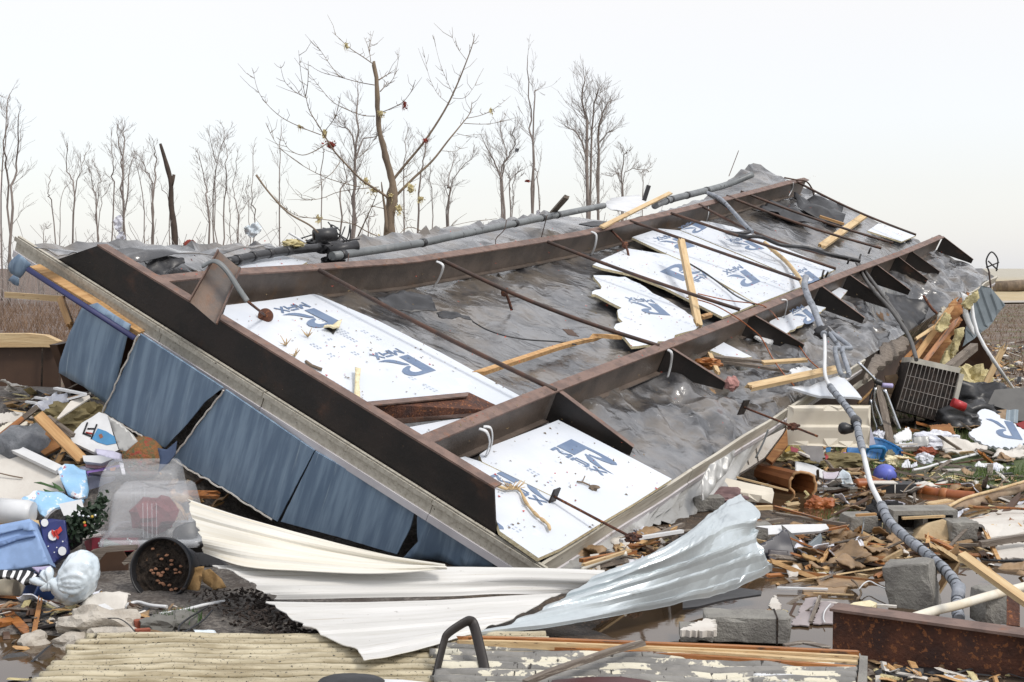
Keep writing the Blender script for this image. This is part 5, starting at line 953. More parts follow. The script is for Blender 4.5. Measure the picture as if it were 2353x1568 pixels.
    for k in range(4): mb = MB(); q = a.lerp(b, .18 + k * .14) + u * .0195; x = (b - a).normalized(); y = u.cross(x); mb.slab([q + x * i + y * j for i, j in ((-.008, -.006), (.008, -.006), (.008, .006), (-.008, .006))], u, .002); finish('socket', mb, plain('socket_grey', (.3, .3, .32)), Ps)
    mb = MB(); mb.tube(spline([b] + [at_g(zz('M', p), .02) for p in ((1080, 915), (1150, 905), (1250, 930), (1385, 942))], 6), .009, 8); finish('cord', mb, m_paint, Ps)
    mb = MB(); mb.blob(at_g(zz('M', (760, 985)), .035), (.03, .025, .025), 2, .3, 2, 1); finish('plug', mb, m_black, Ps)
    PL('white_strip', 'second white strip under the power strip', 'strip', 'M', (760, 1020), (1000, 1000), ('g', .02), ('g', .02), 20, 15, m_paint)
    # stones
    for lb, p, r, s, sub in (('large pale limestone rock beside the cream siding', (830, 1170), (.20, .11, .08), 3, 4), ('rounded tan stone alone on the wet gravel', (268, 1300), (.075, .06, .05), 5, 3), ('pale flat rock at the corner of the cream siding', (600, 1310), (.10, .08, .05), 8, 3), ('small white stone beside the flat rock', (525, 1312), (.02, .015, .015), 9, 2), ('grey rock by the terracotta brick', (1310, 1160), (.09, .06, .05), 10, 3), ('greenish rock by the black cable loop', (1480, 1130), (.09, .07, .05), 12, 3), ('pale slab of rock in front of the large limestone', (940, 1215), (.14, .07, .03), 14, 3)):
        c = at_g(zz('M', p), .0); mb = MB(); mb.blob(c + Vector((0, .03, r[2] * .55)), r, sub, .45, 1.1, s, sharp=True); one('rock', lb, 'rock', mb, m_stone if 'gre' not in lb else plain('grey_rock', (.17, .165, .15), .9), 'rocks beside the cream siding')
    for lb, p, q, w in (('largest terracotta brick piece beside the limestone', (1110, 1085), (1340, 1055), 80), ('small terracotta chunk behind the brick piece', (1340, 1085), (1425, 1080), 40), ('lower terracotta brick under the brick piece', (1115, 1160), (1250, 1150), 60)):
        PL('brick', lb, 'brick', 'M', p, q, ('g', .04), ('g', .04), w, 60, m_brick, jag=(12, 12), seed=int(p[0]))
    TB('white_conduit', 'white conduit pipe lying toward the torn siding edge', 'pipe', 'M', [(1325, 1002), (1500, 975), (1700, 925), (1900, 890)], ('g', .04), 14, m_paint)
    for i, pts in enumerate(([(1480, 1180), (1490, 1100), (1560, 1040), (1640, 990), (1720, 940)], [(1500, 1170), (1600, 1110), (1690, 1050), (1760, 970)], [(860, 1040), (980, 1040), (1060, 1085), (1120, 1150)])):
        TB('cable', ['black cable loop on the stones by the torn siding', 'second black cable under the torn siding', 'thin dark cable crossing the large limestone rock'][i], 'cable', 'M', pts, ('g', .09), 8 if i < 2 else 5, m_black)
    S('plastic_scrap', 'crumpled white plastic on the dark mulch', 'plastic scrap', 'M', [(1612, 1150), (1680, 1125), (1770, 1115), (1800, 1160), (1740, 1195), (1640, 1190)], ('l', .05, 50, 0), m_bag, crumple=.05, cscale=7, th=.006, space=.02)
    S('cardboard_scrap', 'torn tan cardboard beside the terracotta brick', 'cardboard', 'M', [(1040, 1040), (1130, 1000), (1240, 965), (1230, 1010), (1120, 1045)], ('g', .03), m_cardb, crumple=.02, th=.008)
    mb = MB(); c = at_g(zz('M', (1490, 1050)), .03); rr = random.Random(3)
    for i in range(260): p = c + Vector((rr.gauss(0, .05), rr.gauss(0, .04), 0)); mb.add([p, p + Vector((.006, 0, 0)), p + Vector((rr.uniform(-.02, .02), rr.uniform(-.02, .02), rr.uniform(.02, .06)))], [(0, 1, 2)])
    one('moss_tuft', 'bright green moss tuft between the stones', 'plant', mb, m_leaf)
left_heap()
# ------------------------------------------------------------------ the torn siding in front
def front_siding():
    def rows_from(px, hs, k):      # px rows of display points, each with its height above ground zero
        R = [[at_z(p, h) for p, h in zip(r, hr)] for r, hr in zip(px, hs)]; R = [spline(r, k) for r in R]
        Cc = [spline([r[j] for r in R], k) for j in range(len(R[0]))]; return [[c[i] for c in Cc] for i in range(len(Cc[0]))]
    # tilted upper strip
    px = [[(430, 1148), (560, 1192), (700, 1230), (860, 1268), (1022, 1302)], [(442, 1192), (570, 1226), (710, 1256), (865, 1284), (1024, 1304)], [(458, 1240), (575, 1264), (712, 1282), (868, 1298), (1026, 1306)], [(468, 1270), (560, 1304), (714, 1314), (870, 1318), (1028, 1308)]]
    hs = [[.52, .46, .40, .34, .29], [.46, .42, .36, .31, .287], [.38, .35, .32, .29, .285], [.31, .29, .28, .275, .283]]
    R = rows_from(px, hs, 8); n = len(R); m = len(R[0]); rr = random.Random(2)
    for i in range(n):
        v = i / (n - 1); f = (R[i][1] - R[i][0])
        R[i][0] = R[i][0] + f * (2.2 * abs(nz3((v * 9, 0, 3), 1)) + (.9 if .6 < v < .8 else 0))
        for j in range(m): R[i][j] = R[i][j] + Vector((0, -.02, .012)) * (rib_trap(v * 2 + .35)) + Vector((0, 0, .006 * fbm((j * .06, v, 0), 1.0)))
    mb = MB(); mb.grid(R, th=.004, sm=False); one('siding_strip', 'yellowed white siding strip tilted up against the blue panels', 'siding', mb, m_whitey)
    # two courses lying flat
    px = [[(488, 1300), (700, 1303), (1010, 1304), (1200, 1306), (1390, 1312)], [(560, 1330), (720, 1330), (1020, 1328), (1200, 1326), (1380, 1332)], [(600, 1358), (740, 1358), (1020, 1352), (1180, 1348), (1340, 1352)], [(640, 1378), (760, 1376), (1000, 1372), (1150, 1366), (1300, 1364)]]
    hs = [[.27, .26, .26, .26, .26], [.24, .235, .23, .23, .23], [.19, .19, .185, .18, .18], [.15, .155, .15, .15, .15]]
    R = rows_from(px, hs, 9); n = len(R); m = len(R[0])
    for i in range(n):
        v = i / (n - 1); f = R[i][1] - R[i][0]; R[i][0] = R[i][0] + f * (1.6 * nz3((v * 14, 0, 8), 1)); R[i][1] = R[i][1] + f * (.5 * nz3((v * 14, 0, 8), 1))
        for j in range(m): R[i][j] = R[i][j] + Vector((0, 0, .010)) * rib_trap(v * 3 + .2) + Vector((0, 0, .006 * fbm((j * .05, v * 1.5, 5), 1.0)))
    mb = MB(); mb.grid(R, th=.004, sm=False)
    px = [[(612, 1384), (760, 1384), (1000, 1381), (1150, 1374), (1290, 1366)], [(668, 1422), (800, 1416), (1000, 1408), (1130, 1400), (1230, 1396)], [(740, 1460), (850, 1450), (1010, 1438), (1110, 1430), (1180, 1424)], [(820, 1500), (900, 1486), (1000, 1466), (1080, 1452), (1120, 1444)], [(838, 1524), (905, 1510), (985, 1490), (1050, 1470), (1085, 1456)]]
    hs = [[.17, .175, .17, .165, .165], [.175, .175, .17, .165, .16], [.185, .18, .175, .17, .165], [.20, .195, .185, .175, .17], [.205, .20, .19, .18, .17]]
    R = rows_from(px, hs, 9); n = len(R); m = len(R[0])
    for i in range(n):
        v = i / (n - 1); f = R[i][1] - R[i][0]; R[i][0] = R[i][0] + f * (1.8 * nz3((v * 17, 3, 8), 1)); R[i][1] = R[i][1] + f * (.6 * nz3((v * 17, 3, 8), 1))
        for j in range(m): R[i][j] = R[i][j] + Vector((0, 0, .008)) * rib_trap(v * 3.4 + .3) + Vector((0, 0, .007 * fbm((j * .05, v * 1.5, 9), 1.0)))
    mb.grid(R, th=.004, sm=False); one('siding_sheet', 'long white siding sheet lying torn in front of the wreck', 'siding', mb, m_white)
    # the twisted galvanised sheet
    px = [[(1400, 1312), (1460, 1290), (1540, 1252), (1610, 1202), (1660, 1160), (1702, 1136)], [(1330, 1352), (1420, 1325), (1520, 1285), (1600, 1240), (1665, 1198), (1745, 1186)], [(1270, 1392), (1370, 1362), (1500, 1320), (1600, 1284), (1680, 1250), (1732, 1228)], [(1190, 1430), (1330, 1400), (1490, 1362), (1610, 1326), (1700, 1296), (1760, 1278)], [(1095, 1462), (1280, 1440), (1460, 1406), (1600, 1378), (1700, 1350), (1772, 1312)]]
    hs = [[.26, .30, .36, .42, .46, .48], [.20, .25, .32, .38, .42, .42], [.14, .19, .25, .29, .32, .33], [.16, .15, .17, .19, .21, .22], [.165, .12, .09, .08, .09, .13]]
    R = rows_from(px, hs, 12); n = len(R); m = len(R[0])
    for i in range(n):
        v = i / (n - 1)
        for j in range(m):
            u = j / (m - 1); d = .020 * rib_trap(v * 5 + .1) + .008 * fbm((u * 5, v * 2.2, 1), 1.6, 2, 3) + .022 * ss(.35, .8, u) * (abs(nz3((u * 9, v * 3, 3), 1.1)) + .7 * abs(nz3((u * 17 + v * 5, v * 3, 7), 1.1)) - .3) ; R[i][j] = R[i][j] + Vector((-.3, -.6, .7)) * d + (Vector((.06, 0, .02)) * nz3((v * 7, 1, 1), 1) if j == m - 1 else Vector())
    mb = MB(); mb.grid(R, th=.004, sm=False); one('metal_sheet', 'silvery ribbed metal sheet twisted up at the right of the white siding', 'metal sheet', mb, m_galv)
    S('dark_flashing', 'black flashing lying under the silvery sheet', 'metal strip', 'H', [(0, 655), (200, 600), (400, 560), (545, 580), (540, 605), (300, 640), (100, 690), (0, 700)], ('z', .05), m_black, th=.01)
    TB('white_rail', 'thin cream trim rod behind the silvery sheet', 'trim', 'E', [(1640, 800), (1760, 750), (1955, 685)], [('y', 7.2)] * 3, 16, m_whitey)
    # cream ribbed panel in the lowest foreground, with its wooden edge and peeled end
    G = thing('ribbed_wall_panel', 'old cream ribbed wall panel lying along the bottom edge, paint peeling at its right end', 'wall panel', at_z((1000, 1560), 0))
    def strip(name, rows_px, h, m, ribs, seed, lab=None, j0=0):
        A = [[at_z(p, h) for p in r] for r in rows_px]; nu, nv = 90, 90; R = []
        for i in range(nv + 1):
            v = i / nv; row = []
            for j in range(nu + 1):
                u = j / nu; p = A[0][0].lerp(A[0][1], u).lerp(A[1][0].lerp(A[1][1], u), v)
                z = .026 * rib_lap(v * ribs + .2) + .012 * fbm((u * 4, v * 2, seed), 1.3); 
                if j < 3: p = p + Vector((.05 * nz3((v * 6, seed, 0), 1) + .012 * nz3((v * 40, seed, 0), 1), 0, 0))
                row.append(p + Vector((0, 0, z)))
            R.append(row)
        mb = MB(); mb.grid(R, th=.02, uv=[(j / nu * 3, i / nv) for i in range(nv + 1) for j in range(nu + 1)]); return finish(name, mb, m, G)
    strip('cream_skin', [[(195, 1470), (1250, 1464)], [(60, 1600), (1330, 1600)]], .13, m_cream, 10, 1)
    strip('peeled_skin', [[(1000, 1490), (1978, 1516)], [(1000, 1600), (1960, 1600)]], .146, m_peel, 7, 4)
    for i, (a, b, w, z, m) in enumerate((((1040, 1470), (1975, 1505), 12, .19, m_orange), ((1045, 1478), (1975, 1516), 9, .185, m_pale), ((1180, 1482), (1972, 1528), 14, .178, m_pale), ((1190, 1490), (1970, 1540), 10, .17, m_orange))):
        A, B = at_z(a, z), at_z(b, z); mb = MB(); fr = plank_mb(mb, A, B, w * .0021, .03, seed=i, jag=(.1, .01), nx=24, warp=.006); finish('lath', mb, m, G)
    mb = MB(); A = [at_z(p, z) for p, z in (((1976, 1506), .2), ((1994, 1508), .2), ((1990, 1600), .17), ((1968, 1600), .17))]; mb.slab(A, (0, 0, 1), .17); finish('end_block', mb, m_conc, G)
    S('maroon_board', 'maroon board edge under the ribbed panel at the bottom', 'board', 'X', [(90, 385), (250, 370), (420, 368), (560, 388), (620, 460), (60, 460)], ('z', .20), plain('maroon_paint', (.07, .015, .015), .5), th=.02)
    for lb, pts in (('white flake of paint on the peeled panel, nearest its end', [(1150, 345), (1240, 350), (1260, 375), (1190, 390)]), ('long white lath scrap on the peeled panel', [(1065, 350), (1180, 358), (1185, 370), (1065, 362)])):
        S('paint_flake', lb, 'paint flake', 'X', pts, ('z', .185), m_paint, jag=.01, th=.006)
    # bent flat bar and stick
    B0 = MB(); P = [at_y(zz('E', p), Y) for p, Y in (((600, 1640), 5.0), ((640, 1540), 5.03), ((700, 1300), 5.1), ((730, 1235), 5.12), ((840, 1160), 5.18), ((880, 1150), 5.2), ((905, 1175), 5.2), ((940, 1300), 5.14), ((985, 1500), 5.05), ((1010, 1640), 5.0))]; B0.tube(spline(P, 5), .021, 8, flat=.35); one('bent_bar', 'rusty flat bar bent into a hoop in the foreground', 'metal bar', B0, m_dark)
    PL('stick', 'grey weathered stick lying across the peeled panel', 'stick', 'X', (-40, 400), (530, 205), ('z', .24), ('z', .235), 32, 26, m_grey, jag=(0, 20), warp=.012)
    mb = MB(); mb.blob(at_z((805, 1575), .24), (.12, .08, .04), 4, .12, 1, 3, sm=True); one('rubber_mat', 'black rubber lump at the bottom edge', 'rubber', mb, m_black)
    S('white_flap', 'white plastic edge beside the black rubber lump', 'plastic scrap', 'E', [(250, 1545), (420, 1550), (600, 1568), (620, 1600), (240, 1600)], ('z', .24), m_paint, th=.01)
    # dark wet mulch under the torn edge
    rr = random.Random(11); mb = MB()
    for i in range(2600):
        x, y = rr.uniform(1000, 2336), rr.uniform(930, 1330); e = 1450 + (y - 760) * 1.45
        if x > e + 60 or x < e - rr.uniform(150, 520): continue
        p = at_z(zz('D', (x, y)), .07 + rr.uniform(-.03, .05)); s = rr.uniform(.003, .016) * rr.uniform(.5, 1); a = rr.uniform(0, 6.28); mb.blob(p, (s * rr.uniform(1, 2.2), s * .9, s * .5), 1, .8, 2, i % 17, ax=Matrix.Rotation(a, 3, 'Z') @ Matrix.Rotation(rr.gauss(0, .5), 3, 'Y'))
    tag(one('mulch', None, None, mb, plain('mulch_dark', (.035, .025, .02), .95)), kind='stuff')
front_siding()
# ------------------------------------------------------------------ debris on the right
def block(label, zone, p, spec, dims, az, tilt=0, roll=0, hollow=False, seam=False, grp='concrete blocks on the wet ground', m=None):
    c = placer(zone, spec, [p])(p); w, d, h = dims; R = Matrix.Rotation(math.radians(az), 3, 'Z') @ Matrix.Rotation(math.radians(roll), 3, 'Y') @ Matrix.Rotation(math.radians(tilt), 3, 'X')
    X, Y, Z = R @ Vector((1, 0, 0)), R @ Vector((0, 1, 0)), R @ Vector((0, 0, 1)); mb = MB(); c = c + Vector((0, d * .4, 0))
    if not hollow:
        cc = c + Z * (h / 2) if abs(tilt) + abs(roll) < 60 else c + Vector((0, 0, h / 2)); bm = bmesh.new(); bmesh.ops.create_cube(bm, size=2); bmesh.ops.bevel(bm, geom=bm.edges[:], offset=.06, segments=1, affect='EDGES'); bmesh.ops.subdivide_edges(bm, edges=bm.edges[:], cuts=5, use_grid_fill=True); vs = []
        for v in bm.verts:
            q = cc + X * (v.co.x * w / 2) + Y * (v.co.y * d / 2) + Z * (v.co.z * h / 2); e = sorted((abs(v.co.x), abs(v.co.y), abs(v.co.z))); chip = ss(.80, 1., e[1]) * max(0, nz3(q, 22, 3) + .05) * .035
            vs.append(q + (cc - q).normalized() * (chip + .003 * nz3(q, 60, 1)))
        bm.verts.index_update(); mb.add(vs, [[v.index for v in f.verts] for f in bm.faces]); bm.free()
        if seam: mb.box(cc + X * (w * .34), X, Y, Z, .004, d / 2 + .002, h / 2 + .002, 1)
    else:           # openings towards the viewer
        cc = c + Z * (h / 2); t = .03
        for z in (-h / 2 + t / 2, h / 2 - t / 2): mb.box(cc + Z * z, X, Y, Z, w / 2, d / 2, t / 2)
        for x in (-w / 2 + t / 2, 0, w / 2 - t / 2): mb.box(cc + X * x, X, Y, Z, t / 2, d / 2 - .001, h / 2 - t)
        mb.box(cc + Y * (d / 2 - .02), X, Y, Z, w / 2 - .002, .01, h / 2 - .002, 1)
    return one('concrete_block', label, 'block', mb, [m or m_conc, m_soil], grp)
def right_side():
    for lb, a, b, w, m in (('long splintered orange stud behind the condenser', (1560, 1520), (1860, 1090), 40, m_wood), ('dark orange stud beside the plywood', (1650, 1500), (1900, 1180), 34, m_orange), ('pale splintered stud across the torn right end', (1600, 1330), (1800, 1200), 22, m_pale), ('brown stud under the torn rim', (1500, 1500), (1720, 1270), 30, m_ply)):
        PL('wall_stud', lb, 'board', 'C', a, b, ('y', 14.1), ('y', 14.6), w, w * .6, m, 'studs in the torn right end', up=(0, -1, .3), jag=(20, 90), seed=int(w))
    block('grey concrete block standing tilted in the muddy water', 'H', (1640, 730), ('z', -.03), (.24, .20, .25), -28, 0, -10)
    block('concrete block behind the rusty post at the right edge', 'H', (2150, 815), ('z', .0), (.14, .15, .17), 12)
    block('long grey concrete block behind the ribbed wall panel', 'H', (455, 935), ('z', .0), (.40, .17, .12), -6, seam=True)
    block('short pale concrete block at the left end of the long one', 'H', (100, 930), ('z', .0), (.15, .14, .06), -4)
    block('tan concrete block beside the grey wrapped cable', 'H', (1232, 180), ('g', 0), (.20, .18, .11), 8)
    block('pale concrete block behind the wrapped cable', 'H', (1480, 85), ('g', 0), (.15, .12, .09), -4)
    block('hollow concrete block with two dark openings', 'H', (1660, 205), ('g', 0), (.42, .2, .17), 3, hollow=True)
    block('concrete block right of the tan paper sack', 'H', (1930, 245), ('g', 0), (.18, .18, .13), 6)
    block('grey block stub behind the white board and the silvery sheet', 'H', (550, 240), ('g', 0), (.11, .1, .11), 5)
    block('block end half hidden by the top of the silvery sheet', 'S', (60, 1250), ('g', 0), (.22, .15, .10), 5)
    # rusty beam in the lower right corner
    G = thing('rusty_beam', 'rusty steel I-beam lying in the lower right corner', 'beam', at_z(zz('H', (1500, 1000)), 0)); a = at_z(zz('H', (1040, 690)), .225); b = at_z(zz('H', (2300, 862)), .225)
    x = (b - a).normalized(); y = Vector((-x.y, x.x, 0)).normalized(); y = y if y.y > 0 else -y; mb = MB()
    n = 30; e0, e1 = a, b + x * .06
    beam(mb, [e0.lerp(e1, i / n) + Vector((0, 0, -.22)) for i in range(n + 1)], y, Vector((0, 0, 1)), 0, .225, fw=.12, ft=.012, wt=.016, mats=(0, 1)); finish('web_and_flanges', mb, [m_rust, m_flange], G)
    mb = MB(); c = e1 + Vector((0, 0, -.12)); mb.box(c + x * .05 + Vector((0, 0, .02)), x, y, Vector((0, 0, 1)), .03, .09, .11); finish('end_plate', mb, m_dark, G)
    PL('post', 'rusty square post stub standing behind the I-beam', 'post', 'H', (2278, 840), (2278, 630), ('z', .1), ('y', 6.05), 85, 60, m_rust)
    S('rubber_sheet', 'black rubber sheet at the left end of the I-beam', 'rubber', 'H', [(860, 920), (885, 808), (960, 812), (1045, 800), (1060, 925), (960, 945)], ('l', .0, 60, 10), m_black, crumple=.02, th=.02)
    S('rubber_sheet', 'flat black rubber piece in front of the I-beam', 'rubber', 'H', [(1340, 1120), (1440, 1085), (1600, 1075), (1760, 1110), (1800, 1150), (1650, 1185), (1450, 1180)], ('z', .03), m_black, crumple=.03, th=.02)
    S('white_scrap', 'white torn scrap in front of the I-beam by the corner', 'plastic scrap', 'H', [(1800, 1155), (1850, 1160), (1960, 1180), (2110, 1205), (2100, 1222), (1940, 1200), (1810, 1175)], ('z', .05), m_paint, jag=.006, th=.008)
    TB('pipe', 'white rust-stained pipe passing behind the I-beam', 'pipe', 'H', [(1590, 765), (1750, 715), (1900, 680), (2100, 620), (2400, 540)], ('z', .16), 32, mat('stained_pipe', (.72, .68, .58), (.64, .56, .42), rough=.4, scale=4, dirt=(.28, .13, .05), dscale=5, damt=.35, dsoft=.2), n=14)
    S('foam_scrap', 'cream foam slab behind the left end of the I-beam', 'foam scrap', 'H', [(1120, 690), (1180, 660), (1290, 645), (1340, 665), (1310, 690)], ('z', .06), m_foamedge, th=.04)
    PL('white_lath', 'pale flat lath beside the cream foam slab', 'lath', 'H', (1320, 678), (1475, 690), ('z', .05), ('z', .05), 30, 15, m_drywall)
    PL('lumber', 'light plank sloping down at the right edge over the blocks', 'board', 'H', (1920, 335), (2380, 665), ('z', .42), ('z', .28), 70, 45, m_pale, up=(.1, -.6, .7), seed=4)
    S('flashing', 'folded grey-brown metal scrap between the blocks and ribbed panel', 'metal strip', 'H', [(690, 945), (820, 920), (870, 925), (1020, 960), (1010, 975), (830, 938), (710, 955)], ('z', .19), m_grey, th=.008)
    S('drywall_scrap', 'stack of splintered white scraps on the short pale block', 'drywall', 'H', [(-20, 850), (40, 830), (80, 800), (140, 775), (215, 775), (215, 862), (120, 858)], ('z', .12), m_drywall, jag=.015, th=.03)
    S('drywall_scrap', 'white scrap by the black rubber sheet', 'drywall', 'H', [(795, 890), (850, 875), (865, 895), (850, 920), (800, 922)], ('l', .02, 70, 0), m_paint, th=.02)
    # submerged boards in the puddle
    for lb, z, pts, m, h in (('pale board just under the muddy water', 'Y', [(860, 830), (1090, 800), (1420, 820), (1380, 900), (1080, 930), (870, 950)], m_cardb, -.006), ('lilac-grey sheet lying in the water beside the I-beam', 'Y', [(880, 970), (1030, 950), (1000, 1120), (930, 1320), (690, 1300), (800, 1180), (830, 1080)], plain('lilac_sheet', (.34, .29, .29), .4), .0), ('second lilac-grey sheet in the water against the I-beam', 'Y', [(1080, 1010), (1260, 1000), (1250, 1290), (990, 1290), (1040, 1120)], plain('lilac_sheet', (.34, .29, .29), .4), .0), ('small torn grey card floating in the puddle', 'Y', [(440, 1010), (500, 930), (560, 1020), (575, 1100), (500, 1120), (430, 1080)], m_drywall, .0), ('brown sheet lying flat in the puddle', 'Y', [(1030, 700), (1500, 690), (1680, 700), (1670, 800), (1250, 830), (1060, 800)], m_cardb, -.004), ('tan sheet beneath the floating card', 'Y', [(30, 1150), (120, 1110), (330, 1130), (430, 1100), (430, 1170), (320, 1200), (60, 1200)], m_cardb, .0), ('wide dark brown sheet under the water behind the long block', 'Y', [(420, 1160), (660, 1140), (640, 1260), (420, 1240)], m_brown, -.002)):
        S('soaked_sheet', lb, 'sheet', z, pts, ('z', h), m, jag=.008, th=.006)
    PL('white_lath', 'white lath floating in the puddle by the silvery sheet', 'lath', 'H', (650, 560), (1000, 570), ('z', .01), ('z', .01), 24, 12, m_paint)
    PL('white_lath', 'thin cream lath behind the floating white one', 'lath', 'H', (900, 595), (1180, 610), ('z', .0), ('z', .0), 14, 8, m_pale)
    PL('lumber', 'thin board edge standing in the puddle', 'board', 'H', (880, 800), (945, 620), ('z', .0), ('z', .02), 22, 20, m_grey)
    TB('twig', 'bent dark twig reflected in the puddle', 'twig', 'H', [(1165, 505), (1205, 540), (1230, 600), (1200, 640)], ('z', .02), 8, m_bark)
    TB('wire', 'white bent wire in the puddle before the tilted block', 'wire', 'H', [(1215, 570), (1250, 530), (1290, 515), (1340, 540), (1400, 565)], ('z', .03), 5, m_paint)
    TB('wire', 'curved white wire by the I-beam end', 'wire', 'H', [(1020, 670), (980, 720), (970, 770), (980, 800)], ('z', .01), 5, m_paint)
    S('splinter', 'white splintered wood at the tip of the silvery sheet', 'wood scrap', 'H', [(640, 550), (690, 530), (770, 490), (755, 520), (785, 545), (700, 565)], ('l', .01, 35, 0), m_drywall, jag=.01, th=.02)
    # wet cardboard and paper between puddle and blocks
    cb = [('Y', [(1235, 400), (1300, 320), (1375, 290), (1480, 340), (1600, 400), (1640, 500), (1480, 540), (1290, 520)], 'largest tan wet cardboard sheet in the middle of the litter'), ('Y', [(990, 690), (1080, 620), (1200, 560), (1260, 540), (1180, 640), (1130, 690)], 'curled cardboard strip left of the large wet sheet'), ('Y', [(1210, 640), (1260, 550), (1400, 570), (1370, 640), (1290, 660)], 'orange cardboard fold with a dark gap'), ('Y', [(1840, 430), (1930, 300), (2060, 180), (2110, 290), (2090, 400), (2160, 490), (1990, 490)], 'tan cardboard standing in a peak below the wrapped cable'), ('Y', [(2100, 280), (2150, 360), (2220, 440), (2200, 490), (2150, 470)], 'folded white-edged cardboard right of the peak'), ('Y', [(1600, 520), (1650, 420), (1690, 360), (1740, 360), (1820, 430), (1700, 480)], 'orange fibrous cardboard tuft'), ('Y', [(940, 480), (1000, 420), (1100, 440), (1120, 520), (1060, 580), (960, 560)], 'crumpled brown paper beside the dark plastic bin'), ('Y', [(1380, 200), (1440, 150), (1600, 160), (1710, 210), (1640, 260), (1560, 230), (1420, 250)], 'yellow-brown paper bunch under the tan block'), ('Y', [(1590, 310), (1680, 240), (1740, 250), (1720, 330), (1640, 340)], 'small tan paper fold under the tan block'), ('Y', [(400, 790), (440, 640), (520, 650), (600, 600), (625, 740), (520, 770)], 'brown paper by the right tip of the silvery sheet'), ('Y', [(635, 640), (670, 640), (690, 720), (650, 730)], 'narrow white paper curl by the silvery sheet'), ('H', [(2170, 460), (2200, 400), (2260, 385), (2360, 400), (2360, 460), (2250, 500)], 'tan wet cardboard at the right edge behind the plank'), ('H', [(2250, 540), (2320, 430), (2360, 470), (2360, 540)], 'tan paper fold at the right edge'), ('Y', [(1640, 560), (1900, 500), (2140, 510), (2150, 550), (1900, 560)], 'long flat tan paper strip behind the puddle'), ('Y', [(1070, 340), (1110, 310), (1240, 370), (1210, 390)], 'brown wood splinter above the crumpled paper'), ('Y', [(1420, 620), (1550, 570), (1720, 600), (1720, 660), (1480, 660)], 'white and red printed paper in the water'), ('Y', [(890, 780), (930, 730), (1020, 745), (1000, 780)], 'pale curled paper in the puddle'), ('Y', [(2130, 330), (2280, 320), (2290, 350), (2150, 370)], 'orange-brown cardboard strip behind the peak')]
    for i, (z, pts, lb) in enumerate(cb): S('cardboard_scrap', lb, 'cardboard', z, pts, ('l', .02, 18 + (i * 7) % 30, (i * 37) % 40 - 20), [m_cardb, m_cardb, plain('orange_card', (.42, .22, .08), .8), m_cardb][i % 4] if 'white' not in lb and 'pale' not in lb else m_drywall, jag=.012, crumple=.03 + .01 * (i % 3), cscale=5, th=.006, seed=i, space=.03)
    # things between the silvery sheet and the blocks
    B0 = thing('dark_bin', 'broken dark plastic bin half full beside the silvery sheet', 'bin', at_g(zz('Y', (600, 560)), 0)); pl = placer('Y', ('l', .03, 62, 15), [(790, 495), (300, 270)])
    mb = MB(); sheet(mb, [pl(p) for p in ((300, 275), (460, 200), (635, 70), (700, 220), (795, 490), (650, 440), (400, 470), (340, 440))], .012, crumple=.02); finish('side', mb, plain('dark_bin_plastic', (.045, .045, .058), .35), B0)
    mb = MB(); sheet(mb, [pl(p) + Vector((0, -.03, 0)) for p in ((410, 330), (655, 345), (660, 400), (720, 440), (640, 490), (560, 520), (420, 460))], .012, crumple=.03); finish('inner_panel', mb, plain('bin_liner', (.07, .06, .065), .4), B0)
    mb = MB(); sheet(mb, [pl(p) + Vector((0, .12, 0)) for p in ((640, 80), (900, 300), (900, 470), (760, 560), (560, 560), (700, 300))], .012); finish('back', mb, m_black, B0)
    S('metal_scrap', 'curved blue-grey metal scrap right of the dark bin', 'metal scrap', 'Y', [(880, 310), (970, 230), (1070, 140), (1095, 220), (1085, 290), (1000, 380), (930, 440), (900, 420)], ('l', .05, 65, 25), plain('slate_metal', (.15, .18, .20), .45), th=.006, bend=lambda x, y: .25 * x * x)
    S('white_board', 'long bright white board behind the dark bin', 'board', 'Y', [(232, 45), (700, 25), (1150, 18), (1190, 75), (1080, 110), (650, 140), (415, 155), (410, 75)], ('l', .12, 40, 0), m_paint, th=.02)
    PL('lumber', 'splintered red-brown board tip right of the white board', 'board', 'Y', (1060, 115), (1410, 45), ('g', .12), ('g', .12), 40, 25, m_orange, jag=(40, 10))
    for i, (lb, a, b, w, m, h) in enumerate((('orange wood strip above the white board', 'F', (630, 920), (960, 1010), 26, m_orange), ('long brown board behind the white board', 'F', (640, 970), (1130, 1045), 36, m_grey), ('tan board stub left of the orange strip', 'F', (490, 930), (620, 925), 44, m_pale), ('lower tan board beside the silvery sheet', 'F', (500, 1035), (700, 1010), 40, m_grey), ('wide brown wet board end by the white board', 'F', (920, 1060), (1130, 1060), 60, m_ply), ('yellow lath in front of the log', 'F', (1510, 1000), (1810, 985), 26, m_pale), ('short orange lath on the tan block', 'F', (1190, 980), (1340, 970), 26, m_wood), ('light board below the crumpled siding', 'J', (2000, 1180), (2360, 1040), 50, m_grey), ('brown board edge under the torn corner', 'J', (1380, 1380), (1900, 1290), 70, m_orange), ('white board reaching from the crumpled siding to the silvery sheet', 'J', (1760, 1200), (2353, 1105), 50, m_paint), ('grey plank under the crumpled siding', 'J', (1400, 1420), (1800, 1330), 40, m_pale)) and ()): pass
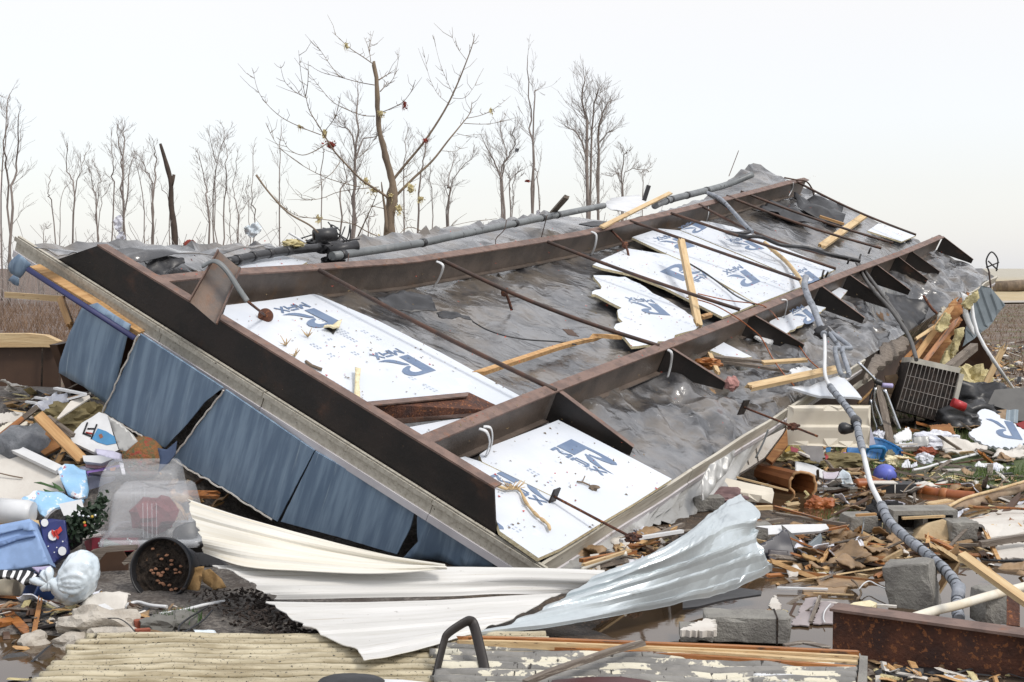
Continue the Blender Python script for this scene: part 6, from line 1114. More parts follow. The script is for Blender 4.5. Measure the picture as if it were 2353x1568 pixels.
    for lb, z, a, b, w, m, h in (('orange wood strip above the white board', 'F', (630, 920), (960, 1010), 26, m_orange, .10), ('long brown board behind the white board', 'F', (640, 970), (1130, 1045), 36, m_grey, .08), ('tan board stub left of the orange strip', 'F', (490, 930), (620, 925), 44, m_pale, .08), ('lower tan board beside the silvery sheet', 'F', (500, 1035), (700, 1010), 40, m_grey, .06), ('wide brown wet board end by the white board', 'F', (920, 1060), (1130, 1060), 60, m_ply, .05), ('yellow lath in front of the log', 'F', (1510, 1000), (1810, 985), 26, m_pale, .14), ('short orange lath on the tan block', 'F', (1190, 980), (1340, 970), 26, m_wood, .22), ('light board below the crumpled siding', 'J', (2000, 1180), (2360, 1040), 50, m_grey, .12), ('brown board edge under the torn corner', 'J', (1380, 1390), (1900, 1300), 60, m_orange, .08), ('white board reaching from the crumpled siding to the silvery sheet', 'J', (1760, 1200), (2353, 1105), 50, m_paint, .14), ('grey plank under the crumpled siding', 'J', (1400, 1430), (1850, 1290), 40, m_pale, .16),
                                 ('grey plank lying behind the blue caddy', 'F', (1230, 540), (1620, 520), 45, m_grey, .05), ('short pale lath on the grey plank', 'F', (1400, 498), (1620, 488), 18, m_drywall, .14), ('white trim leaning in the litter by the cream panel', 'F', (800, 545), (870, 575), 22, m_drywall, .3), ('dark plank by the puddle under the bin', 'F', (1000, 665), (1600, 660), 26, m_brown, .03), ('cream plank scrap beside the white crumpled paper', 'F', (1130, 690), (1260, 690), 22, m_pale, .05), ('stone-coloured slab at the pond edge', 'F', (915, 800), (1205, 790), 24, m_conc, .04)):
        PL('lumber' if m is not m_paint and m is not m_drywall and m is not m_conc else 'trim_board', lb, 'board', z, a, b, ('g', h), ('g', h), w, w * .6, m, jag=(6, 14), seed=int(a[0]))
    # litter of the middle right
    Pn = 'F'
    S('cream_siding', 'cream ribbed siding panel standing upright beside the cable', 'siding', 'F', [(728, 222), (1000, 218), (1295, 220), (1290, 370), (1280, 515), (1000, 505), (712, 492), (716, 350)], ('n', 10.6, 84, -4), m_cream2, ribs=(rib_lap, .155, .04), up=(1, 0, 0), th=.006, space=.12)
    S('siding_piece', 'cream rain-stained siding trough at the pond edge', 'siding', 'S', [(265, 742), (640, 830), (1005, 905), (1030, 975), (1000, 1135), (600, 1090), (150, 1035), (215, 850)], ('l', .03, 60, 8), m_cream2, ribs=(rib_trap, .16, .03), up=(1, .1, -.2), th=.006, space=.10)
    PL('trim_board', 'thin tan trim lying along the cream trough', 'trim', 'S', (480, 745), (1235, 940), ('n', 9.4, 60, 0), ('n', 9.4, 60, 0), 40, 25, m_pale)
    W1 = thing('wall_chunk', 'white tiled wall chunk with a brown end leaning under the eave', 'wall', at_g(zz('S', (600, 720)), 0)); P0 = at_y(zz('S', (700, 500)), 10.4); n1 = Vector((-.1, -.85, .52)).normalized(); pl = lambda p: on_plane(zz('S', p), P0, n1)
    mb = MB(); sheet(mb, [pl(p) for p in ((475, 385), (800, 220), (1195, 20), (1150, 110), (885, 460), (640, 620), (450, 730), (320, 720), (430, 480))], .05); finish('panel', mb, m_drywall, W1)
    mb = MB(); sheet(mb, [pl(p) + Vector((.01, -.02, 0)) for p in ((1195, 30), (1210, 260), (980, 525), (890, 460), (1120, 150))], .06); finish('end_board', mb, m_ply, W1)
    for a, b in (((600, 320), (660, 560)), ((760, 250), (800, 520))): mb = MB(); mb.tube([pl(a) + n1 * .003, pl(b) + n1 * .003], .004, 4); finish('joint', mb, m_grey, W1)
    TB('rod', 'thin grey rod hanging in front of the white wall chunk', 'rod', 'S', [(945, 45), (870, 240), (760, 465)], [('y', 10.0)] * 3, 14, m_pipe)
    S('siding_tatter', 'long pale siding strip sagging below the eave', 'siding', 'S', [(100, 560), (330, 420), (470, 330), (440, 470), (300, 700), (100, 940), (0, 1080), (-60, 1100), (-40, 800)], ('n', 9.0, 75, 35), m_side, ribs=(rib_trap, .10, .015), up=(-.5, 0, -1), crumple=.03, th=.004, space=.07)
    Bn = thing('brown_bin', 'brown plastic bin lying open at the pond edge', 'bin', at_g(zz('S', (1450, 1030)), 0)); Y = at_g(zz('S', (1450, 1030)), 0).y; out = [(1305, 740), (1330, 690), (1420, 668), (1540, 690), (1615, 730), (1620, 800), (1645, 840), (1640, 940), (1600, 985), (1600, 1035), (1450, 1045), (1330, 1030), (1320, 960), (1260, 900), (1265, 790)]
    f = [at_y(zz('S', p), Y) for p in out]; c = sum(f, Vector()) / len(f); bk = [c + (q - c) * .82 + Vector((-.22, .42, .02)) for q in f]; mb = MB(); mb.grid([f + f[:1], bk + bk[:1], [c + Vector((-.22, .42, .02))] * (len(f) + 1)], sm=False, th=.006); mb.uv = {}; mbin = mat('brown_bin_plastic', (.28, .105, .035), (.20, .07, .025), rough=.45, scale=4); finish('body', mb, mbin, Bn)
    mb = MB(); mb.tube(f + f[:1], .012, 6); finish('rim', mb, plain('bin_rim', (.50, .28, .13), .5), Bn)
    S('white_plastic', 'white crushed plastic panel above the brown bin', 'plastic scrap', 'S', [(1340, 510), (1500, 530), (1620, 570), (1760, 640), (1745, 770), (1620, 710), (1540, 690), (1340, 665)], ('n', 10.6, 45, 0), m_paint, crumple=.02, th=.02)
    S('white_plastic', 'crumpled white bag with black wires by the brown bin', 'plastic bag', 'S', [(1815, 850), (1900, 780), (2030, 650), (2110, 700), (2220, 860), (2200, 890), (1990, 890), (1850, 890)], ('l', .04, 50, 0), m_bag, crumple=.07, cscale=4, th=.01)
    S('lilac_scrap', 'lilac crumpled sheet behind the white bag', 'plastic scrap', 'S', [(1745, 650), (1900, 660), (2000, 640), (2000, 700), (1930, 770), (1760, 770)], ('l', .10, 40, 0), plain('lilac_film', (.50, .46, .52), .5), crumple=.05, th=.01)
    for i, pts in enumerate(([(1750, 780), (1930, 770), (2000, 640)], [(1925, 780), (2050, 880)], [(1930, 775), (2130, 770)], [(1755, 790), (1755, 980)])): TB('wire', ['black wire bent over the crumpled white bag', 'short black wire on the crumpled white bag', 'straight black wire beside the crumpled white bag', 'thin wire standing in the pond'][i], 'wire', 'S', pts, ('g', .18), 6, m_black)
    S('grey_sheet', 'grey torn sheet standing below the cream panel', 'panel', 'S', [(1400, 290), (1560, 265), (1730, 280), (1785, 440), (1690, 530), (1560, 480)], ('n', 10.9, 75, 0), plain('grey_sheet', (.36, .35, .36), .6), jag=.01, th=.01)
    for lb, z, p, r, m, s in (('yellow insulation lump under the cream panel', 'S', (1260, 500), (.16, .12, .10), m_insul, 2), ('mixed yellow-brown insulation in the litter', 'S', (1900, 580), (.30, .18, .08), plain('dirty_insulation', (.22, .18, .09), .95), 4), ('yellow insulation beside the condenser', 'N', (1490, 780), (.32, .25, .28), m_insul, 5), ('small insulation crumbs beyond the condenser', 'N', (1700, 860), (.22, .18, .14), m_insul, 8), ('cream foam crumb right of the blue caddy', 'W', (400, 500), (.09, .07, .09), m_foamedge, 9), ('cream crumb lower right of the blue caddy', 'W', (500, 590), (.10, .08, .06), m_foamedge, 10), ('orange crushed cup by the orange strip', 'S', (1700, 1260), (.11, .08, .07), m_wetorg, 11), ('dirty white lump by the white paper heap', 'W', (900, 420), (.09, .07, .05), m_brick, 12), ('white crumpled paper heap by the brown carton', 'W', (1040, 340), (.22, .14, .11), m_fab, 13), ('black rubbish bag right of the condenser', 'N', (1480, 960), (.50, .40, .25), m_black, 14), ('dark rubbish bag below the first black one', 'N', (1480, 1110), (.36, .30, .18), m_black, 15), ('white scrap by the pole and red shard', 'W', (220, 230), (.09, .07, .07), m_fab, 16), ('white crumb on the grass edge', 'W', (890, 540), (.07, .05, .06), m_fab, 17), ('pinkish crushed heap under the cream trough', 'S', (130, 1110), (.22, .16, .06), plain('pink_heap', (.22, .14, .14), .9), 18), ('dark wet clump behind the wrapped cable', 'H', (1380, 140), (.14, .10, .12), plain('black_cloth', (.012, .012, .014), .9), 19)):
        c = at_g(zz(z, p), 0); mb = MB(); mb.blob(c + Vector((0, 0, r[2] * .5)), r, 4, .5, 1.8, s, sm='bag' in lb); nm = 'insulation_tuft' if 'insul' in lb else 'rubbish_bag' if 'bag' in lb else 'paper_clump' if 'paper' in lb else 'debris_clump'; one(nm, lb, 'rubbish', mb, m)
    for lb, z, pts, sp, m, cr in (('yellow box corner under the cream panel', 'S', [(1180, 350), (1260, 280), (1275, 350), (1200, 380)], ('n', 10.9, 70, 0), plain('yellow_box', (.60, .38, .06), .6), 0), ('pink box beside the yellow corner', 'S', [(1275, 290), (1390, 330), (1385, 385), (1280, 365)], ('n', 10.9, 70, 0), plain('pink_box', (.45, .10, .14), .6), 0), ('purple cap in the litter', 'S', [(2010, 400), (2060, 380), (2130, 395), (2135, 430), (2020, 430)], ('l', .1, 60, 0), plain('purple_cap', (.25, .12, .50), .5), .01), ('red shard beside the grey sheet', 'S', [(1775, 390), (1830, 430), (1830, 460), (1790, 490)], ('l', .1, 60, 0), plain('red_shard', (.42, .03, .04), .5), 0), ('blue shard under the cream panel', 'S', [(1790, 310), (1870, 305), (1860, 370), (1800, 380)], ('n', 10.9, 70, 0), plain('blue_shard', (.05, .22, .48), .5), 0), ('white wall board corner beside the cream panel', 'F', [(1285, 370), (1290, 350), (1330, 490), (1280, 500)], ('n', 10.9, 80, 0), plain('lilac_board', (.48, .48, .58), .5), 0), ('brown carton under the condenser', 'N', [(1080, 1080), (1200, 1070), (1335, 1060), (1408, 1220), (1410, 1240), (1260, 1240), (1150, 1290), (1130, 1240)], ('l', .05, 60, 0), m_ply, .01), ('white plastic pot lying under the dark plank', 'N', [(660, 1200), (840, 1100), (875, 1170), (870, 1250), (800, 1280), (680, 1300)], ('l', .05, 60, 10), m_paint, .02), ('white pale debris beside the white pot', 'N', [(720, 1290), (940, 1270), (945, 1370), (860, 1370), (720, 1320)], ('l', .03, 50, 0), m_fab, .04), ('grey ribbed scrap behind the white debris', 'N', [(905, 1210), (1085, 1210), (1060, 1330), (900, 1330)], ('l', .08, 60, 0), m_side, .05), ('large cream ripped sheet in front of the brown carton', 'W', [(1128, 160), (1310, 175), (1510, 220), (1810, 300), (1800, 360), (1480, 405), (1180, 430), (1150, 300)], ('l', .03, 35, 0), m_drywall, .05), ('white torn panel at the right edge above the grass', 'W', [(1960, 330), (2352, 345), (2370, 440), (2200, 460), (1890, 460)], ('l', .03, 30, 0), m_drywall, .03), ('white shingle strip on the grass', 'W', [(1625, 560), (1690, 495), (1750, 530), (2000, 545), (2060, 580), (2040, 630), (1800, 600), (1640, 590)], ('l', .02, 35, 0), m_paint, .02), ('small white chip at the end of the shingle strip', 'W', [(2080, 590), (2160, 590), (2100, 640)], ('l', .02, 45, 0), m_paint, .0), ('white torn foam spike by the blue caddy', 'W', [(530, 600), (640, 470), (700, 550), (770, 520), (780, 590), (640, 620)], ('l', .02, 50, 0), m_fab, .03), ('small pale leaf-like scrap on the grass', 'W', [(1745, 850), (1790, 830), (1850, 890), (1820, 905)], ('l', .02, 40, 0), m_paint, 0), ('white trim beside the long pale pole on the ground', 'W', [(1700, 390), (1900, 400), (1880, 440), (1700, 420)], ('l', .02, 40, 0), m_paint, 0), ('grey film lying by the black box', 'W', [(280, 1090), (450, 1070), (610, 1120), (590, 1190), (380, 1200)], ('l', .01, 20, 0), plain('grey_film', (.27, .26, .30), .35), .03)):
        S('debris_sheet' if 'sheet' in lb or 'panel' in lb or 'board' in lb else 'litter_item', lb, 'debris', z, pts, sp, m, jag=.008 if cr else 0, crumple=cr, cscale=4, th=.012, seed=len(lb))
    # blue caddy, ball, orange pipe, log
    c = at_g(zz('W', (180, 560)), .0); Cd = thing('blue_caddy', 'blue plastic cleaning caddy lying on the ground', 'caddy', c); mbl = plain('caddy_blue', (.02, .16, .42), .35); mb = MB(); X = Vector((1, .1, 0)).normalized(); Yy = Vector((-.1, .8, .6)).normalized(); Zz = X.cross(Yy)
    def rr_ring(w, d, h): return [c + Vector((0, .05, .10)) + X * (w * math.cos(a) * (1 - .12 * math.sin(2 * a) ** 2)) + Yy * (d * math.sin(a)) + Zz * h for a in [2 * math.pi * i / 28 for i in range(29)]]
    mb.grid([rr_ring(.24, .17, .0), rr_ring(.26, .19, .0), rr_ring(.25, .18, .015), rr_ring(.22, .15, -.13), rr_ring(.0, .0, -.13)], th=.006); mb.uv = {}; finish('tray', mb, mbl, Cd)
    mb = MB(); q = c + Vector((0, .03, .12)); mb.tube(spline([q + X * -.08 + Zz * -.1, q + X * -.07 + Zz * .03, q + X * .07 + Zz * .03, q + X * .08 + Zz * -.1], 5), .018, 8); finish('handle', mb, plain('caddy_handle', (.03, .22, .50), .35), Cd)
    c = at_g(zz('W', (340, 800)), 0); mb = MB(); mb.blob(c + Vector((0, .06, .045)), (.095, .095, .085), 4, 0, sm=True); one('ball', 'violet-blue ball behind the orange pipe', 'ball', mb, plain('ball_blue', (.12, .15, .55), .4))
    G = thing('orange_pipe', 'long rusty orange ridged pipe lying on the grass', 'pipe', at_g(zz('W', (900, 960)), 0)); P = spline([at_g(zz('W', p), .045) for p in ((-120, 850), (150, 850), (500, 905), (800, 940), (1000, 980), (1300, 1015), (1620, 1045))], 8); mb = MB(); mb.tube(P, .047, 14); finish('pipe', mb, m_wetorg, G)
    for t in (.35, .55, .76): i = int(t * len(P)); d = (P[i + 1] - P[i - 1]).normalized(); mb = MB(); mb.tube([P[i] - d * .03, P[i], P[i] + d * .03], [.049, .055, .049], 14); finish('ridge', mb, plain('orange_ridge', (.45, .16, .05), .5), G)
    TB('orange_strip', 'thin orange strip lying behind the orange pipe', 'strip', 'W', [(600, 830), (1000, 850), (1600, 850)], ('g', .03), 14, m_wetorg, flat=.5)
    L0 = thing('log', 'hollow pale log lying across the grass at the right', 'log', at_g(zz('W', (1100, 1290)), 0)); P = [at_g(zz('W', p), .05) for p in ((850, 1255), (1250, 1205), (1600, 1125), (2000, 990), (2400, 855))]; mb = MB(); mb.tube(spline(P, 4), .042, 16); finish('trunk', mb, mat('log_wood', (.34, .25, .17), (.24, .17, .115), rough=.9, scale=4, bump=.5, bscale=12, dirt=(.50, .42, .30), dscale=3, damt=.4, dsoft=.2), L0)
    d = (P[0] - P[1]).normalized(); mb = MB(); mb.tube([P[0], P[0] + d * .004], .034, 16); finish('hollow', mb, m_soil, L0)
    mb = MB(); plank_mb(mb, P[0] + Vector((0, .03, .045)), P[1].lerp(P[2], .2) + Vector((0, .03, .05)), .07, .012, jag=(.12, .05), seed=4); finish('split_bark', mb, m_pale, L0)
    TB('branch', 'long round pole resting on the hollow log', 'pole', 'W', [(1240, 1180), (1500, 1050), (1900, 940), (2400, 800)], ('g', .11), 24, m_pale)
    TB('orange_rod', 'thin orange rod in front of the hollow log', 'rod', 'W', [(1600, 1185), (2000, 1195), (2400, 1215)], ('g', .10), 20, m_orange)
    TB('twig', 'bent black branch standing by the pole on the log', 'branch', 'W', [(1970, 890), (2030, 820), (2120, 745)], ('g', .2), 10, m_bark)
    TB('twig', 'dark stick by the orange pipe and black box', 'stick', 'W', [(580, 965), (650, 880), (740, 805)], ('g', .15), 10, m_bark)
    TB('pole', 'long white bent pole lying on the ground', 'pole', 'W', [(720, 640), (900, 605), (1100, 545), (1400, 470), (1700, 395), (1780, 380)], ('g', .04), 18, m_paint)
    c = at_g(zz('W', (440, 1050)), 0); mb = MB(); mb.box(c + Vector((0, .06, .055)), Vector((1, 0, 0)), Vector((0, 1, 0)), Vector((0, 0, 1)), .17, .08, .055); mb.box(c + Vector((-.07, .06, .113)), Vector((1, 0, 0)), Vector((0, 1, 0)), Vector((0, 0, 1)), .10, .06, .004, 1); mb.tube([c + Vector((.0, -.022, .0)), c + Vector((.0, -.022, .11))], .006, 4, 1); one('black_box', 'black box with a pale lid in front of the orange pipe', 'box', mb, [m_black, m_drywall])
    mb = MB(); pl = placer('H', ('l', .0, 75, 0), [(1590, 245), (1840, 250)])
    sheet(mb, [pl(p) for p in ((1585, 225), (1640, 150), (1700, 110), (1800, 85), (1845, 110), (1845, 245), (1700, 240))], .16, crumple=.03, cscale=3); one('paper_sack', 'tan paper sack standing among the concrete blocks', 'sack', mb, mat('sack_paper', (.50, .39, .24), (.42, .30, .17), rough=.85, scale=4, bump=.3))
    for lb, pts, z in (('largest white drywall sheet at the right edge', [(1980, 85), (2080, 60), (2200, 20), (2360, -20), (2360, 170), (2230, 200), (2110, 215), (2060, 180), (2080, 140), (2010, 110)], .02), ('lower white drywall sheet by the sloping plank', [(2150, 300), (2200, 260), (2360, 240), (2360, 360), (2160, 355)], .02)):
        S('drywall_sheet', lb, 'drywall', 'H', pts, ('g', z + .03), m_drywall, jag=.02, th=.02)
    PL('lumber', 'dark weathered beam between the two drywall sheets', 'board', 'H', (2050, 260), (2400, 205), ('g', .10), ('g', .12), 50, 40, m_grey)
    PL('lumber', 'thin grey board lying under the concrete block and sack', 'board', 'H', (1530, 255), (2040, 265), ('g', .03), ('g', .03), 24, 16, m_grey)
    TB('black_pipe', 'thin black pipe lying by the lower drywall sheet', 'pipe', 'H', [(2060, 365), (2200, 375), (2345, 370)], ('g', .05), 10, m_black)
    TB('wire', 'grey wire curling over the tan block', 'wire', 'H', [(1250, 80), (1245, 130), (1235, 185)], ('g', .20), 5, m_pipe)
    # condenser
    A = thing('air_conditioner', 'grey air conditioner condenser tipped with its wire grille towards the viewer', 'air conditioner', at_g(zz('N', (1280, 1080)), 0)); P0 = at_g(zz('N', (1280, 1075)), .05); n1 = Vector((-.10, -.99, .03)).normalized(); pl = lambda p: on_plane(zz('N', p), P0, n1)
    q = [pl((850, 340)), pl((1432, 470)), pl((1285, 1070)), pl((690, 900))]; dp = Vector((.06, .50, -.04)); back = [p + dp for p in q]; mb = MB(); mb.hexa([p - n1 * .03 for p in (q[3], q[2], q[1], q[0])] + [back[3], back[2], back[1], back[0]]); finish('coil', mb, mat('condenser_coil', (.022, .018, .016), (.05, .035, .028), rough=.8, scale=14, bump=.5, dirt=(.14, .10, .08), dscale=18, damt=.25), A)
    cas = plain('casing_beige', (.58, .55, .48), .5)
    for nm, a, b, w in (('casing_edge', q[0], q[1], .055), ('casing_edge', q[1], q[2], .05)): mb = MB(); mb.hexa([a, b, b - n1 * -.02, a - n1 * -.02, a + dp, b + dp, b + dp + (q[1] - q[2]).normalized() * w, a + dp + (q[1] - q[2]).normalized() * w] if False else [a + n1 * .01, b + n1 * .01, b + n1 * .01 + (q[0] - q[3] if a is q[0] else q[1] - q[0]).normalized() * w, a + n1 * .01 + (q[0] - q[3] if a is q[0] else q[1] - q[0]).normalized() * w, a + dp, b + dp, b + dp + (q[0] - q[3] if a is q[0] else q[1] - q[0]).normalized() * w, a + dp + (q[0] - q[3] if a is q[0] else q[1] - q[0]).normalized() * w]); finish(nm, mb, cas, A)
    mb = MB(); mw = plain('grille_wire', (.30, .27, .25), .45); rr = random.Random(6)
    for i in range(13): t = i / 12; a, b = q[0].lerp(q[1], t) + n1 * .02, q[3].lerp(q[2], t) + n1 * .02; mid = a.lerp(b, .3 + .2 * rr.random()) + (q[1] - q[0]) * rr.uniform(-.012, .012); mb.tube(spline([a, mid, b], 4), .0038, 5)
    for i in (.27, .53, .78): mb.tube([q[0].lerp(q[3], i) + n1 * .018, q[1].lerp(q[2], i) + n1 * .018], .0038, 5)
    finish('wire_grille', mb, mw, A)
    # chrome frame and plank left of the condenser
    PL('lumber', 'grey plank standing upright left of the condenser', 'board', 'N', (480, 620), (630, 1320), ('y', 13.3), ('g', .0), 100, 30, m_grey, up=(0, -1, 0))
    Cf = thing('chrome_frame', 'twisted chrome frame with a lilac grip left of the condenser', 'frame', at_g(zz('N', (700, 1170)), 0))
    Y = 12.6
    for nm, pts, r, m in (('tube', [(240, 340), (420, 520), (470, 590)], 18, m_chrome), ('tube', [(550, 660), (640, 900), (740, 1165)], 26, m_chrome), ('tube', [(450, 640), (430, 800), (500, 1000), (520, 1080)], 22, m_chrome), ('tube', [(390, 780), (420, 980), (470, 1130)], 16, m_chrome), ('tube', [(470, 600), (400, 700), (370, 860)], 10, m_black), ('grip', [(520, 610), (650, 620)], 28, plain('lilac_grip', (.42, .38, .62), .5)), ('pedal', [(430, 1165), (545, 1165)], 18, plain('lilac_grip', (.42, .38, .62), .5)), ('clamp', [(440, 560), (520, 590)], 32, m_black)):
        P = [at_y(zz('N', p), Y) for p in pts]; mb = MB(); mb.tube(spline(P, 4), r * .1954 / FOC * Y, 8); finish(nm, mb, m, Cf)
    S('plywood_sheet', 'tan plywood piece behind the chrome frame', 'plywood', 'N', [(560, 500), (700, 480), (720, 520), (640, 720), (600, 700)], ('n', 13.6, 75, 0), m_cardb, th=.02)
    S('rim_curl', 'curled cream strip hanging from the eave by the chrome frame', 'trim', 'N', [(180, 620), (260, 560), (430, 490), (440, 520), (310, 600), (215, 670)], ('n', 12.8, 70, 0), m_cream2, crumple=.03, th=.02)
    TB('wooden_bar', 'diagonal wood strip behind the cream panel', 'board', 'N', [(240, 830), (420, 660)], [('y', 12.8)] * 2, 16, m_wood)
    # far right of the litter
    PL('lumber', 'light plank leaning up to the right of the condenser', 'board', 'N', (1640, 820), (1985, 100), ('g', .05), ('y', 15.2), 70, 30, m_pale, up=(0, -1, .2), jag=(0, 160))
    S('corrugated_sheet', 'grey corrugated sheet lying beyond the light plank', 'metal sheet', 'N', [(1540, 690), (1680, 640), (1835, 640), (1840, 690), (1770, 820), (1620, 820)], ('l', .1, 50, 0), m_side, ribs=(rib_sin, .12, .02), th=.006)
    S('dark_board', 'dark grey board leaning at the right edge', 'board', 'N', [(1770, 830), (1850, 665), (2000, 650), (2220, 640), (2220, 1030), (2100, 1030), (1990, 900)], ('l', .1, 55, 0), plain('dark_board', (.10, .098, .095), .6), th=.03)
    S('small_corrugated', 'small blue-grey corrugated piece before the dark board', 'metal sheet', 'N', [(1985, 905), (2130, 900), (2120, 1060), (1970, 1050)], ('l', .1, 60, 0), plain('blue_corrugated', (.25, .31, .36), .5), ribs=(rib_sin, .09, .015), th=.006)
    S('pink_board', 'pinkish tan board corner beside the small corrugated piece', 'board', 'N', [(1840, 910), (1990, 895), (1980, 1030), (1900, 1000)], ('l', .1, 60, 0), m_cardb, th=.01)
    S('red_scrap', 'red cloth at the right edge beside the printed foam', 'cloth', 'N', [(2100, 1060), (2220, 1020), (2220, 1150), (2160, 1110)], ('l', .1, 50, 0), plain('dark_red', (.25, .02, .02), .7), crumple=.03)
    mb = MB(); c = at_g(zz('N', (1425, 860)), .35); mb.tube([c + Vector((-.06, 0, .04)), c + Vector((.06, 0, -.01))], .045, 14); one('red_can', 'red can lying on the insulation by the condenser', 'can', mb, plain('can_red', (.42, .025, .03), .4))
    # printed foam at the right edge, on the ground
    pts = [(1645, 940), (1700, 895), (1780, 900), (1960, 1010), (2215, 1140), (2215, 1295), (2080, 1355), (1900, 1340), (1700, 1300), (1548, 1165), (1590, 1130), (1700, 1060)]; pl = placer('N', ('l', .05, 34, 4), pts); mb = MB(); sheet(mb, [pl(p) for p in pts], .03, jag=.02, sm=False)
    o, e, u = pl((2060, 1045)), pl((1760, 1010)), pl((2180, 1258)); nn = (e - o).cross(u - o).normalized(); nn = nn if nn.dot(EYEV - o) > 0 else -nn
    def lp(pp): 
        P = [o + (e - o) * (x / 1.2) + (u - o) * y + nn * .004 for x, y in pp]; f = list(range(len(P)))
        if (P[1] - P[0]).cross(P[2] - P[1]).dot(nn) < 0: f.reverse()
        mb.add(P, [f], 1)
    lp([(0, 0), (.4, 0), (.4, 1), (0, 1)]); out = [(.4, 1), (.7, 1), (.92, .97), (1.06, .89), (1.12, .77), (1.06, .64), (.9, .55), (.7, .5), (.56, .49)]; inn = [(.4, .84), (.6, .85), (.7, .83), (.77, .79), (.79, .73), (.76, .67), (.7, .62), (.62, .58), (.55, .56)]
    for i in range(8): lp([out[i], out[i + 1], inn[i + 1], inn[i]])
    lp([(.5, .46), (.72, .38), (.96, .14), (1.28, 0), (1.0, -.02), (.72, .09), (.56, .32)])
    one('insulation_board', 'printed foam board lying on the ground at the right edge', 'foam board', mb, [m_foam, m_blue], 'printed foam boards on the wreck')
    # the thick wrapped conduit arching from the near rail to the ground
    C0 = thing('wrapped_conduit', 'thick wrapped grey and white cable arching from the near rail to the water', 'cable', at_z((2200, 1420), 0)); pts = [('C', (850, 895), 13.4), ('C', (840, 960), 13.3), ('C', (870, 1050), 13.0), ('C', (905, 1120), 12.7), ('C', (945, 1230), 12.2), ('C', (975, 1300), 11.9), ('C', (980, 1420), 11.4), ('F', (980, 0), 11.0), ('F', (1015, 90), 10.5), ('F', (1100, 195), 10.0), ('F', (1150, 260), 9.7), ('F', (1195, 335), 9.4), ('F', (1215, 430), 9.1), ('F', (1240, 530), 8.8), ('F', (1265, 640), 8.5), ('F', (1300, 770), 8.15), ('F', (1370, 910), 7.8), ('H', (1420, 100), 7.5), ('H', (1540, 215), 7.2), ('H', (1680, 325), 6.95), ('H', (1800, 430), 6.75), ('H', (1875, 520), 6.6), ('H', (1900, 600), 6.5), ('H', (1890, 690), 6.4), ('H', (1905, 775), 6.3)]
    P = spline([at_y(zz(z, p), Y) for z, p, Y in pts], 4); seg = lambda a, b: P[a * 4:b * 4 + 1]
    for nm, a, b, r, m in (('wrapped_section', 0, 5, .032, m_wrapc), ('white_section', 5, 8, .016, m_paint), ('wrapped_section', 8, 13, .026, m_wrapc), ('white_section', 13, 16, .017, m_paint), ('wrapped_section', 16, 24, .029, m_wrapc)):
        q = seg(a, b); rad = [r * (1 + .07 * math.sin(i * 2.1)) if m is m_wrapc else r for i in range(len(q))]; mb = MB(); mb.tube(q, rad, 12); o = finish(nm, mb, m, C0)
        if nm == 'wrapped_section' and a in (8, 16):
            mb = MB(); K = spline(q, 6)
            for i in range(3, len(K) - 3, 8 if a == 16 else 9): d = (K[i + 1] - K[i]).normalized(); d2 = (d + Vector((.3, -.3, .2))).normalized(); mb.tube([K[i] - d2 * .006, K[i] + d2 * .006], r * 1.05, 12)
            tag(finish('tape_bands', mb, plain('tape_dark', (.06, .065, .075), .6), o), kind='stuff')
    q = P[11 * 4]; mb = MB(); mb.lathe(q + Vector((-.03, -.03, -.05)), (-1, -.1, .1), [(.0, 0), (.025, .0), (.03, .015), (.045, .06), (.042, .085), (.03, .10), (0, .10)], 20); finish('end_cap', mb, m_black, C0); mb = MB(); d = (P[46] - P[44]).normalized(); mb.tube([q - d * .07, q, q + d * .07], [.032, .042, .032], 12); finish('coupling', mb, m_black, C0)
    q = P[22 * 4]; mb = MB(); d = (P[90] - P[88]).normalized(); mb.tube([q - d * .06, q + d * .06], .034, 12); finish('coupling', mb, m_wrapc, C0)
    for k in (0, 1): mb = MB(); mb.tube(spline([P[18] + Vector((.02, 0, .02)), P[20] + Vector((.10 + .1 * k, -.15, -.10)), at_y(zz('C', (1050 + 50 * k, 1400)), 11.6), at_y(zz('C', (1085 + 60 * k, 1555)), 11.2), at_y(zz('C', (1110 + 25 * k, 1580)), 11.1)], 6), .022, 10); finish('cable_loop', mb, m_wrapc, C0)
    mb = MB(); mb.blob(P[19], (.08, .05, .06), 3, .3, 2, 2, sm=True); finish('tape_knot', mb, m_black, C0)
    # splintered scraps that nothing tells apart
    rr = random.Random(77)
    def scatter(name, label, grp, n, regs, make):
        for i in range(n):
            z, x0, x1, y0, y1 = regs[i % len(regs)]; p = at_g(zz(z, (rr.uniform(x0, x1), rr.uniform(y0, y1))), .012); p.z = max(p.z, .0); mb, m = make(p, i); one(name, label, 'wood scrap' if 'wood' in label else 'paper scrap', mb, m, grp)
    def splinter(p, i):
        a = rr.uniform(0, 6.28); l = rr.choice((.06, .12, .22, .38)); d = Vector((math.cos(a), math.sin(a), rr.gauss(0, .25))) * l; mb = MB(); plank_mb(mb, p - d, p + d, rr.uniform(.015, .05), rr.uniform(.008, .03), (rr.gauss(0, .3), rr.gauss(0, .3), 1), (l * .5, l * .6), i, nx=4); return mb, rr.choice((m_pale, m_wood, m_grey, m_orange, m_ply, m_grey, m_brown))
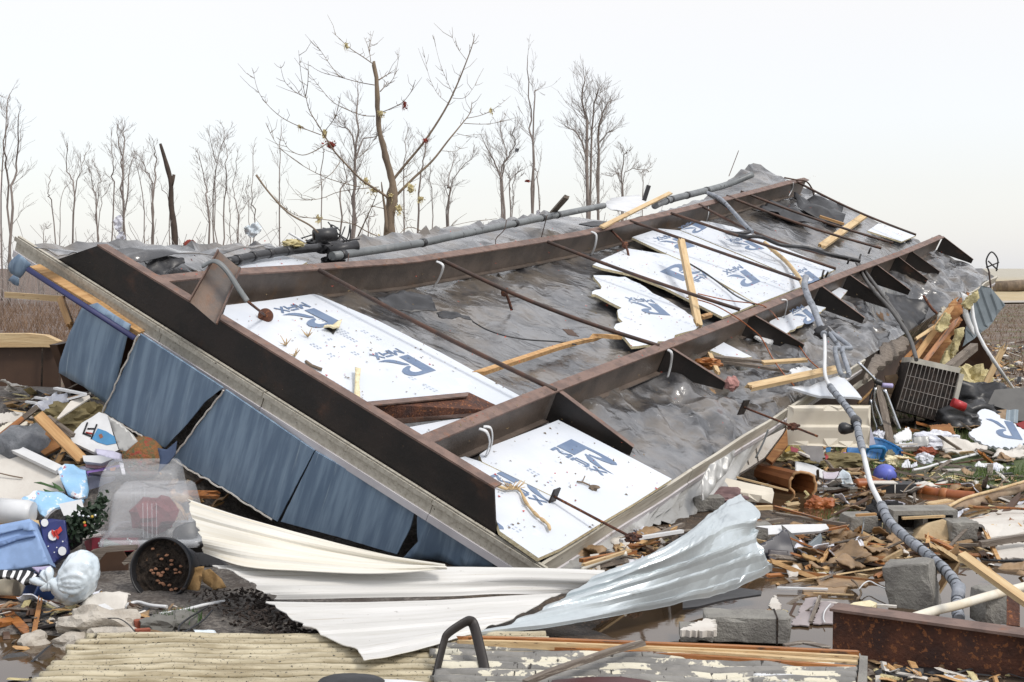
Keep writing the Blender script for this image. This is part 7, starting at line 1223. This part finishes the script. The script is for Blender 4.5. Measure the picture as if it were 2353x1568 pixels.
    def scrap(p, i):
        mb = MB(); k = rr.choice((4, 4, 5, 7)); s = rr.uniform(.04, .15); t = rr.uniform(.1, .7); a = rr.uniform(0, 6.28); X = Vector((math.cos(a), math.sin(a), 0)); Y = Vector((-math.sin(a) * math.cos(t), math.cos(a) * math.cos(t), math.sin(t)))
        sheet(mb, [p + Vector((0, 0, s * .3)) + X * (s * rr.uniform(.6, 1.2) * math.cos(j * 6.28 / k)) + Y * (s * rr.uniform(.3, 1) * math.sin(j * 6.28 / k)) for j in range(k)], .005, .03, .008, .05, 6, seed=i); return mb, rr.choice((m_cardb, m_cardb, m_drywall, m_fab, m_cardb, m_tan))
    RG = [('H', 620, 1900, 0, 560), ('H', 1000, 2353, -150, 420), ('F', 700, 2353, 540, 1000), ('H', 640, 1400, 250, 560), ('J', 1350, 2353, 1120, 1450), ('N', 600, 2195, 1050, 1560)]
    scatter('wood_splinter', 'short splintered wood scrap strewn on the wet ground', 'wood splinters strewn on the wet ground', 190, RG, splinter); scatter('paper_scrap', 'crumpled scrap of wet paper or card strewn on the ground', 'wet paper scraps strewn on the ground', 120, RG, scrap)
    
    RL = [('L', 100, 1500, 60, 700), ('L', 700, 1900, 350, 1000), ('D', 1150, 1500, 150, 420), ('M', 0, 1100, 880, 1100)]
    scatter('wood_splinter', 'short splintered wood scrap in the household heap', 'wood splinters in the household heap', 40, RL, splinter); scatter('paper_scrap', 'crumpled scrap of paper in the household heap', 'paper scraps in the household heap', 26, RL, scrap)
    # flotsam too small to count
    rr = random.Random(21); kinds = [(m_wood, .5), (m_drywall, 1), (m_grey, 1), (m_cardb, 1), (m_brown, 1), (m_insul, .3), (m_black, .5)]
    mbs = [MB() for _ in kinds]
    regs = [('H', 2353, 3600, -200, 1000, 700), ('F', 2353, 3600, 300, 1000, 500), ('D', -900, 0, 0, 1400, 700), ('H', 560, 2353, -200, 620, 750), ('F', 700, 2353, 480, 1000, 700), ('H', 0, 1000, 560, 950, 120), ('H', 1250, 2353, 950, 1211, 160), ('N', 1400, 2195, 100, 900, 420), ('M', 0, 1500, 900, 1568, 260), ('L', 200, 1900, 50, 1000, 420), ('J', 1250, 2353, 1050, 1480, 160)]
    for z, x0, x1, y0, y1, n in regs:
        for i in range(n):
            p = at_g(zz(z, (rr.uniform(x0, x1), rr.uniform(y0, y1))), .01); 
            if p.z < .012 and rr.random() < .88: continue
            if p.x > 3.4 and 10.9 < p.y < 14.2 and rr.random() < .8: continue
            p.z = max(p.z, -.005); k = rr.randrange(len(kinds)); s = rr.uniform(.008, .035) * (p.y / 8) ** .5; a = rr.uniform(0, 6.28); tl = rr.gauss(0, .35); X = Vector((math.cos(a), math.sin(a), tl)).normalized(); Y = Vector((-math.sin(a), math.cos(a), rr.gauss(0, .3))).normalized(); Z = X.cross(Y); l = rr.choice((1, 1.3, 2, 4)); mbs[k].box(p, X, Y, Z, s * l, s * rr.uniform(.3, .9), s * rr.uniform(.05, .3), 0, rr.uniform(.5, 1))
    for mb_, (m, _) in zip(mbs, kinds): tag(finish('debris_crumbs', mb_, m), kind='stuff')
    # leaf bits and chips strewn over the wreck
    mb = MB(); mb2 = MB()
    for i in range(1100):
        s, t = rr.uniform(.1, 4.0), rr.uniform(.1, 14.5) ** 1.0; h = .105 if rr.random() < .8 else .272
        if h > .2: s = rr.choice((.95, 3.1)) + rr.uniform(-.03, .03)
        p = fl(s, t, h); q = rr.uniform(.004, .014); a = rr.uniform(0, 6.28); X = (D1 * math.cos(a) + D2 * math.sin(a) + NF * rr.uniform(-.3, .3)).normalized(); Y = NF.cross(X)
        (mb if rr.random() < .75 else mb2).add([p - X * q, p + Y * q * .5, p + X * q + NF * q * .4, p - Y * q * .5], [(0, 1, 2, 3)])
    tag(finish('leaf_litter', mb, plain('litter_brown', (.17, .12, .06), .9)), kind='stuff'); tag(finish('red_litter', mb2, plain('litter_red', (.45, .06, .03), .8)), kind='stuff')
    # field litter behind
    mb = MB()
    for i in range(380):
        x, y = rr.uniform(6, 40), rr.uniform(17, 45)
        if x > y * .42 or x < y * .25: continue
        p = Vector((x, y, gz(x, y) + .02)); s = rr.uniform(.02, .10); mb.blob(p, (s, s, s * .5), 1, .5, 2, i % 13)
    tag(finish('field_litter', mb, m_drywall), kind='stuff')
    # grass
    mb = MB()
    for i in range(34000):
        p = Vector((rr.uniform(3.0, 10.5), rr.uniform(10.3, 15.2), 0)); 
        if fbm((p.x, p.y, 1), .9) < -.05 + .5 * ss(13, 15.2, p.y) or p.x > .68 * p.y: continue
        p.z = gz(p.x, p.y); a = rr.uniform(0, 6.28); h = rr.uniform(.03, .11); d = Vector((math.cos(a), math.sin(a), 0)); e = Vector((rr.gauss(0, .35), rr.gauss(0, .35), 1)) * h; mb.add([p - d * .004, p + d * .004, p + e], [(0, 1, 2)])
    for i in range(1500):
        q = at_g(zz('F', (rr.gauss(1080, 90), rr.gauss(985, 30))), 0); a = rr.uniform(0, 6.28); h = rr.uniform(.02, .06); d = Vector((math.cos(a), math.sin(a), 0)); mb.add([q - d * .003, q + d * .003, q + Vector((rr.gauss(0, .3), rr.gauss(0, .3), 1)) * h], [(0, 1, 2)])
    tag(finish('grass', mb, m_grass), kind='stuff')
right_side()
# ------------------------------------------------------------------ trees
def twigs(mb, p, d, L, r, lev, rnd, spread=.55, up=.25, rmin=.006):
    n = 4; q = Vector(p); d = Vector(d).normalized(); pts = [q.copy()]; dirs = []
    for i in range(n):
        d = (d + Vector((rnd.gauss(0, .13), rnd.gauss(0, .13), rnd.gauss(0, .08) + up * .18))).normalized(); q = q + d * (L / n); pts.append(q.copy()); dirs.append(d.copy())
    mb.tube(pts, [max(rmin, r * (1 - .75 * i / n)) for i in range(n + 1)], 4 if r > .03 else 3, cap=False)
    if lev <= 0: return
    for k in range(rnd.randint(2, 4)):
        i = rnd.randint(1, n - 1) if k else n - 1; ax = Vector((rnd.gauss(0, 1), rnd.gauss(0, 1), rnd.gauss(0, .4))); nd = (dirs[i] + ax.normalized() * spread).normalized(); twigs(mb, pts[i + (k == 0)], nd, L * rnd.uniform(.42, .68), max(rmin, r * .5), lev - 1, rnd, spread, up, rmin)
def bare_tree(label, base, tops, Y, wpx, seed, lev=2, dens=9, spread=.5, grp='bare trees along the horizon', fine=.75):
    rnd = random.Random(seed); B = at_y((base[0], 640), Y); B.z = gz(B.x, B.y) - .1; k = Y / FOC; o = thing('bare_tree', label, 'tree', B, grp); tr = MB(); cr = MB()
    for ti, tp in enumerate(tops):
        px = [base] + tp; P = [B] + [at_y(q, Y + rnd.uniform(-1, 1)) for q in tp]; P = spline(P, 5); n = len(P); r0 = wpx * k / 2.7 * (1 if ti == 0 else .75)
        for i in range(1, n - 1): P[i] = P[i] + Vector((rnd.gauss(0, .05), 0, rnd.gauss(0, .03)))
        rad = [max(.02, r0 * (1 - .78 * i / (n - 1))) for i in range(n)]; tr.tube(P, rad, 6)
        H = (P[-1] - P[0]).length
        for j in range(dens):
            t = .28 + .72 * (j + rnd.random()) / dens; i = min(n - 2, int(t * (n - 1))); d = (P[i + 1] - P[i]).normalized(); s = Vector((rnd.gauss(0, 1), rnd.gauss(0, .8), rnd.uniform(.1, .7))).normalized(); twigs(cr, P[i], (d * .8 + s * spread * 1.5), H * rnd.uniform(.08, .16) * (1.25 - .85 * t), min(rad[i] * .35, .045), lev, rnd, spread, .3, .011 * fine * Y / 90 + .003)
        twigs(cr, P[-1], (P[-1] - P[-2]), H * .06, rad[-1], lev, rnd, spread, .3, .011 * fine * Y / 90 + .003)
    finish('trunk', tr, m_bark_hazed, o); finish('crown', cr, m_twig_hazed, o); return o
def T(x, y): return zz('T', (x, y))
def U(x, y): return zz('U', (x, y))
def forest():
    L = [('thick forked bare tree at the far left edge', T(60, 1560), [[T(85, 1250), T(105, 950), T(128, 610)], [T(60, 1100), T(30, 800), T(65, 470)]], 60, 11, 1), ('thin bare tree at the very left of the picture', T(8, 1560), [[T(20, 1000), T(45, 700), T(50, 590)]], 70, 6, 2),
         ('slim two-stemmed bare tree left of the first tall ones', T(398, 1500), [[T(360, 1250), T(330, 1150), T(350, 1020)], [T(415, 1250), T(460, 1100)]], 85, 5, 0), ('Y-shaped bare tree behind the raised corner', T(478, 1520), [[T(512, 1180), T(470, 1000), T(455, 820)], [T(512, 1180), T(555, 1000), T(590, 880)]], 75, 7, 2), ('low bare stub tree beside the Y-shaped tree', T(525, 1520), [[T(522, 1420)]], 75, 4, 0),
         ('bushy forked bare tree right of the Y-shaped one', T(675, 1530), [[T(665, 1250), T(640, 1100), T(610, 970)], [T(690, 1280), T(745, 1120)], [T(668, 1200), T(685, 1050), T(650, 950)]], 80, 6, 2), ('straight slender bare tree beside the tallest left one', T(757, 1525), [[T(780, 1150), T(775, 950), T(765, 780)]], 80, 6, 2), ('tallest bare tree of the left group, with a rag in it', T(862, 1530), [[T(845, 1200), T(840, 900), T(805, 730)], [T(870, 1200), T(920, 900)], [T(850, 900), T(860, 720)]], 72, 10, 3), ('leaning thin bare tree left of the broken snag', T(1010, 1530), [[T(975, 1150), T(920, 890)]], 80, 5, 1), ('bare tree with bent side limb before the snag', T(1045, 1540), [[T(1060, 1250), T(1075, 950), T(1060, 820)], [T(1050, 1150), T(1000, 980), T(965, 900)]], 70, 9, 2), ('thin stem close to the left of the snag', T(1155, 1520), [[T(1165, 1270), T(1115, 1110)]], 75, 5, 0),
         ('bushy bare tree right of the snag, stem pair', T(1468, 1530), [[T(1440, 1250), T(1420, 1100), T(1375, 900)], [T(1470, 1250), T(1490, 950), T(1450, 780)]], 75, 8, 4), ('slender leaning bare tree behind the bushy pair', T(1515, 1530), [[T(1550, 1200), T(1560, 950), T(1545, 720)], [T(1480, 1050), T(1560, 760)]], 78, 6, 3), ('thin bare tree with hooked stem', T(1648, 1525), [[T(1635, 1300), T(1610, 1120), T(1635, 900)], [T(1640, 1350), T(1730, 1180)]], 82, 5, 1), ('bare tree holding the pale plastic bag', T(1712, 1525), [[T(1755, 1310), T(1735, 1180), T(1745, 850)], [T(1715, 1340), T(1700, 1100)]], 76, 5, 1), ('single straight pole-like bare tree', T(1925, 1500), [[T(1930, 1100), T(1940, 700)]], 70, 6, 1),
         ('thin bare stem left behind the big broken tree', U(560, 1420), [[U(570, 1000), U(582, 860)]], 70, 5, 0), ('crooked bare tree below the left limb of the big tree', U(690, 1520), [[U(700, 1200), U(740, 1050), U(700, 900)]], 70, 7, 2), ('tall bushy bare tree directly left of the big trunk', U(770, 1520), [[U(790, 1200), U(805, 800), U(815, 430)], [U(800, 920), U(940, 760)], [U(790, 860), U(690, 690)]], 62, 13, 5), ('bare bush right of the tall bushy tree', U(890, 1520), [[U(885, 1400), U(930, 1300)]], 60, 6, 2),
         ('slim bare tree just right of the big trunk', U(1125, 1460), [[U(1130, 1050), U(1150, 760)]], 70, 6, 3), ('leaning bare tree under the right limbs of the big tree', U(1215, 1480), [[U(1245, 1150), U(1270, 900), U(1290, 780)]], 68, 8, 3), ('thin bare tree between two leaning ones', U(1335, 1440), [[U(1325, 1200), U(1315, 980)]], 74, 5, 1), ('branching bare tree right of the big tree', U(1430, 1440), [[U(1450, 1180), U(1440, 1100), U(1480, 900)], [U(1450, 1150), U(1610, 890)]], 66, 8, 4), ('big spreading bare tree in the middle distance', U(1830, 1370), [[U(1820, 1150), U(1750, 930), U(1690, 800)], [U(1815, 1050), U(1840, 900), U(1800, 690)], [U(1810, 1050), U(1890, 850), U(1900, 700)]], 66, 9, 4), ('thin forked bare tree beside the spreading one', U(1875, 1350), [[U(1870, 1150), U(1860, 1040)], [U(1880, 1170), U(1940, 1000)]], 70, 6, 2), ('very tall thin bare tree with few twigs', U(2025, 1330), [[U(2025, 950), U(2010, 650), U(1990, 240)], [U(2030, 600), U(2040, 450)]], 62, 10, 1), ('thin bare stem leaning against the very tall tree', U(2098, 1310), [[U(2065, 1120), U(2035, 980)]], 62, 6, 0),
         ('twin-trunk bare tree with dense upright crown', (1352, 470), [[(1350, 330), (1340, 250), (1342, 175)], [(1360, 300), (1375, 210)], [(1345, 360), (1300, 290)]], 70, 13, 8), ('second trunk of the dense pair, slightly shorter', (1372, 470), [[(1375, 350), (1385, 260), (1405, 230)], [(1375, 360), (1410, 300)]], 72, 10, 6), ('low bare bushy tree right of the dense pair', (1432, 470), [[(1430, 400), (1440, 350)], [(1432, 420), (1470, 390)], [(1430, 430), (1402, 405)]], 66, 6, 4), ('faint low bare tree far right of the group', (1480, 460), [[(1475, 420), (1490, 395)]], 75, 4, 2), ('pale thin tree at the left of the pole-like one', T(1600, 1525), [[T(1590, 1300), T(1570, 1150)]], 90, 4, 1), ('distant low bare tree near the left clump', T(300, 1530), [[T(300, 1450), T(330, 1380)]], 90, 4, 2)]
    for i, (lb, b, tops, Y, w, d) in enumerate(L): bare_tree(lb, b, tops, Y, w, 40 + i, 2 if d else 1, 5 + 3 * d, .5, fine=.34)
    # broken dark snag
    rnd_s = random.Random(2); m_snag = mat('snag_bark', (.075, .055, .043), (.05, .037, .03), rough=.95, scale=3)
    k = 58 / FOC; B = at_y(T(1210, 1600), 58); B.z = 0; o = thing('broken_snag', 'dark broken snag with a stubby fork, no branches left', 'tree', B, 'bare trees along the horizon'); mb = MB(); P = [B] + [at_y(T(*p), 58) for p in ((1205, 1450), (1180, 1230), (1178, 1080), (1150, 960), (1105, 808))]; mb.tube(spline(P, 4), [8 * k * rnd_s.uniform(.88, 1.1) - i * .2 * k for i in range(21)], 8); finish('trunk', mb, m_snag, o); mb = MB(); mb.tube([at_y(T(*p), 58) for p in ((1180, 1100), (1192, 1060), (1200, 1020))], [5 * k, 4 * k, 3.5 * k], 7); finish('fork', mb, m_snag, o)
    # the big broken tree with insulation in its limbs
    Y = 30.; k = .3321 / FOC * Y; B = at_y(U(1040, 1700), Y); B.z = 0; big = thing('storm_broken_tree', 'tall storm-broken tree with snapped top and yellow insulation in its limbs', 'tree', B); rnd = random.Random(12)
    tr = MB(); P = [B] + [at_y(U(*p), Y) for p in ((1030, 1500), (1040, 1300), (1050, 1180), (1055, 1080), (1010, 900), (970, 740), (955, 600), (945, 400), (925, 240))]; tr.tube(spline(P, 4), [k * w for w in [50] * 4 + [42, 40, 38, 36, 36, 36, 38, 42, 44, 40, 34, 28, 25, 24, 23, 22, 21, 20, 20, 19, 19, 18, 18, 17, 17, 17, 17, 16, 16, 15, 14, 12, 8]], 10)
    for i in range(len(tr.v)): tr.v[i] = tr.v[i] + Vector((.03 * nz3(tr.v[i], 4, 2) + .015 * nz3(tr.v[i], 14, 5), 0, 0))
    P2 = [at_y(U(*p), Y - .2) for p in ((1015, 1420), (1005, 1280), (990, 1180), (978, 1075))]; tr.tube(spline(P2, 3), [k * w for w in (12, 12, 11, 10, 9, 8, 7, 6, 5, 3)], 7); finish('trunk', tr, m_bark, big)
    limbs = [(18, 3, 0, [(1060, 1060), (1140, 960), (1280, 790), (1410, 590), (1490, 430), (1560, 260), (1610, 120), (1622, 50)]), (18, 3, .6, [(1070, 1180), (1200, 1050), (1330, 930), (1440, 790), (1530, 680), (1590, 600), (1605, 520)]), (14, 3, -.5, [(1020, 1180), (930, 1120), (840, 1060), (740, 960), (650, 860), (600, 780), (540, 680), (480, 580), (455, 480)]), (5, 2, -.5, [(455, 480), (470, 380), (472, 240)]), (4, 1.5, -.5, [(452, 480), (425, 350), (405, 165)]), (5, 2, .2, [(930, 405), (820, 385), (690, 350), (560, 315), (480, 265)]), (4, 1.5, .2, [(690, 350), (620, 260), (560, 170), (505, 95)]), (6, 2, 0, [(915, 255), (850, 210), (760, 150), (690, 85), (638, 38)]), (4, 1.5, .3, [(905, 240), (890, 150), (858, 75)]), (3, 1.5, .3, [(895, 170), (905, 100), (925, 30)]), (5, 2, 0, [(935, 620), (850, 615), (740, 575), (640, 520), (560, 430), (480, 330)]), (5, 2, -.3, [(990, 590), (1060, 560), (1130, 520), (1190, 440), (1213, 370)]), (8, 3, .1, [(960, 370), (1000, 345), (1045, 318)]), (7, 3, .1, [(970, 450), (1005, 410), (1022, 380)]), (4, 1.5, .1, [(1010, 415), (1060, 360), (1090, 260), (1102, 145)]), (5, 1.5, -.6, [(560, 750), (430, 700), (290, 630), (180, 530), (120, 430), (90, 300)]), (4, 1.5, -.6, [(450, 490), (380, 450), (310, 380), (278, 265)]), (4, 1.5, -.7, [(590, 720), (650, 640), (680, 560), (695, 490)]), (6, 2, -.5, [(600, 810), (520, 860), (430, 890), (340, 850), (300, 780)]), (5, 2, -.4, [(690, 940), (640, 1010), (580, 1060), (540, 1120)]), (5, 1.5, -.5, [(830, 1110), (700, 1080), (560, 1030), (400, 940), (260, 820), (178, 670)]), (5, 1.5, -.5, [(960, 1110), (700, 1140), (560, 1190), (430, 1190), (330, 1080)]), (6, 2, -.8, [(1000, 1260), (900, 1240)]), (5, 1.5, 0, [(820, 910), (880, 850), (930, 780), (950, 750)]), (3, 1, 0, [(1480, 480), (1430, 370), (1380, 240), (1335, 55)]), (3, 1, 0, [(1440, 530), (1370, 470), (1310, 350), (1273, 185)]), (3, 1, 0, [(1565, 230), (1500, 140), (1447, 25)]), (3.5, 1, 0, [(1470, 495), (1560, 490), (1640, 385)]), (4, 1.5, .6, [(1570, 635), (1680, 610), (1780, 555), (1872, 480)]), (4, 1.5, .6, [(1550, 670), (1700, 675), (1810, 650), (1852, 570)]), (3, 1, .5, [(1500, 740), (1580, 760), (1650, 765)]), (3, 1, .5, [(1400, 860), (1500, 860), (1580, 785)]), (6, 2, -.9, [(1000, 1470), (880, 1420), (790, 1370), (650, 1345), (540, 1330), (400, 1310), (300, 1250), (210, 1160), (115, 1020)]), (5, 2, .9, [(1060, 1490), (1160, 1390), (1290, 1420), (1420, 1390), (1600, 1350), (1780, 1330)]), (5, 2, .5, [(1080, 1220), (1130, 1290), (1160, 1400)]), (4, 1.5, .6, [(1090, 1100), (1130, 1050), (1200, 1010)]), (9, 3, -.8, [(790, 1510), (850, 1380), (910, 1250), (945, 1165)]), (4, 2, 0, [(1000, 760), (950, 745)])]
    for w0, w1, dy, pts in limbs:
        mb = MB(); Q = spline([at_y(U(*p), Y + dy * (.3 + i / len(pts)) * 2.2) for i, p in enumerate(pts)], 4); n = len(Q); mb.tube(Q, [k * (w0 + (w1 - w0) * i / (n - 1)) * .62 for i in range(n)], 6)
        for j in range(int(n * .7)):
            i = rnd.randrange(2, n - 1); d = (Q[i] - Q[i - 1]).normalized(); s = Vector((rnd.gauss(0, 1), rnd.gauss(0, .6), rnd.uniform(-.3, .9))).normalized(); l = rnd.choice((.08, .15, .15, .35)); mb.tube([Q[i], Q[i] + (d * .5 + s) * l * .5, Q[i] + (d * .8 + s * .9) * l], [k * 2.2, k * 1.6, k * 1], 4, cap=False)
        finish('limb', mb, m_bark, big)
    for lb, p, r, m, s in (('yellow insulation wad high on the broken top limb', (735, 130), (.075, .06, .10), 0, 1), ('largest yellow insulation rag below the right limbs', (1180, 1120), (.16, .1, .22), 0, 2), ('yellow insulation rag at the lower right limb', (1250, 1190), (.14, .1, .10), 0, 3), ('pale insulation on the crotch of the trunk', (1045, 1170), (.12, .15, .12), 0, 4), ('yellow insulation rag left of the trunk crotch', (870, 1070), (.13, .1, .16), 0, 5), ('yellow wad low on the left branches', (543, 1325), (.07, .06, .09), 0, 6), ('insulation heap at the foot of the trunk', (960, 1470), (.16, .15, .15), 0, 7), ('insulation on the foot of the trunk right side', (1050, 1490), (.14, .1, .10), 0, 8), ('pale insulation smear on the upper trunk', (975, 600), (.10, .12, .12), 0, 9), ('insulation clump on the fork of the left limb', (585, 740), (.09, .08, .17), 0, 10), ('insulation bits hanging left of the trunk base', (930, 1130), (.17, .1, .10), 0, 11), ('big dark red rag caught on the left limb', (630, 820), (.18, .12, .16), 1, 12), ('small red rag hanging on the upper right twig', (1138, 540), (.08, .06, .15), 1, 13), ('reddish scrap on the right limb', (1280, 785), (.07, .05, .06), 1, 14), ('yellow scrap on the far left twig', (415, 690), (.05, .04, .05), 0, 15), ('yellow scrap on the right outer twig', (1735, 575), (.04, .03, .06), 0, 16), ('mossy strands under the right limb', (1100, 1260), (.12, .08, .2), 0, 17)):
        c = at_y(U(*p), Y - .12); mb = MB(); mb.blob(c, [v * .42 for v in r], 3, 1.0, 3, s, sharp=True)
        for j in range(34):        # tattered flakes clinging along the branch, strands hanging down
            q = c + Vector((rnd.gauss(0, r[0] * .36), rnd.gauss(0, .03), rnd.gauss(-.1 * r[2], r[2] * .34))); w = rnd.uniform(.012, .05); A = Vector((rnd.uniform(-1, 1), rnd.uniform(-.6, .6), rnd.uniform(-1, 1))).normalized() * w; Bv = Vector((rnd.uniform(-1, 1), rnd.uniform(-.6, .6), rnd.uniform(-1.4, .6))).normalized() * w * rnd.uniform(.5, 1.6); mb.add([q, q + A, q + A * .8 + Bv, q + Bv * rnd.uniform(.5, 1)], [(0, 1, 2, 3)])
            if j % 3 == 0: e = Vector((rnd.gauss(0, .03), 0, -rnd.uniform(.04, .16))); mb.add([q, q + Vector((.012, 0, 0)), q + e], [(0, 1, 2)])
        one('caught_rag' if m else 'insulation_tuft', lb, 'rag' if m else 'insulation', mb, m_redfab if m else m_insul)
    for lb, p, Yb, r, m, s in (('pale plastic bag hung in a thin bare tree', T(1745, 1405), 75, (.42, .25, .42), m_bag, 3), ('grey rag in the tallest tree of the left group', T(815, 1360), 71, (.22, .2, .42), m_fab, 4), ('faint pale rag at the foot of the tallest left tree', T(835, 1470), 71, (.2, .2, .4), m_fab, 5), ('dark speck of rag beside the very tall thin tree', U(1915, 853), 62, (.1, .1, .1), m_greyc, 6), ('red scrap beside the very tall thin tree', U(1990, 1070), 61, (.12, .1, .06), m_redfab, 7), ('russet shrub clump behind the black flap', T(1315, 1500), 60, (.28, .3, .24), m_redfab, 8), ('small white speck on the foot of the very tall tree', U(2065, 1290), 61, (.1, .1, .14), m_fab, 9)):
        c = at_y(p, Yb); mb = MB(); pp = [c + Vector((r[0] * 1.25 * math.cos(j * .785 + .3) * rnd.uniform(.6, 1.1), rnd.uniform(-.1, .1), r[2] * 1.25 * math.sin(j * .785 + .3) * rnd.uniform(.6, 1.1))) for j in range(8)]; mb.tube([Vector((c.x, c.y, 0)), c], .03, 4) if 'shrub' in lb else None; sheet(mb, pp, .01, r[0] / 5, r[0] / 9, r[0] * .5, 1.2 / r[0], seed=s); one('caught_rag' if 'bag' not in lb else 'plastic_bag', lb, 'rag' if 'bag' not in lb else 'plastic bag', mb, m)
    # undergrowth in front of the trees and the low line of far country
    mb = MB(); rnd = random.Random(5)
    for i in range(420):
        x = rnd.uniform(-32, 9); y = rnd.uniform(52, 75); p = Vector((x, y, gz(x, y))); twigs(mb, p, (rnd.gauss(0, .3), rnd.gauss(0, .3), 1), rnd.uniform(1.2, 3.0), .02, 1, rnd, .7, .2, .011)
    tag(finish('undergrowth', mb, m_twig_hazed), kind='stuff')
    mb = MB()
    for i in range(13000):
        y = rnd.uniform(13, 60); x = -y * rnd.uniform(.22, .45)
        if i > 9000: y = rnd.uniform(18, 60); x = y * rnd.uniform(.30, .42)
        p = Vector((x, y, gz(x, y))); a = rnd.uniform(0, 6.28); d = Vector((math.cos(a), math.sin(a), 0)); h = rnd.uniform(.1, .4) * (1 if y > 20 else .6); mb.add([p - d * .012, p + d * .012, p + Vector((rnd.gauss(0, .4), rnd.gauss(0, .4), 1)) * (h if i < 9000 else h * .35)], [(0, 1, 2)])
    tag(finish('dry_weeds', mb, plain('dry_weed', (.20, .13, .085), .95)), kind='stuff')
    # pale road and a low shed line at the right
    mb = MB(); mb.grid([[Vector((x, y + .25 * (x - 20), gz(x, y + .25 * (x - 20)) + .06)) for x in [12 + i * 2 for i in range(40)]] for y in (66, 64, 62)]); mb.uv = {}; tag(finish('road', mb, plain('pale_road', (.42, .38, .33), .9)), kind='structure')
    a, b = at_y((2285, 650), 90), at_y((2400, 628), 90); a.z = gz(a.x, a.y) + .3; b.z = a.z + .2; mb = MB(); mb.tube([a, b], .4, 8); one('far_log', 'brown log lying in the far field at the right edge', 'log', mb, m_bark)
forest()
